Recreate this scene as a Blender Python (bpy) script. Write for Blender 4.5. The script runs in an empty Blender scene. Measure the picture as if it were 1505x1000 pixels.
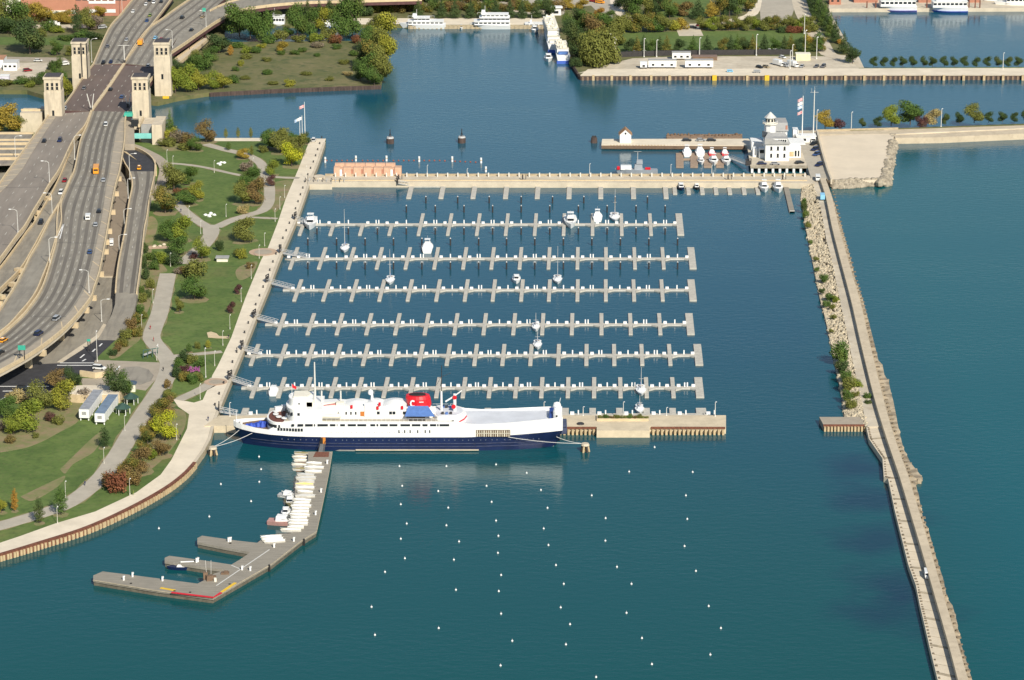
import bpy, math, random
from mathutils import Vector
R = math.radians
rnd = random.Random(7)
S = bpy.context.scene
COL = S.collection
# ---------- camera ----------
CAMH, PITCH, FPX = 332.0, R(17), 4350.0
cp, sp = math.cos(PITCH), math.sin(PITCH)
cam = bpy.data.cameras.new('camera')
cam.lens = FPX / 1505 * 36; cam.sensor_width = 36
cam.clip_start = 5; cam.clip_end = 30000
camo = bpy.data.objects.new('camera', cam); COL.objects.link(camo)
camo.location = (0, 0, CAMH); camo.rotation_euler = (R(90) - PITCH, 0, 0)
S.camera = camo
# ---------- sky and sun ----------
SUN_EL = 37.0
SUN_DIR = Vector((0.40, -0.92, 0)).normalized()
w = bpy.data.worlds.new('World'); S.world = w; w.use_nodes = True
nt = w.node_tree; bg = nt.nodes['Background']
sky = nt.nodes.new('ShaderNodeTexSky'); sky.sky_type = 'NISHITA'; sky.sun_disc = False
sky.sun_elevation = R(SUN_EL); sky.sun_rotation = math.atan2(SUN_DIR.x, SUN_DIR.y)
sky.air_density = 1.1; sky.dust_density = 0.6
nt.links.new(sky.outputs[0], bg.inputs[0]); bg.inputs[1].default_value = 0.085
sl = bpy.data.lights.new('sun', 'SUN'); sl.energy = 4.6; sl.angle = R(0.5); sl.color = (1, 0.93, 0.80)
so = bpy.data.objects.new('sun', sl); COL.objects.link(so)
tosun = Vector((SUN_DIR.x * math.cos(R(SUN_EL)), SUN_DIR.y * math.cos(R(SUN_EL)), math.sin(R(SUN_EL))))
so.rotation_euler = tosun.to_track_quat('Z', 'Y').to_euler(); so.location = (300, 600, 500)
S.view_settings.view_transform = 'Standard'; S.view_settings.look = 'None'
S.view_settings.exposure = 0.25; S.view_settings.gamma = 1.0
# ---------- geometry of the view: a photo pixel to a point on a level of height z ----------
def P(px, py, z=0.0):
    dx = (px - 752.5) / FPX; dy = -(py - 500) / FPX
    dz = -sp + dy * cp
    t = (z - CAMH) / dz
    return Vector((dx * t, (cp + dy * sp) * t, z))
def HZ(px, pyb, pyt, z=0.0):          # height of an upright thing from its foot and top pixels
    b = P(px, pyb, z); dy = -(pyt - 500) / FPX
    return CAMH + (-sp + dy * cp) / (cp + dy * sp) * b.y - z
def SC(px, py, z=0.0):                # pixels per metre across at that point
    b = P(px, py, z)
    return FPX / (b.y * cp + (CAMH - z) * sp)
# ---------- materials ----------
MATS = {}
def mat(name, col, rough=0.8, var=0.12, scale=0.3, col2=None, metal=0.0, bump=0.0, spec=None, stretch=None, detail=4):
    if name in MATS: return MATS[name]
    m = bpy.data.materials.new(name); m.use_nodes = True
    n = m.node_tree.nodes; l = m.node_tree.links; b = n['Principled BSDF']
    b.inputs['Roughness'].default_value = rough; b.inputs['Metallic'].default_value = metal
    if spec is not None: b.inputs['Specular IOR Level'].default_value = spec
    tc = n.new('ShaderNodeNewGeometry'); mp = n.new('ShaderNodeMapping')
    l.new(tc.outputs['Position'], mp.inputs[0])
    if stretch: mp.inputs['Scale'].default_value = stretch
    ns = n.new('ShaderNodeTexNoise'); ns.inputs['Scale'].default_value = scale; ns.inputs['Detail'].default_value = detail
    ns.inputs['Roughness'].default_value = 0.65
    l.new(mp.outputs[0], ns.inputs['Vector'])
    cr = n.new('ShaderNodeValToRGB')
    c2 = col2 if col2 else tuple(min(1, c * (1 + var)) for c in col)
    c1 = col if col2 else tuple(c * (1 - var) for c in col)
    cr.color_ramp.elements[0].position = 0.36; cr.color_ramp.elements[1].position = 0.64
    cr.color_ramp.elements[0].color = (*c1, 1); cr.color_ramp.elements[1].color = (*c2, 1)
    l.new(ns.outputs[0], cr.inputs[0]); l.new(cr.outputs[0], b.inputs['Base Color'])
    if bump:
        bp = n.new('ShaderNodeBump'); bp.inputs['Strength'].default_value = bump; bp.inputs['Distance'].default_value = 0.3
        l.new(ns.outputs[0], bp.inputs['Height']); l.new(bp.outputs[0], b.inputs['Normal'])
    MATS[name] = m
    return m
def add_layer(m, col, scale, lo, hi, stretch=None, fac=1.0):
    n = m.node_tree.nodes; l = m.node_tree.links; b = n['Principled BSDF']
    src = b.inputs['Base Color'].links[0].from_socket
    tc = n.new('ShaderNodeNewGeometry'); mp = n.new('ShaderNodeMapping')
    l.new(tc.outputs['Position'], mp.inputs[0])
    if stretch: mp.inputs['Scale'].default_value = stretch
    ns = n.new('ShaderNodeTexNoise'); ns.inputs['Scale'].default_value = scale; ns.inputs['Detail'].default_value = 5
    l.new(mp.outputs[0], ns.inputs['Vector'])
    mr = n.new('ShaderNodeMapRange'); mr.inputs[1].default_value = lo; mr.inputs[2].default_value = hi; mr.inputs[4].default_value = fac
    l.new(ns.outputs[0], mr.inputs[0])
    mx = n.new('ShaderNodeMix'); mx.data_type = 'RGBA'
    l.new(mr.outputs[0], mx.inputs[0]); l.new(src, mx.inputs[6]); mx.inputs[7].default_value = (*col, 1)
    l.new(mx.outputs[2], b.inputs['Base Color'])
    return m
# ---------- mesh building ----------
class MB:
    def __init__(s): s.v = []; s.f = []
    def box(s, cx, cy, z0, sx, sy, h, rot=0.0, top=1.0, topy=None):
        c, d = math.cos(rot), math.sin(rot); i = len(s.v); ty = top if topy is None else topy
        for z, kx, ky in ((z0, 1, 1), (z0 + h, top, ty)):
            for a, b in ((-1, -1), (1, -1), (1, 1), (-1, 1)):
                x = a * sx / 2 * kx; y = b * sy / 2 * ky
                s.v.append((cx + x * c - y * d, cy + x * d + y * c, z))
        s.f += [(i + 3, i + 2, i + 1, i), (i + 4, i + 5, i + 6, i + 7)] + [(i + k, i + (k + 1) % 4, i + 4 + (k + 1) % 4, i + 4 + k) for k in range(4)]
        return s
    def prism(s, pts, z0, z1):
        pts = [(p[0], p[1]) for p in pts]; n = len(pts)
        if sum(pts[k][0] * pts[(k + 1) % n][1] - pts[(k + 1) % n][0] * pts[k][1] for k in range(n)) < 0: pts = pts[::-1]
        i = len(s.v)
        s.v += [(x, y, z0) for x, y in pts] + [(x, y, z1) for x, y in pts]
        s.f += [tuple(i + n + k for k in range(n)), tuple(i + n - 1 - k for k in range(n))]
        s.f += [(i + k, i + (k + 1) % n, i + n + (k + 1) % n, i + n + k) for k in range(n)]
        return s
    def loft(s, rings, cap=True):     # rings: equal-length lists of points
        i = len(s.v); n = len(rings[0])
        for r in rings: s.v += [tuple(p) for p in r]
        for a in range(len(rings) - 1):
            for k in range(n):
                s.f.append((i + a * n + k, i + a * n + (k + 1) % n, i + (a + 1) * n + (k + 1) % n, i + (a + 1) * n + k))
        if cap:
            s.f.append(tuple(i + n - 1 - k for k in range(n))); s.f.append(tuple(i + (len(rings) - 1) * n + k for k in range(n)))
        return s
    def cyl(s, x, y, z0, z1, r0, r1=None, n=10, sy=1.0):
        r1 = r0 if r1 is None else r1
        return s.loft([[(x + r * math.cos(2 * math.pi * k / n), y + sy * r * math.sin(2 * math.pi * k / n), z) for k in range(n)] for z, r in ((z0, r0), (z1, r1))])
    def lathe(s, x, y, prof, n=12, sy=1.0):
        return s.loft([[(x + r * math.cos(2 * math.pi * k / n), y + sy * r * math.sin(2 * math.pi * k / n), z) for k in range(n)] for r, z in prof])
    def tube(s, p, q, r, n=6, r2=None):
        p = Vector(p); q = Vector(q); d = (q - p).normalized(); r2 = r if r2 is None else r2
        a = d.orthogonal().normalized(); b = d.cross(a)
        return s.loft([[c + (a * math.cos(2 * math.pi * k / n) + b * math.sin(2 * math.pi * k / n)) * rr for k in range(n)] for c, rr in ((p, r), (q, r2))])
    def face(s, *pts):
        i = len(s.v); s.v += [tuple(p) for p in pts]; s.f.append(tuple(range(i, i + len(pts)))); return s
    def wall(s, line, z0, z1, w):     # a thin wall along a polyline (z0, z1 may be lists)
        return s.prism(ribbon(line, w), z0, z1)
    def mesh(s, name, m, off=None, smooth=False):
        me = bpy.data.meshes.new(name)
        v = s.v if off is None else [(a - off[0], b - off[1], c - off[2]) for a, b, c in s.v]
        me.from_pydata(v, [], s.f); me.update()
        if m: me.materials.append(m)
        if smooth:
            for p in me.polygons: p.use_smooth = True
        return me
    def build(s, name, m, parent=None, local=False, smooth=False):
        if parent is None:
            xs = [a[0] for a in s.v]; ys = [a[1] for a in s.v]
            off = ((min(xs) + max(xs)) / 2, (min(ys) + max(ys)) / 2, min(a[2] for a in s.v))
        else: off = None if local else origin(parent)
        o = bpy.data.objects.new(name, s.mesh(name, m, off, smooth)); COL.objects.link(o)
        if parent is None: o.location = off
        else: o.parent = parent
        return o
def origin(o):
    v = Vector((0, 0, 0))
    while o: v += Vector(o.location); o = o.parent
    return v
def ribbon(line, w):                  # outline of a strip of width w along a polyline
    L = [Vector((p[0], p[1])) for p in line]; A = []; B = []
    for i, p in enumerate(L):
        d = (L[min(i + 1, len(L) - 1)] - L[max(i - 1, 0)]).normalized(); n = Vector((-d.y, d.x))
        ww = w[i] if isinstance(w, (list, tuple)) else w
        A.append(p + n * ww / 2); B.append(p - n * ww / 2)
    return A + B[::-1]
def PL(pts, z=0.0): return [P(a, b, z) for a, b in pts]
def smooth(pts, k=3):                 # Catmull-Rom through photo points
    out = []
    for i in range(len(pts) - 1):
        p0, p1, p2, p3 = pts[max(i - 1, 0)], pts[i], pts[i + 1], pts[min(i + 2, len(pts) - 1)]
        for j in range(k):
            t = j / k
            out.append(tuple(0.5 * (2 * p1[c] + (p2[c] - p0[c]) * t + (2 * p0[c] - 5 * p1[c] + 4 * p2[c] - p3[c]) * t * t + (3 * p1[c] - p0[c] - 3 * p2[c] + p3[c]) * t ** 3) for c in range(len(p1))))
    return out + [pts[-1]]
# ---------- things ----------
def tag(o, label=None, cat=None, group=None, kind=None):
    if label: o['label'] = label
    if cat: o['category'] = cat
    if group: o['group'] = group
    if kind: o['kind'] = kind
    return o
def empty(name, loc, rz=0.0, label=None, cat=None, group=None):
    o = bpy.data.objects.new(name, None); COL.objects.link(o); o.empty_display_size = 0.5
    o.location = loc; o.rotation_euler = (0, 0, rz)
    return tag(o, label, cat, group)
KIDS = {}
def copy_tree(o, parent=None):
    c = o.copy(); COL.objects.link(c)
    if parent: c.parent = parent
    for ch in list(o.children): copy_tree(ch, c)
    return c
USED = set()
class Proto:                          # the first placing uses the prototype itself, later ones copies of it and its parts
    def __init__(s, root): s.root = root; s.used = False
    def place(s, loc, rz=0.0, label=None, group=None, scale=1.0, cat=None):
        o = copy_tree(s.root) if s.used else s.root
        s.used = True
        o.location = loc; o.rotation_euler = (0, 0, rz); o.scale = (scale,) * 3 if not isinstance(scale, tuple) else scale
        return tag(o, label, cat, group)
ORD = 'first second third fourth fifth sixth seventh eighth ninth tenth eleventh twelfth thirteenth fourteenth fifteenth sixteenth seventeenth eighteenth nineteenth twentieth twenty-first twenty-second twenty-third twenty-fourth twenty-fifth twenty-sixth twenty-seventh twenty-eighth twenty-ninth thirtieth thirty-first thirty-second thirty-third thirty-fourth thirty-fifth thirty-sixth thirty-seventh thirty-eighth thirty-ninth fortieth'.split()
def struct(name, mb, m): return tag(mb.build(name, m), kind='structure')
def slab(name, px, z, m, z0=-2.0, kind='structure', sm=0):
    pts = smooth(px, sm) if sm else px
    return tag(MB().prism(PL(pts, z), z0, z).build(name, m), kind=kind)
def pathstrip(name, px, wm, z, m, h=0.04, sm=3):
    return tag(MB().prism(ribbon(PL(smooth(px, sm), z), wm), z - h, z).build(name, m), kind='structure')
# ---------- palette ----------
M_conc = mat('concrete', (0.54, 0.47, 0.36), 0.9, 0.10, 0.15)
M_prom = mat('promenade_stone', (0.70, 0.615, 0.48), 0.9, 0.07, 0.2); add_layer(M_prom, (0.52, 0.45, 0.35), 0.06, 0.5, 0.75, fac=0.5)
M_cwall = mat('weathered_wall', (0.40, 0.33, 0.22), 0.9, 0.18, 0.5, stretch=(1, 1, 4))
M_road = mat('worn_asphalt', (0.27, 0.245, 0.20), 0.9, 0.10, 0.12); add_layer(M_road, (0.16, 0.145, 0.125), 0.5, 0.48, 0.7, stretch=(1, 0.12, 1), fac=0.7)
M_bridge = mat('bridge_asphalt', (0.140, 0.104, 0.088), 0.9, 0.12, 0.2, stretch=(1, 0.2, 1))
M_dark = mat('fresh_asphalt', (0.040, 0.040, 0.045), 0.85, 0.2, 0.3)
M_para = mat('parapet_concrete', (0.58, 0.46, 0.29), 0.9, 0.10, 0.4)
M_walk = mat('sidewalk', (0.36, 0.31, 0.24), 0.9, 0.08, 0.3)
M_path = mat('path_asphalt', (0.41, 0.37, 0.30), 0.9, 0.08, 0.2)
M_grass = mat('grass', (0.072, 0.125, 0.022), 0.95, col2=(0.118, 0.175, 0.036), scale=0.045)
add_layer(M_grass, (0.19, 0.155, 0.06), 0.028, 0.58, 0.74, fac=0.75); add_layer(M_grass, (0.04, 0.075, 0.014), 0.5, 0.45, 0.75, fac=0.6); add_layer(M_grass, (0.13, 0.18, 0.045), 0.15, 0.5, 0.7, fac=0.6); add_layer(M_grass, (0.16, 0.14, 0.06), 1.1, 0.55, 0.75, fac=0.45)
M_scrub = mat('scrub_ground', (0.105, 0.115, 0.036), 0.95, col2=(0.175, 0.155, 0.066), scale=0.05)
add_layer(M_scrub, (0.055, 0.080, 0.022), 0.2, 0.5, 0.66, fac=0.75); add_layer(M_scrub, (0.20, 0.16, 0.085), 0.3, 0.55, 0.7, fac=0.6)
M_gravel = mat('pale_gravel', (0.54, 0.475, 0.37), 0.95, 0.14, 0.08); add_layer(M_gravel, (0.36, 0.29, 0.2), 0.25, 0.5, 0.7, fac=0.5)
M_white = mat('white_paint', (0.80, 0.80, 0.78), 0.45, 0.03, 0.6)
M_cream = mat('cream_paint', (0.76, 0.72, 0.60), 0.6, 0.04, 0.6)
M_glass = mat('dark_glass', (0.02, 0.025, 0.03), 0.15, 0.1, 1.0)
M_black = mat('black_rubber', (0.015, 0.015, 0.015), 0.8, 0.1, 1.0)
M_steel = mat('galvanised_steel', (0.45, 0.45, 0.44), 0.5, 0.06, 1.0)
M_pole = mat('pale_pole', (0.62, 0.61, 0.57), 0.5, 0.04, 1.0)
M_rust = mat('rusty_sheet_pile', (0.075, 0.052, 0.045), 0.9, 0.3, 0.6, stretch=(1, 1, 0.3))
M_rustred = mat('rust_red_steel', (0.16, 0.06, 0.035), 0.85, 0.3, 1.0)
M_tan = mat('tan_steel', (0.50, 0.38, 0.22), 0.85, 0.15, 0.6)
M_wood = mat('grey_dock_planks', (0.27, 0.245, 0.20), 0.9, 0.14, 0.5, stretch=(0.3, 3, 1))
M_fing = mat('finger_deck', (0.47, 0.445, 0.385), 0.9, 0.12, 0.8)
M_wside = mat('dock_timber_side', (0.36, 0.32, 0.24), 0.9, 0.2, 0.6)
M_rock = mat('limestone_rock', (0.31, 0.27, 0.205), 0.95, 0.35, 0.35)
M_navy = mat('navy_hull_paint', (0.010, 0.020, 0.072), 0.35, 0.15, 0.2)
M_red = mat('red_paint', (0.62, 0.01, 0.02), 0.4, 0.08, 0.5)
M_blue = mat('blue_canvas', (0.08, 0.17, 0.42), 0.8, 0.12, 0.6)
M_yel = mat('yellow_paint', (0.75, 0.48, 0.03), 0.5, 0.08, 0.5)
M_green = mat('green_sign', (0.04, 0.36, 0.26), 0.5, 0.05, 1)
M_dkg = mat('dark_metal', (0.035, 0.032, 0.032), 0.6, 0.2, 1)
M_grey = mat('light_grey_deck', (0.60, 0.62, 0.66), 0.8, 0.06, 0.2)
M_brick = mat('red_brick', (0.40, 0.18, 0.12), 0.9, 0.08, 0.5)
M_stonep = mat('pink_concrete', (0.56, 0.36, 0.25), 0.9, 0.10, 0.5)
M_roofg = mat('grey_shingle', (0.33, 0.33, 0.32), 0.85, 0.08, 0.6)
M_roofd = mat('dark_roof_felt', (0.06, 0.055, 0.06), 0.9, 0.15, 0.5)
M_tower = mat('tower_limestone', (0.58, 0.50, 0.375), 0.9, 0.08, 0.25); add_layer(M_tower, (0.36, 0.31, 0.24), 0.5, 0.5, 0.72, stretch=(1, 1, 0.18), fac=0.7)
# ================= SETTING =================
def water_mat():
    m = bpy.data.materials.new('lake_water'); m.use_nodes = True
    n = m.node_tree.nodes; l = m.node_tree.links; b = n['Principled BSDF']
    b.inputs['IOR'].default_value = 1.333; b.inputs['Roughness'].default_value = 0.10
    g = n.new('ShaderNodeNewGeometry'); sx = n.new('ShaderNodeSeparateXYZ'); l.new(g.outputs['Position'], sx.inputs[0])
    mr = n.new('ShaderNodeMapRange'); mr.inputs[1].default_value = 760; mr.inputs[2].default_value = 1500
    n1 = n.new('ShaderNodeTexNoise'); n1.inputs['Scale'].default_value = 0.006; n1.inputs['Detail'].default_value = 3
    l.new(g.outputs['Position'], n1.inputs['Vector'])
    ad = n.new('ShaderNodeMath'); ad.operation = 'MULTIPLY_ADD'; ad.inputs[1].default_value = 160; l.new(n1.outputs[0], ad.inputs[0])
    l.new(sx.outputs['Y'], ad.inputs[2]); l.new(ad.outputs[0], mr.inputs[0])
    cr = n.new('ShaderNodeValToRGB'); e = cr.color_ramp.elements  # sky reflection painted into the base colour: bluer with distance
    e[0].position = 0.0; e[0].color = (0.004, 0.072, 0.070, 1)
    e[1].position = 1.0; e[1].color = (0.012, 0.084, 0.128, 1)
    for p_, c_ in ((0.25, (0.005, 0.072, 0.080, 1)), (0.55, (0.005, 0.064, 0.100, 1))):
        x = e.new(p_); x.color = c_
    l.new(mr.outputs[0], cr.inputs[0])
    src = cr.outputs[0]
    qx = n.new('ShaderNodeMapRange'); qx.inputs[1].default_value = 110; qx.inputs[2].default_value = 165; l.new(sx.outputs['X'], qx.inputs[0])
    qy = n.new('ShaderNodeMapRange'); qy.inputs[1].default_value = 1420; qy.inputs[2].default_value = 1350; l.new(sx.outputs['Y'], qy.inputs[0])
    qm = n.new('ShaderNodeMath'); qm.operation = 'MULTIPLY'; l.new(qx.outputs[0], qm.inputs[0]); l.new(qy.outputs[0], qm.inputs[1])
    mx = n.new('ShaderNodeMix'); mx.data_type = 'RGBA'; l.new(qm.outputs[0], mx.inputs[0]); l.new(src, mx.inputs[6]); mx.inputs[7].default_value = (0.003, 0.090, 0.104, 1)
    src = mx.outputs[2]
    # dark weed beds beside the breakwater
    for (px, py, r) in ((1268, 690, 20), (1285, 735, 22), (1285, 790, 22), (1312, 860, 24), (1322, 900, 26), (1345, 760, 13)):
        c = P(px, py); vd = n.new('ShaderNodeVectorMath'); vd.operation = 'DISTANCE'
        l.new(g.outputs['Position'], vd.inputs[0]); vd.inputs[1].default_value = c
        nn = n.new('ShaderNodeMath'); nn.operation = 'MULTIPLY_ADD'; nn.inputs[1].default_value = 30; l.new(n2o(n, l, g), nn.inputs[0]); l.new(vd.outputs['Value'], nn.inputs[2])
        q = n.new('ShaderNodeMapRange'); q.inputs[1].default_value = r * 0.3 + 12; q.inputs[2].default_value = r * .8 + 16; q.inputs[3].default_value = 0.5; q.inputs[4].default_value = 0.0
        l.new(nn.outputs[0], q.inputs[0])
        mx = n.new('ShaderNodeMix'); mx.data_type = 'RGBA'; l.new(q.outputs[0], mx.inputs[0]); l.new(src, mx.inputs[6]); mx.inputs[7].default_value = (0.006, 0.012, 0.05, 1)
        src = mx.outputs[2]
    l.new(src, b.inputs['Base Color'])
    mp = n.new('ShaderNodeMapping'); mp.inputs['Scale'].default_value = (0.5, 1.0, 1.0); l.new(g.outputs['Position'], mp.inputs[0])
    n3 = n.new('ShaderNodeTexNoise'); n3.inputs['Scale'].default_value = 0.45; n3.inputs['Detail'].default_value = 5; n3.inputs['Roughness'].default_value = 0.6
    l.new(mp.outputs[0], n3.inputs['Vector'])
    bp = n.new('ShaderNodeBump'); bp.inputs['Strength'].default_value = 0.22; bp.inputs['Distance'].default_value = 0.55
    l.new(n3.outputs[0], bp.inputs['Height']); l.new(bp.outputs[0], b.inputs['Normal'])
    n5 = n.new('ShaderNodeTexNoise'); n5.inputs['Scale'].default_value = 0.02; n5.inputs['Detail'].default_value = 4; mp5 = n.new('ShaderNodeMapping'); mp5.inputs['Scale'].default_value = (.35, 1, 1)
    l.new(g.outputs['Position'], mp5.inputs[0]); l.new(mp5.outputs[0], n5.inputs['Vector'])
    q5 = n.new('ShaderNodeMapRange'); q5.inputs[1].default_value = .35; q5.inputs[2].default_value = .65; q5.inputs[3].default_value = .13; q5.inputs[4].default_value = .26
    l.new(n5.outputs[0], q5.inputs[0]); l.new(q5.outputs[0], bp.inputs['Strength'])
    return m
def n2o(n, l, g):
    t = n.get('weed_noise')
    if not t:
        t = n.new('ShaderNodeTexNoise'); t.name = 'weed_noise'; t.inputs['Scale'].default_value = 0.05; t.inputs['Detail'].default_value = 4
        l.new(g.outputs['Position'], t.inputs['Vector'])
    return t.outputs[0]
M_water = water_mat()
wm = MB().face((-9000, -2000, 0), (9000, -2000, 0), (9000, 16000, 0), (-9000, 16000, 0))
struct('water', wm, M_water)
GZ = 2.2
# --- near-left park: one slab that reaches the promenade wall ---
prom_w = [(479, 204), (477, 210), (466, 243), (454, 271), (438, 317), (420, 359), (411, 379), (394, 424), (374, 472), (356, 518), (339, 559), (326, 590), (314, 622), (308, 645), (299, 662), (286, 680), (270, 697), (242, 718), (192, 746), (128, 775), (60, 797), (0, 815), (-60, 832)]
slab('ground', [(232, 212), (262, 204), (315, 203.5)] + prom_w + [(-400, 832), (-400, 168), (60, 170), (184, 206)], GZ, M_grass)
# --- promenade ---
prom_l = [(453, 212), (438, 250), (420, 292), (408, 328), (394, 364), (384, 382), (360, 440), (340, 496), (320, 538), (312, 552), (306, 570), (298, 588), (285, 592), (254, 586), (262, 598), (278, 609), (275, 630), (266, 648), (252, 676), (236, 698), (200, 724), (140, 752), (80, 770), (30, 788), (0, 798), (-60, 815)]
slab('promenade', prom_w + prom_l[::-1] + [(453, 204)], GZ + 0.06, M_prom, GZ)
slab('pavement', [(315, 203), (452, 203), (452, 207.5), (315, 207.5)], GZ + 0.05, M_prom, GZ)
M_mulch = mat('dry_grass', (0.25, 0.205, 0.105), .95, col2=(.15, .175, .055), scale=.12); add_layer(M_mulch, (.27, .19, .115), .25, .5, .65, fac=.7)
for k, pts in enumerate((
    [(243, 240), (268, 241.5), (300, 246), (335, 254), (360, 259)],
    [(302, 212), (330, 220), (352, 225), (370, 231), (383, 240), (389, 251), (391, 262)],
    [(392, 262), (396, 276), (396, 290), (394, 300), (385, 310), (362, 317), (340, 324), (318, 334)],
    [(388, 259.5), (415, 261), (440, 262)],
    [(352, 319), (380, 320), (408, 321.5)],
    [(258, 296), (272, 311), (292, 326), (312, 337)],
    [(312, 337), (309, 347), (297, 363), (282, 376), (270, 388)],
    [(247, 402), (243, 420), (239, 440), (234, 462), (226, 482), (223, 498), (236, 515), (248, 532), (246, 550), (236, 570), (216, 600), (195, 632), (174, 667), (152, 698), (126, 722), (98, 741), (70, 752), (35, 763), (0, 773), (-40, 783)],
    [(248, 524), (285, 521), (326, 517)],
    [(262, 588), (300, 570), (318, 556)])):
    wdt = [2.6, 5.0, 5.0, 3.0, 2.4, 5.0, 6.5, 6.8, 3.0, 4.5][k]
    pathstrip('ground', pts, [wdt + 1.0 + .9 * math.sin(j * 1.9) for j in range((len(pts) - 1) * 3 + 1)], GZ + 0.06, M_mulch, h=.02)
    pathstrip('path', pts, wdt, GZ + 0.08 + 0.005 * k, M_path)
slab('path', [(298, 330), (322, 331), (322, 344), (306, 352), (298, 344)], GZ + 0.15, M_path, GZ)
M_plaza = mat('plaza_brick', (0.46, 0.33, 0.23), 0.9, 0.1, 0.6)
for (px, py, rx) in ((387, 371, 21), (317, 562, 17)):
    c = P(px, py, GZ); r = rx / SC(px, py)
    struct('plaza', MB().cyl(c.x, c.y, GZ, GZ + 0.16, r, n=32, sy=1.0), M_plaza)
    struct('plaza', MB().cyl(c.x, c.y, GZ, GZ + 0.20, r * 0.62, n=32), M_walk)
for pts in ([(0, 628), (30, 606), (70, 594), (112, 590), (124, 604), (112, 622), (90, 634), (60, 650), (30, 660), (-20, 664)], [(213, 322), (224, 318), (232, 330), (224, 360), (222, 372), (214, 372)], [(402, 268), (432, 266), (420, 292), (405, 312), (399, 300)], [(212, 378), (232, 384), (246, 398), (234, 404), (226, 430), (218, 456), (206, 472), (200, 470), (205, 430)],
    [(206, 474), (215, 476), (208, 490), (205, 500), (190, 512), (172, 526), (160, 524), (185, 500)], [(252, 600), (272, 606), (270, 632), (246, 668), (222, 690), (200, 706), (210, 680), (232, 640)], [(236, 208), (300, 207), (296, 216), (262, 222), (240, 220)], [(352, 392), (378, 384), (370, 404), (352, 412), (346, 400)], [(88, 690), (140, 640), (152, 638), (138, 664), (108, 682), (96, 696)], [(30, 730), (80, 706), (96, 700), (84, 716), (48, 736)]):
    tag(MB().prism(PL(smooth(pts + pts[:1], 4)[:-1], GZ + .03), GZ, GZ + .03).build('ground', M_mulch), kind='structure')
# forecourt, parking circle, asphalt roads at grade
slab('pavement', [(140, 529), (234, 533), (238, 548), (214, 574), (200, 572), (196, 560), (150, 560), (130, 548)], GZ + 0.10, M_walk, GZ)
slab('road', [(184, 540), (202, 538.5), (218, 543), (226, 552), (222, 560), (206, 566), (190, 562), (176, 545)], GZ + 0.16, M_road, GZ)
slab('road', [(143, 499), (170, 499), (159, 510), (146, 522), (139, 531), (137, 548), (110, 551), (90, 562), (60, 584), (-80, 600), (-80, 560), (38, 536), (90, 534), (120, 515)], GZ + 0.12, M_dark, GZ)
slab('road', [(-80, 250), (190, 250), (190, 300), (186, 330), (183, 380), (175, 440), (160, 470), (150, 490), (143, 500), (120, 515), (90, 534), (38, 536), (-80, 560)], GZ + 0.07, M_road, GZ)
slab('pavement', [(158, 478), (145, 496), (120, 514), (92, 532), (84, 532), (110, 514), (140, 494), (152, 476)], GZ + 0.2, M_conc, GZ)
for a, b in (((88, 533.5), (138, 533.5)), ((84, 537), (139, 537)), ((-20, 568), (72, 568)), ((4, 575), (54, 574)), ((0, 588), (24, 577)), ((118, 526), (124, 521)), ((136, 517), (140, 513)), ((121, 531), (126, 528)), ((146, 509), (150, 505)), ((170, 545), (176, 538))):
    struct('road_marking', MB().wall(PL((a, b), GZ + .17), GZ + 0.12, GZ + 0.17, 0.55), M_white)
# lower level road under the viaducts, west side (multi-level street)
slab('road', [(-80, 196), (48, 196), (34, 240), (-80, 243)], 8.0, M_road, 7.0)
for k, (y, h) in enumerate(((197.5, .9), (207, .7), (213.5, 1.2), (220, .7), (228.5, .7), (235.5, 1.3))):
    x1 = 50 - (y - 197) * 0.45
    o = MB().wall(PL([(-60, y), (x1, y - 0.5)], 8.0), 8.0, 8.0 + h, 1.2).build('road_barrier', M_para)
    tag(o, 'pale concrete barrier across the stacked street west of the expressway, %s from the far side' % ORD[k], 'barrier', 'barriers of the stacked street')
# --- promenade quay wall with rust cap and pile ribs on the curved part ---
qw = MB(); cap = MB(); rib = MB()
cur = PL(smooth(prom_w[15:], 6), 0)
qr = empty('quay_wall', P(280, 685), label='curved steel sheet pile quay wall edging the promenade at lower left', cat='quay wall')
top = PL(smooth(prom_w[15:], 6), GZ)
MB().prism(ribbon(top, 0.7), -1, GZ + 0.02).build('wall', M_rustred, qr)
cap.prism(ribbon(top, 1.1), GZ + 0.06, GZ + 0.25).build('cap', M_rustred, qr)
acc = 0
for a, b in zip(top[:-1], top[1:]):
    d = (b - a).length; t = -acc
    while t < d:
        if t >= 0:
            p = a + (b - a) * (t / d); ang = math.atan2(b.y - a.y, b.x - a.x)
            rib.box(p.x, p.y, -0.6, 0.75, 1.5, 2.35, ang)
        t += 1.45
    acc = (acc + d) % 2.0 if False else 0
tag(rib.build('pile_rib', M_tan, qr), kind='stuff')
qs = empty('quay_wall', P(400, 420), label='straight concrete quay wall along the marina side of the promenade', cat='quay wall')
MB().prism(ribbon(PL(prom_w[1:16], GZ), 0.9), -1, GZ + 0.03).build('wall', M_cwall, qs)
MB().prism(ribbon(PL(prom_w[1:16], GZ), 1.0), GZ + 0.09, GZ + 0.35).build('cap', M_conc, qs)
# --- far banks ---
slab('ground', [(-300, 131), (40, 133), (64, 140), (110, 142), (218, 149), (232, 150), (262, 143), (300, 137), (308, 136), (400, 131), (500, 127), (560, 125), (566, 100), (572, 70), (560, 60), (330, 62), (330, 38), (-300, 38)], GZ, M_scrub)
slab('ground', [(-300, 38), (590, 36), (600, 37), (800, 37), (822, 68), (838, 88), (853, 112), (1262, 111), (1266, 99), (1219, 16.5), (1218, -60), (-300, -60)], GZ - 0.02, M_scrub)
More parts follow.
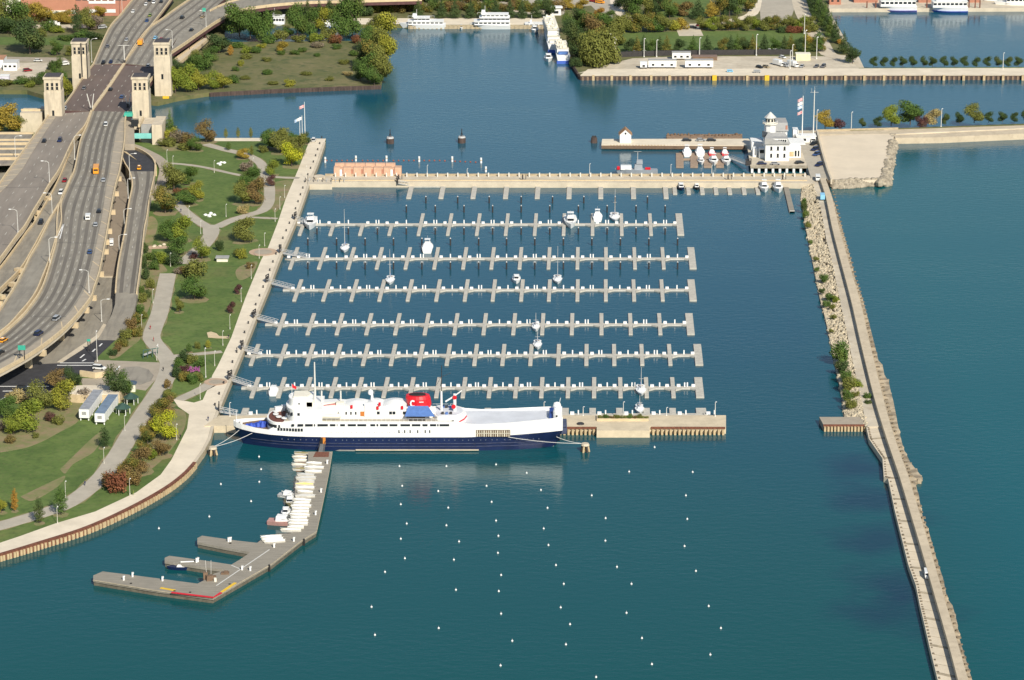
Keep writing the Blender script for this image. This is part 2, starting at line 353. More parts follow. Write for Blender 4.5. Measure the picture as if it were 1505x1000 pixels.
# slip water is left open between the two: a strip of lake shows there
# (quay north of the basin)
slab('promenade', [(520, 27), (800, 27), (800, 36.6), (600, 36.6), (590, 35.6), (520, 36)], GZ + 0.05, M_prom, GZ)
slab('road', [(500, -2), (560, 2), (656, 9), (745, 12), (800, 16), (800, 20), (745, 16), (656, 13), (560, 6), (500, 2)], GZ + 0.1, M_conc, GZ)
slab('pavement', [(750, 20), (830, 22), (830, -40), (600, -40), (600, 0), (700, 4)], GZ + 0.06, M_path, GZ)
# right shore: gravel yard, lawns, paths
slab('ground', [(848, 108), (870, 102), (905, 92), (930, 86), (1000, 83), (1262, 83), (1270, 100), (1258, 103), (870, 105)], GZ + 0.05, M_gravel, GZ)
slab('pavement', [(853, 110.5), (864, 102), (1505, 100), (1760, 100), (1760, 111), (1262, 111)], GZ + 0.12, M_prom, -1)
slab('ground', [(1262, 100), (1700, 98), (1700, 101), (1262, 101)], GZ + 0.06, M_grass, -1)
slab('lawn', [(908, 48), (1200, 44), (1212, 76), (905, 80)], GZ + 0.06, M_grass, GZ)
slab('lawn', [(960, -6), (1040, -6), (1050, 24), (975, 26)], GZ + 0.06, M_grass, GZ)
slab('lawn', [(1180, 0), (1190, 0), (1200, 26), (1186, 26)], GZ + 0.06, M_grass, GZ)
pathstrip('path', [(905, -20), (905, 6), (915, 22), (935, 30), (965, 35), (1005, 37), (1050, 35), (1085, 28), (1106, 20), (1112, 0), (1114, -20)], 6.5, GZ + 0.12, M_prom)
pathstrip('path', [(1008, 36), (1012, 44), (1016, 53)], 14, GZ + 0.14, M_conc)
pathstrip('path', [(992, 53), (1014, 52.5), (1055, 52.5)], 6, GZ + 0.15, M_conc, sm=0)
pathstrip('path', [(992, 52), (995, 60), (999, 77)], 4.5, GZ + 0.16, M_conc, sm=0)
pathstrip('path', [(1051, 52), (1053, 60), (1053, 77)], 4.5, GZ + 0.17, M_conc, sm=0)
slab('road', [(1112, -40), (1118, 30), (1160, 34), (1172, 0), (1172, -40)], GZ + 0.10, M_path, GZ)
slab('road', [(830, -40), (830, 12), (868, 8), (880, 20), (900, 28), (905, -40)], GZ + 0.10, M_path, GZ)
pathstrip('path', [(1172, -10), (1180, 20), (1194, 44), (1208, 64), (1218, 80), (1240, 84)], 9, GZ + 0.13, M_conc)
slab('promenade', [(1219, 17.5), (1266, 99), (1260, 99), (1213, 20)], GZ + 0.09, M_conc, GZ)
slab('promenade', [(1218, 13), (1760, 11), (1760, -40), (1218, -40)], GZ + 0.05, M_conc, -1)
# road strips at far left
slab('road', [(-100, 82), (95, 85), (104, 92), (-100, 89)], GZ + 0.06, M_walk, GZ)
slab('ground', [(-100, 92), (76, 92), (66, 104), (68, 118), (-100, 122)], GZ + 0.08, M_gravel, GZ)
slab('ground', [(-100, 57), (140, 52), (128, 66), (-100, 66)], GZ + 0.07, M_grass, GZ)
slab('road', [(-100, 38), (150, 36), (148, 41), (-100, 43)], GZ + 0.07, M_conc, GZ)
# sheet pile walls of the far banks
def pile_wall(name, px, label, m=M_rust, step=1.6, h=GZ, capm=None, kids=None, rm=None):
    base = PL(px, h); r = empty(name, P(px[0][0], px[0][1]), label=label, cat='quay wall')
    MB().prism(ribbon(base, 0.5), -1, h + 0.03).build('wall', m, r)
    rb = MB()
    for a, b in zip(base[:-1], base[1:]):
        d = (b - a).length; n = int(d / step); ang = math.atan2(b.y - a.y, b.x - a.x)
        for k in range(n):
            p = a + (b - a) * ((k + .5) / n); rb.box(p.x, p.y, -0.8, step * 0.45, 1.3, h + 0.5, ang)
    tag(rb.build('pile_rib', rm or m, r), kind='stuff')
    if capm: MB().prism(ribbon(base, 1.0), h + 0.05, h + 0.35).build('cap', capm, r)
    return r
pile_wall('quay_wall', [(308, 136.5), (400, 131.5), (500, 127.5), (560, 125.5)], 'dark rusty sheet pile wall below the overgrown meadow', step=1.5)
pile_wall('quay_wall', [(600, 37.3), (800, 37.3)], 'low dark quay wall behind the white excursion yachts', M_cwall, 2.5)
M_rb = mat('brown_pile', (0.22, 0.15, 0.10), 0.9, 0.2, 0.5)
rw = pile_wall('quay_wall', [(853, 112), (1262, 111.4), (1600, 111.4)], 'long brown sheet pile wall with pale fender posts below the gravel yard', M_rust, 2.6, GZ + .12, M_conc, rm=M_rb)
for k, x in enumerate([872, 899, 926.5, 957, 984, 1014, 1050, 1098, 1127, 1156, 1185, 1213, 1242, 1270, 1299, 1328, 1358, 1387, 1416, 1446, 1474, 1503]):
    p = P(x, 112.6, 2); MB().box(p.x, p.y - 0.8, -0.6, 1.3 if x not in (972, 1050, 1127) else 2.4, 1.0, 3.4).build('fender_post', M_yel if x in (1050, 1127) else M_tan, rw)
pile_wall('quay_wall', [(802, 43), (822, 71), (838, 89), (853, 112)], 'angled dark timber wall beside the white moored ships', M_rust, 2)
# ================= EXPRESSWAY =================
DZ = 11.0
def resample(pts, n):
    L = [Vector((p[0], p[1])) for p in pts]; acc = [0]
    for a, b in zip(L[:-1], L[1:]): acc.append(acc[-1] + (b - a).length)
    out = []
    for i in range(n + 1):
        t = acc[-1] * i / n; k = 0
        while k < len(acc) - 2 and acc[k + 1] < t: k += 1
        out.append(L[k] + (L[k + 1] - L[k]) * ((t - acc[k]) / max(1e-6, acc[k + 1] - acc[k])))
    return out
M_lane = mat('lane_paint', (.46, .44, .38), .8, .2, .6); M_track = mat('tyre_track', (.155, .138, .115), .9, .14, .05, stretch=(1, .3, 1))
def viaduct(name, label, left, right, z, m, lanes=(), thick=1.8, walk=None, par=(1, 1), outline=None, girder=None, cat='viaduct'):
    l = PL(smooth(left, 4), z); r = PL(smooth(right, 4), z)
    root = empty(name, (l[len(l) // 2] + r[len(r) // 2]) / 2 - Vector((0, 0, z - GZ)), label=label, cat=cat)
    MB().prism(l + r[::-1], z - 0.5, z).build('deck', m, root)
    g = MB()
    ll = PL(smooth(left, 4), z); inner = MB().prism(l + r[::-1], z - thick, z - 0.503)
    inner.build('girder', girder or M_conc, root)
    if par[0]: MB().prism(ribbon(l, 0.55), z - 0.6, z + 0.95).build('parapet', M_para, root)
    if par[1]: MB().prism(ribbon(r, 0.55), z - 0.6, z + 0.95).build('parapet', M_para, root)
    if walk:
        w = PL(smooth(walk[0], 4), z)
        MB().prism(w + (r if walk[1] else l)[::-1], z + 0.004, z + 0.2).build('sidewalk', M_walk, root)
        jm = MB(); ws = resample(w, 60); rs = resample(r if walk[1] else l, 60)
        for a, b in zip(ws[::3], rs[::3]): jm.prism(ribbon([a, b], 0.45), z + 0.19, z + 0.225)
        tag(jm.build('sidewalk_joint', M_para, root), kind='stuff')
    if lanes:
        n = 400; ls = resample(PL(smooth(lanes[0], 4), z), n); rs = resample(PL(smooth(lanes[1], 4), z), n)
        tot = sum((a - b).length for a, b in zip(ls[:-1], ls[1:])); stp = max(2, int(round(n / (tot / 12.2))))
        d = MB()
        for f in lanes[2]:
            for i in range(0, n - 1, stp):
                a = ls[i].lerp(rs[i], f); b = ls[min(n, i + max(1, int(stp * 0.3)))].lerp(rs[min(n, i + max(1, int(stp * 0.3)))], f)
                if (b - a).length > 0.4: d.prism(ribbon([a, b], 0.26), z + 0.001, z + 0.02)
        tag(d.build('lane_marking', M_lane, root), kind='stuff')
        tr = MB(); fs = [0] + list(lanes[2]) + [1]
        for f0, f1 in zip(fs[:-1], fs[1:]):
            f = (f0 + f1) / 2
            for i in range(0, n - 3, 4): tr.prism(ribbon([ls[i].lerp(rs[i], f), ls[min(n, i + 4)].lerp(rs[min(n, i + 4)], f)], 1.5), z + .001, z + .008)
        if m is M_road: tag(tr.build('tyre_track', M_track, root), kind='stuff')
    return root
AL = [(73, 168), (56, 193), (30, 229), (8, 259), (-14, 292), (-40, 330)]
AR = [(134, 164), (125, 186), (108, 207), (88, 249), (74, 270), (60, 294), (50, 310), (37, 333), (25, 348), (0, 382), (-30, 420)]
AW = [(85, 168), (63, 200), (43, 232), (32, 250), (15, 269), (0, 284), (-20, 305), (-40, 325)]
AL2 = AL; vA = viaduct('expressway_viaduct', 'western expressway viaduct carrying southbound lanes below the brown bridge', AL, AR, DZ, mat('brown_asphalt', (.25, .215, .178), .9, .12, .2, stretch=(1, .15, 1)), (AW + [(-60, 345)], AR, (0.25, 0.5, 0.75)), walk=(AW, 0))
BL = [(136, 162), (128, 186), (118, 210), (110, 250), (100, 272), (88, 300), (84, 322), (83, 355), (78, 375), (72, 396), (64, 420), (56, 436), (46, 450), (35, 464), (15, 483), (0, 495), (-30, 515)]
BR = [(189, 165), (184, 177), (183.5, 200), (182, 216), (179, 234), (175, 256), (170, 273), (165, 298), (160, 326), (155, 355), (150, 382), (145, 405), (138, 425), (134, 438), (120, 457), (104, 475), (87, 491), (65, 508), (38, 526), (0, 547), (-30, 562)]
BW = [(185, 165), (179, 175), (172, 190), (168, 210), (165, 228), (161, 255), (156, 277), (150, 318), (145, 343), (140, 367), (133, 397), (125, 423), (119, 436), (100, 463), (75, 487), (40, 513), (10, 530), (-20, 546)]
BLl = BL
vB = viaduct('expressway_viaduct', 'wide curved main expressway viaduct with the green sign at its lower end', BL, BR, DZ, M_road, (BL, BW, (0.24, 0.43, 0.62, 0.81)), walk=(BW, 1))
CL = [(110, 250), (98, 276), (88, 300), (76, 320), (64, 344), (56, 360), (44, 380), (35, 399), (22, 423), (11, 440), (0, 457), (-25, 490)]
CR = [(109, 252), (99, 277), (90, 300), (90, 328), (82, 352), (78, 366), (70, 390), (62, 410), (54, 429), (43, 446), (30, 461), (15, 478), (0, 490), (-30, 510)]
vC = viaduct('exit_ramp', 'exit ramp splitting off the main viaduct at the painted gore', CL, CR, DZ - .03, M_road, (), cat='ramp')
gm = MB()
for a, b in (((94, 328), (83, 351)), ((94, 328), (88, 351)), ((90, 337), (92, 337)), ((86, 345), (90, 345))): gm.prism(ribbon(PL((a, b), DZ), 0.4), DZ + .003, DZ + 0.03)
gm.build('gore_marking', M_white, vC)
EL = [(112, 206), (100, 232), (93, 250), (85, 268), (76, 286), (64, 306), (50, 330), (40, 342), (28, 359), (0, 396), (-30, 430)]
ER = [(121, 210), (113, 240), (106, 258), (97, 278), (86, 302), (70, 328), (60, 346), (48, 368), (30, 397), (0, 427), (-30, 455)]
vE = viaduct('entrance_ramp', 'low ramp between the two viaducts with a white car on it', EL, ER, 7.5, M_road, cat='ramp')
# bridge
KL = [(138, 95), (120, 118), (108, 137), (90, 162)]
KR = [(236, 98), (222, 118), (206, 140), (190, 165)]
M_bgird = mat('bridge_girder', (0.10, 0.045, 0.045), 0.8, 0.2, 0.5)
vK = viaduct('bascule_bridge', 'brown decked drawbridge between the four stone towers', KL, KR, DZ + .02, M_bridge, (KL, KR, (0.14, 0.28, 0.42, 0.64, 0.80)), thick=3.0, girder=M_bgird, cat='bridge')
MB().prism(ribbon(PL([(183, 94), (159, 130), (135, 163)], DZ), 1.6), DZ + .03, DZ + 0.6).build('median', M_para, vK)
NAL = [(206, -14), (180, 20), (160, 44), (138, 94)]
NAR = [(262, -14), (237, 20), (220, 42), (200, 70), (183, 93)]
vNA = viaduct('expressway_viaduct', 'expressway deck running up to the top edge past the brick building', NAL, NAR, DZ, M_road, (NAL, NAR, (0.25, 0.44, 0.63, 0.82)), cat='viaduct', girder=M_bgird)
NBL = [(300, -14), (260, 13), (240, 28), (219, 42.5), (200, 66), (183, 93)]
NBR = [(345, -14), (322, 5), (309, 17), (285, 35), (262, 54), (246, 78), (235, 98)]
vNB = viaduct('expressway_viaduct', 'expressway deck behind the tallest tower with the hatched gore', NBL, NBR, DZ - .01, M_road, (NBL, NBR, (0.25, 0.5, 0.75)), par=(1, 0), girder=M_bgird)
NFL = [(400, -14), (366, -4), (335, 5), (309, 17), (280, 38), (262, 54)]
NFR = [(620, 0), (560, 1.5), (495, 3.2), (443, 5), (392, 9.5), (349, 17), (323, 30), (300, 45), (270, 66), (250, 80), (238, 97)]
l_ = PL(smooth(NFL, 4), DZ); r_ = PL(smooth(NFR, 4), DZ)
vF = empty('exit_ramp', r_[20] - Vector((0, 0, DZ - GZ)), label='curving ramp leaving the expressway to the right above the trees', cat='ramp')
MB().prism([P(620, -14, DZ)] + l_ + r_[::-1], DZ - .6, DZ - .02).build('deck', M_road, vF)
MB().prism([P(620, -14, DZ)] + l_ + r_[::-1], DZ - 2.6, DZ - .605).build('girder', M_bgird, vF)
MB().prism(ribbon(r_, 0.6), DZ - 0.7, DZ + 1.0).build('parapet', M_para, vF)
MB().prism(ribbon(l_[:-8], 0.6), DZ - 0.7, DZ + 1.0).build('parapet', M_para, vF)
for i in range(13):
    hm = MB()
    t = i / 12; a = Vector((256, 57)).lerp(Vector((308, 20)), t); w_ = 1.2 + 2.2 * math.sin(t * 3.1)
    hm.prism(ribbon(PL([(a.x - w_, a.y + .6), (a.x + w_, a.y + 1.2)], DZ), 0.45), DZ + .003, DZ + .03)
    hm.build('gore_marking', M_lane, vF)
for px, py in ((256, 92), (277, 80), (302, 63), (328, 44), (386, 20), (446, 17), (505, 14)):
    c = P(px, py, GZ); MB().cyl(c.x, c.y, GZ - 3, DZ - 2.6, 0.9, n=8).build('pier', M_bgird if px < 320 else M_conc, vF)
vG = viaduct('service_ramp', 'narrow pale lower ramp beneath the curving ramp', [(246, 97), (272, 77), (292, 62), (304, 50)], [(249, 104), (276, 84), (298, 66), (310, 54)], 5.0, M_conc, cat='ramp', thick=1.2)
# ramp D down to the junction
DL = [(180, 234), (184, 243), (189, 251), (193, 262), (194.5, 276), (190, 298), (187, 318), (184, 340), (179, 365), (175, 385), (172, 405), (170, 430)]
DR = [(228, 238), (228, 248), (227, 260), (223.5, 276), (219, 298), (216, 320), (212, 340), (209, 370), (206, 396), (202, 425), (201, 432)]
DZ2 = 6.5
vD = viaduct('exit_ramp', 'straight pale ramp beside the park with one yellow taxi at its top', DL, DR, DZ2, M_road, (DL, DR, (0.5,)), thick=4.6, cat='ramp')
slab('road', [(184, 216), (200, 221), (215, 229), (224, 237), (228, 246), (226.5, 252), (190, 252), (184, 243), (178, 240)], DZ2 + .02, M_dark, GZ)
MB().prism(ribbon(PL(smooth([(184, 214.5), (200, 219.5), (215, 227), (225, 236), (229, 246)], 3), DZ2), .6), GZ, DZ2 + 1).build('parapet', M_para, vD)
MB().prism(PL([(180, 223), (186, 224), (201, 236)], DZ2), DZ2 + .02, DZ2 + .3).build('traffic_island', M_para, vD)
# lower end of ramp D: sloping road to the junction
a1 = PL([(170, 430), (169, 448), (164, 463), (156, 478), (147, 494), (143, 500)], 0)
lz = [6.5, 5.4, 4.6, 3.8, 2.9, 2.35]
lp = [P(x, y, z) for (x, y), z in zip([(170, 430), (169, 448), (164, 463), (156, 478), (147, 494), (143, 500)], lz)]
rp = [P(x, y, z) for (x, y), z in zip([(201.5, 430), (199, 450), (191, 473), (181, 486), (173, 496), (169.5, 500.5)], lz)]
sm_ = MB()
for i in range(5): sm_.face(lp[i], lp[i + 1], rp[i + 1], rp[i])
for q in (lp, rp):
    for i in range(5): sm_.face(q[i], q[i + 1], q[i + 1] - Vector((0, 0, 5)), q[i] - Vector((0, 0, 5)))
struct('road', sm_, M_road)
# lower frontage road M between B and D
MLp = [(176, 258), (170, 290), (164, 320), (160, 350), (155, 380), (148, 405)]
MRp = [(183, 266), (187, 285), (184.5, 310), (178.5, 338), (174.5, 362), (171, 385), (169, 405)]
vM = viaduct('frontage_road', 'tan lower frontage road in the gap beside the main viaduct', MLp, MRp, 3.2, mat('tan_asphalt', (0.27, 0.22, 0.165), 0.9, 0.06, 0.2), par=(0, 0), thick=.9, cat='road')
# walkway hugging ramp D
pathstrip('path', [(184, 211), (200, 216), (215, 223), (230, 231), (239, 240), (242.5, 250), (240, 262), (236, 275), (230, 292)], 5.2, GZ + .9, M_walk, h=.9)
slab('pavement', [(184, 176), (197, 182), (198, 212), (183, 212)], DZ - 1.5, M_walk, GZ)
# pier caps of the main viaduct
for px, py in ((176, 261), (172, 283), (167, 310), (162, 338), (158, 354), (157, 368), (150, 401), (139, 436), (128, 454), (112, 476), (64, 517)):
    c = P(px, py, DZ - 2); b = MB()
    i_ = min(range(len(BR)), key=lambda k: abs(BR[k][1] - py)); q = PL([BR[max(0, i_ - 1)], BR[min(len(BR) - 1, i_ + 1)]], 0)
    ang = math.atan2(q[1].y - q[0].y, q[1].x - q[0].x)
    nx, ny = -math.sin(ang), math.cos(ang)
    if nx < 0: nx, ny = -nx, -ny
    cx, cy = c.x - nx * 3.2, c.y - ny * 3.2
    b.box(cx, cy, DZ - 3.6, 1.8, 8.0, 1.9, ang); b.box(cx - nx * 3, cy - ny * 3, 0, 1.6, 2.4, DZ - 3.6, ang)
    b.build('pier_cap', M_para, vB)
for px, py in ((61, 410), (28, 397), (20, 418), (1, 436), (70, 292), (53, 312)):
    c = P(px, py, DZ - 3); MB().box(c.x, c.y, DZ - 3.9, 2.2, 3.4, 1.6, 0.9).box(c.x, c.y, 0, 1.5, 1.5, DZ - 3.9).build('pier_cap', M_para, vC)
# expansion joints
for rt, pts in ((vA, [((9, 276), (72, 275)), ((70, 207), (108, 208)), ((3, 360), (22, 360))]), (vB, [((118, 207.5), (183, 208)), ((105, 274), (168, 275)), ((84, 357), (154, 358)), ((42, 465), (112, 465.5))])):
    for a, b in pts: MB().prism(ribbon(PL((a, b), DZ), 0.3), DZ + .009, DZ + .014).build('expansion_joint', M_dkg, rt)
# ---- bridge towers ----
def bridge_tower(px, pytop, wpx, label, base=None, depth=9.5):
    ztop = 30.5; c = P(px, pytop, ztop); s = SC(px, pytop, ztop); w_ = wpx / s
    cy = c.y + depth / 2; r = empty('bridge_tower', (c.x, cy, 0), label=label, cat='tower')
    b = MB().box(0, 0, -1, w_ * 1.0, depth, 24, top=.98).box(0, 0, 23, w_ * .93, depth * .93, 6.4).box(0, 0, 29.4, w_ * 1.02, depth * 1.02, 1.1)
    b.build('shaft', M_tower, r, local=True)
    MB().box(0, 0, 30.5, w_ * .86, depth * .86, .5).build('roof', M_roofd, r, local=True)
    for k in (-1, 0, 1):
        wn = MB().box(k * w_ * .27, -depth * .465 - .05, 24.2, w_ * .15, .25, 3.4).build('window', M_glass, r, local=True)
        f = MB()
        for q in (-.5, .5): f.box(k * w_ * .27 + q * w_ * .16, -depth * .465 - .1, 24, w_ * .025, .35, 3.8)
        f.box(k * w_ * .27, -depth * .465 - .12, 25.8, w_ * .16, .3, .22); f.build('frame', M_tower, wn, local=True)
    for k in (-1, 1):
        MB().box(-w_ * .465, k * depth * .25, 24.2, .25, depth * .15, 3.4).build('window', M_glass, r, local=True)
        MB().box(w_ * .465, k * depth * .25, 24.2, .25, depth * .15, 3.4).build('window', M_glass, r, local=True)
    MB().box(w_ * .0, -depth * .5 - .06, DZ + .3, w_ * .12, .3, 2.6).build('doorway', M_glass, r, local=True)
    return r, w_
t1, _ = bridge_tower(76, 114, 26, 'stone bridge tower on the left bank, lower left of the four')
t2, _ = bridge_tower(115.5, 62, 23.5, 'stone bridge tower with two dark vertical stripes, farther tower of the left side')
MB().box(1.2, -4.95, 2, .5, .4, 28).box(4, -4.95, 2, .4, .4, 28).build('drain_pipe', M_dkg, t2, local=True)
t3, _ = bridge_tower(237, 63, 24.5, 'tallest looking stone bridge tower standing by the far river bank')
t4, _ = bridge_tower(205, 114, 25, 'stone bridge tower on the right side of the near river bank')
def abut(px, z, label, parts):
    c = P(px[0], px[1], z); r = empty('bridge_abutment', (c.x, c.y, 0), label=label, cat='abutment')
    for nm, m, b in parts: b.build(nm, m, r, local=True)
abut((52, 186), 4, 'pale stone bridge abutment under the lower left tower', [
    ('wall', M_tower, MB().box(-1, 0, -1, 11, 12, 13, top=.97).box(6, 7, 0, 9, 10, 11.5)),
    ('opening', M_glass, MB().box(7.2, 1.6, 4, 4.5, .6, 6)), ('coping', M_para, MB().box(-1, 0, 12, 11.4, 1.2, .8))])
abut((214, 203), 4, 'pale stone bridge abutment with stair under the lower right tower', [
    ('wall', M_tower, MB().box(6.5, 3, -1, 5, 20, 13, top=.98).box(1, 8, -1, 8, 16, 11.5)),
    ('side_wall', M_roofg, MB().box(1.2, -1, 1, 6, 1.5, 10)),
    ('opening', M_glass, MB().box(-5.2, 0, 2, 3.6, 1, 6.2).box(-4.8, -1, 10.2, 3.4, 3, 3.4)),
    ('stair', M_para, MB().box(-2.0, 1, 11, 1, 17, 1.4)), ('teal_screen', mat('teal_screen', (0.20, 0.55, 0.52), .6), MB().box(1, -5.5, 5, 14, .4, 2.6))])
p0 = P(244, 148, 1); fb = MB().box(p0.x, p0.y, -1, 3.2, 2, 4.2).build('fender_block', M_yel); tag(fb, 'yellow fender block at the foot of the tallest tower', 'fender')
# gantry / barrier posts on the bridge
for k, (px, pb, pt, dx, lb) in enumerate(((134, 164, 138, -4, 'raised pale bridge gate arm pair standing on the median of the drawbridge'), (188, 158, 138, -3, 'raised bridge gate arm beside the lower right tower'), (183, 94, 67, 0, 'double armed white lamp standing where the median meets the drawbridge'))):
    c = P(px, pb, DZ); h = HZ(px, pb, pt, DZ); r = empty('bridge_gate', c, label=lb, cat='gate' if k < 2 else 'street lamp')
    if k == 2: r.name = 'street_lamp'
    MB().box(0, 0, 0, 1.1, 1.1, 2).build('base', M_dkg, r, local=True)
    if k < 2: MB().tube((0, 0, 1), (-1.8, 0, h), .22).tube((.4, 0, 1), (1.6, 0, h), .22).build('arm', M_pole, r, local=True)
    else: MB().tube((0, 0, 0), (0, 0, h), .28).tube((-3, 0, h), (3, 0, h), .15).build('pole', M_pole, r, local=True)
c = P(189, 172, DZ); r = empty('bridge_cabin', c, label='small teal roofed kiosk hanging beside the roadway under the right tower', cat='kiosk')
MB().box(0, 0, -2, 3, 3, 2.6).build('wall', M_dkg, r, local=True); MB().box(0, 0, .6, 4.4, 4.0, 1.7, top=.85).build('roof', M_green, r, local=True)
# ---- highway signs ----
for (px, py, w_, h_, lb) in ((32, 515, 11, 7, 'big green highway sign over the near edge of the main viaduct'), (300, 17, 5, 5.5, 'small green highway sign beside the curving ramp at the top'), (130.5, 504, 5, 3.4, 'small green street sign at the dark junction')):
    z0 = DZ if px != 130.5 else GZ; c = P(px, py, z0 + 3.5); s = SC(px, py, z0)
    r = empty('road_sign', (c.x, c.y, z0), label=lb, cat='road sign')
    MB().box(0, 0, 3.5 - h_ / s / 2 / .95 + 1, w_ / s, .25, h_ / s).build('panel', M_green, r, local=True)
    MB().box(-w_ / s * .3, .3, 0, .3, .3, 4).box(w_ / s * .3, .3, 0, .3, .3, 4).build('post', M_dkg, r, local=True)
# ---- street lamps ----
def lamp_proto(h, arm, m=M_pole, head=True, side=1):
    t_ = .5 if h < 6 else .8
    r = empty('street_lamp', (0, 0, 0)); tag(r, None, 'street lamp')
    MB().cyl(0, 0, 0, .7, .4 * t_, .28 * t_, 8).build('base', m, r, local=True)
    b = MB().tube((0, 0, .6), (0, 0, h), .2 * t_, 6, .13 * t_)
    if arm: b.tube((0, 0, h), (side * arm * .35, 0, h + .8), .10).tube((side * arm * .35, 0, h + .8), (side * arm, 0, h + 1), .09)
    b.build('pole', m, r, local=True)
    MB().box(side * (arm + .3), 0, h + (.85 if arm else 0), 1.1 if arm else .55 * t_, .55 if arm else .5 * t_, .3).build('lamp_head', M_white, r, local=True)
    return Proto(r)
hl = [(23, 234, 200, 1, 7, 'beside the stacked street at far left'), (110, 235, 199, 1, DZ, 'at the slot between the viaducts below the bridge'), (73, 271, 237, -1, DZ, 'on the left parapet in front of the dark slot'),
      (26.5, 342, 308, -1, DZ, 'on the parapet of the western viaduct near the left edge'), (77, 319, 284, -1, 7.5, 'on the low ramp between the viaducts'), (73.5, 390, 349, 1, DZ, 'beside the dark slot below the gore'),
      (131, 431, 397, -1, DZ, 'on the sidewalk of the main viaduct where it bends'), (191, 264, 226, 1, DZ2, 'at the top of the park side ramp'), (188.5, 292, 262, 1, DZ2, 'second down the park side ramp'),
      (183, 338, 307, 1, 3.2, 'third down the park side ramp'), (175.5, 374, 345, 1, 3.2, 'fourth down the park side ramp'), (149.5, 473, 440, 1, GZ, 'on the tan ground where the ramp meets the junction'),
      (135, 92, 57, 1, GZ, 'left of the expressway behind the second tower'), (253.6, 70, 44, -1, DZ, 'on the gore behind the tallest tower'), (303, 40, 16, -1, DZ, 'beside the small green sign on the ramp'), (337, 17, -6, -1, DZ, 'on the curve of the top ramp'), (180, 26, -8, 1, GZ, 'in front of the brick building')]
pr = {1: lamp_proto(11.3, 2.6), -1: lamp_proto(11.3, 2.6, side=-1)}
for px, pb, pt, sd, z, lb in hl:
    h = HZ(px, pb, pt, z); pr[sd].place(P(px, pb, z), 0, 'tall one armed lamp ' + lb, 'lamps along the expressway', (1, 1, max(.5, min(1.4, h / 12.2))))
pk = lamp_proto(5.6, 0, mat('park_pole', (.56, .54, .47), .6, .05, 1))
pl = [(245.6, 238, 'by the curved walk beside the top of the ramp'), (254.4, 247, 'at the west end of the upper path'), (315, 254, 'beside the white boulders on the upper lawn'), (418.4, 291, 'upper one of the pair beside the promenade north of the marina'), (411.4, 308, 'lower one of the pair beside the promenade north of the marina'),
      (332.4, 319, 'on the round lawn above the path junction'), (278, 322, 'left of the path junction'), (404.4, 326, 'where the thin path meets the promenade'), (389, 362, 'just above the brick circle'), (381, 380, 'on the brick circle'), (250.6, 392, 'at the shaded top of the bike path'),
      (369.4, 410, 'on the lawn edge right below the brick circle'), (354.6, 444, 'beside the two purple trees'), (338, 484, 'halfway down the big lawn edge'), (327.6, 508, 'beside the pale stone patch'), (315.6, 538, 'above the lower brick circle'), (295, 344, 'beside the path junction on its lower left'),
      (225, 446, 'left of the bike path opposite the big bush'), (208.4, 484, 'left of the bike path at its bend'), (230.4, 530, 'beside the dark green playground frame'), (259.6, 647, 'beside the yellow green tree'), (294.4, 587, 'on the little lawn below the plaza'), (153, 682, 'beside the bike path on the big lawn'),
      (96.6, 732, 'beside the oval tree at the bike path'), (191, 728, 'between the red bushes and the promenade'), (183.6, 634, 'below the two trailers'), (84.6, 770, 'between the bike path and the lower promenade'), (372, 250, 'right of the white boulders'), (450, 262, 'at the corner of the long pier')]
for px, pb, lb in pl: pk.place(P(px, pb, GZ), 0, 'short pale park lamp ' + lb, 'park lamps')
tk = lamp_proto(11.5, 0, M_pole)
for px, pb, pt, lb in ((302.5, 555, 512, 'tall pale mast lamp above the lower brick circle'), (143, 532, 487, 'tall white traffic mast at the dark junction')):
    tk.place(P(px, pb, GZ), 0, lb, None, (.8, .8, HZ(px, pb, pt, GZ) / 11.6))
# ================= MARINA DOCKS =================
M_edge = mat('dock_edge', (.50, .48, .43), .8, .1, .6)
def fdir(): return 0.028
ROWS = [  # y of walkway, x start, x end, fingers (x at walkway), y top, y bottom, which sides, label
 (329.2, 452, 998, [446, 490.5, 533.5, 576, 618.5, 661, 703, 745, 787, 829, 871, 913.5, 956, 999], 314, 345, 'farthest', 4),
 (379.5, 432, 1017, [431.6, 473.5, 516, 557.5, 599.3, 641, 683, 724, 765, 807, 849, 890.7, 932.7, 974.5, 1017], 363.7, 394.5, 'second', 0),
 (425.5, 416, 1017, [438, 480, 520.7, 561.4, 602.6, 644, 685.4, 726, 767.3, 807.5, 849, 890.4, 931.5, 973, 1017], 411, 441.5, 'third', 0),
 (476.3, 390, 1014, [413, 456.7, 499, 542, 584, 627, 670, 712.4, 755.7, 797.7, 840.8, 884, 926.6, 969.7, 1014], 460.7, 491, 'fourth', 0),
 (521.5, 366, 1026, [374, 415, 455.6, 496.3, 537, 577.7, 618.4, 658.8, 699, 739.8, 780.4, 821, 862, 902.7, 943.4, 984.3, 1026.3], 506, 536, 'fifth', 0),
 (569.3, 355, 1028, [374.7, 413.7, 452, 490, 528.4, 566.7, 605, 643.5, 682, 720, 758.4, 796.4, 835, 873.2, 911.8, 950, 989, 1027.6], 554.8, 583.5, 'sixth', 0)]
DKZ = 0.55
pile_pos = []
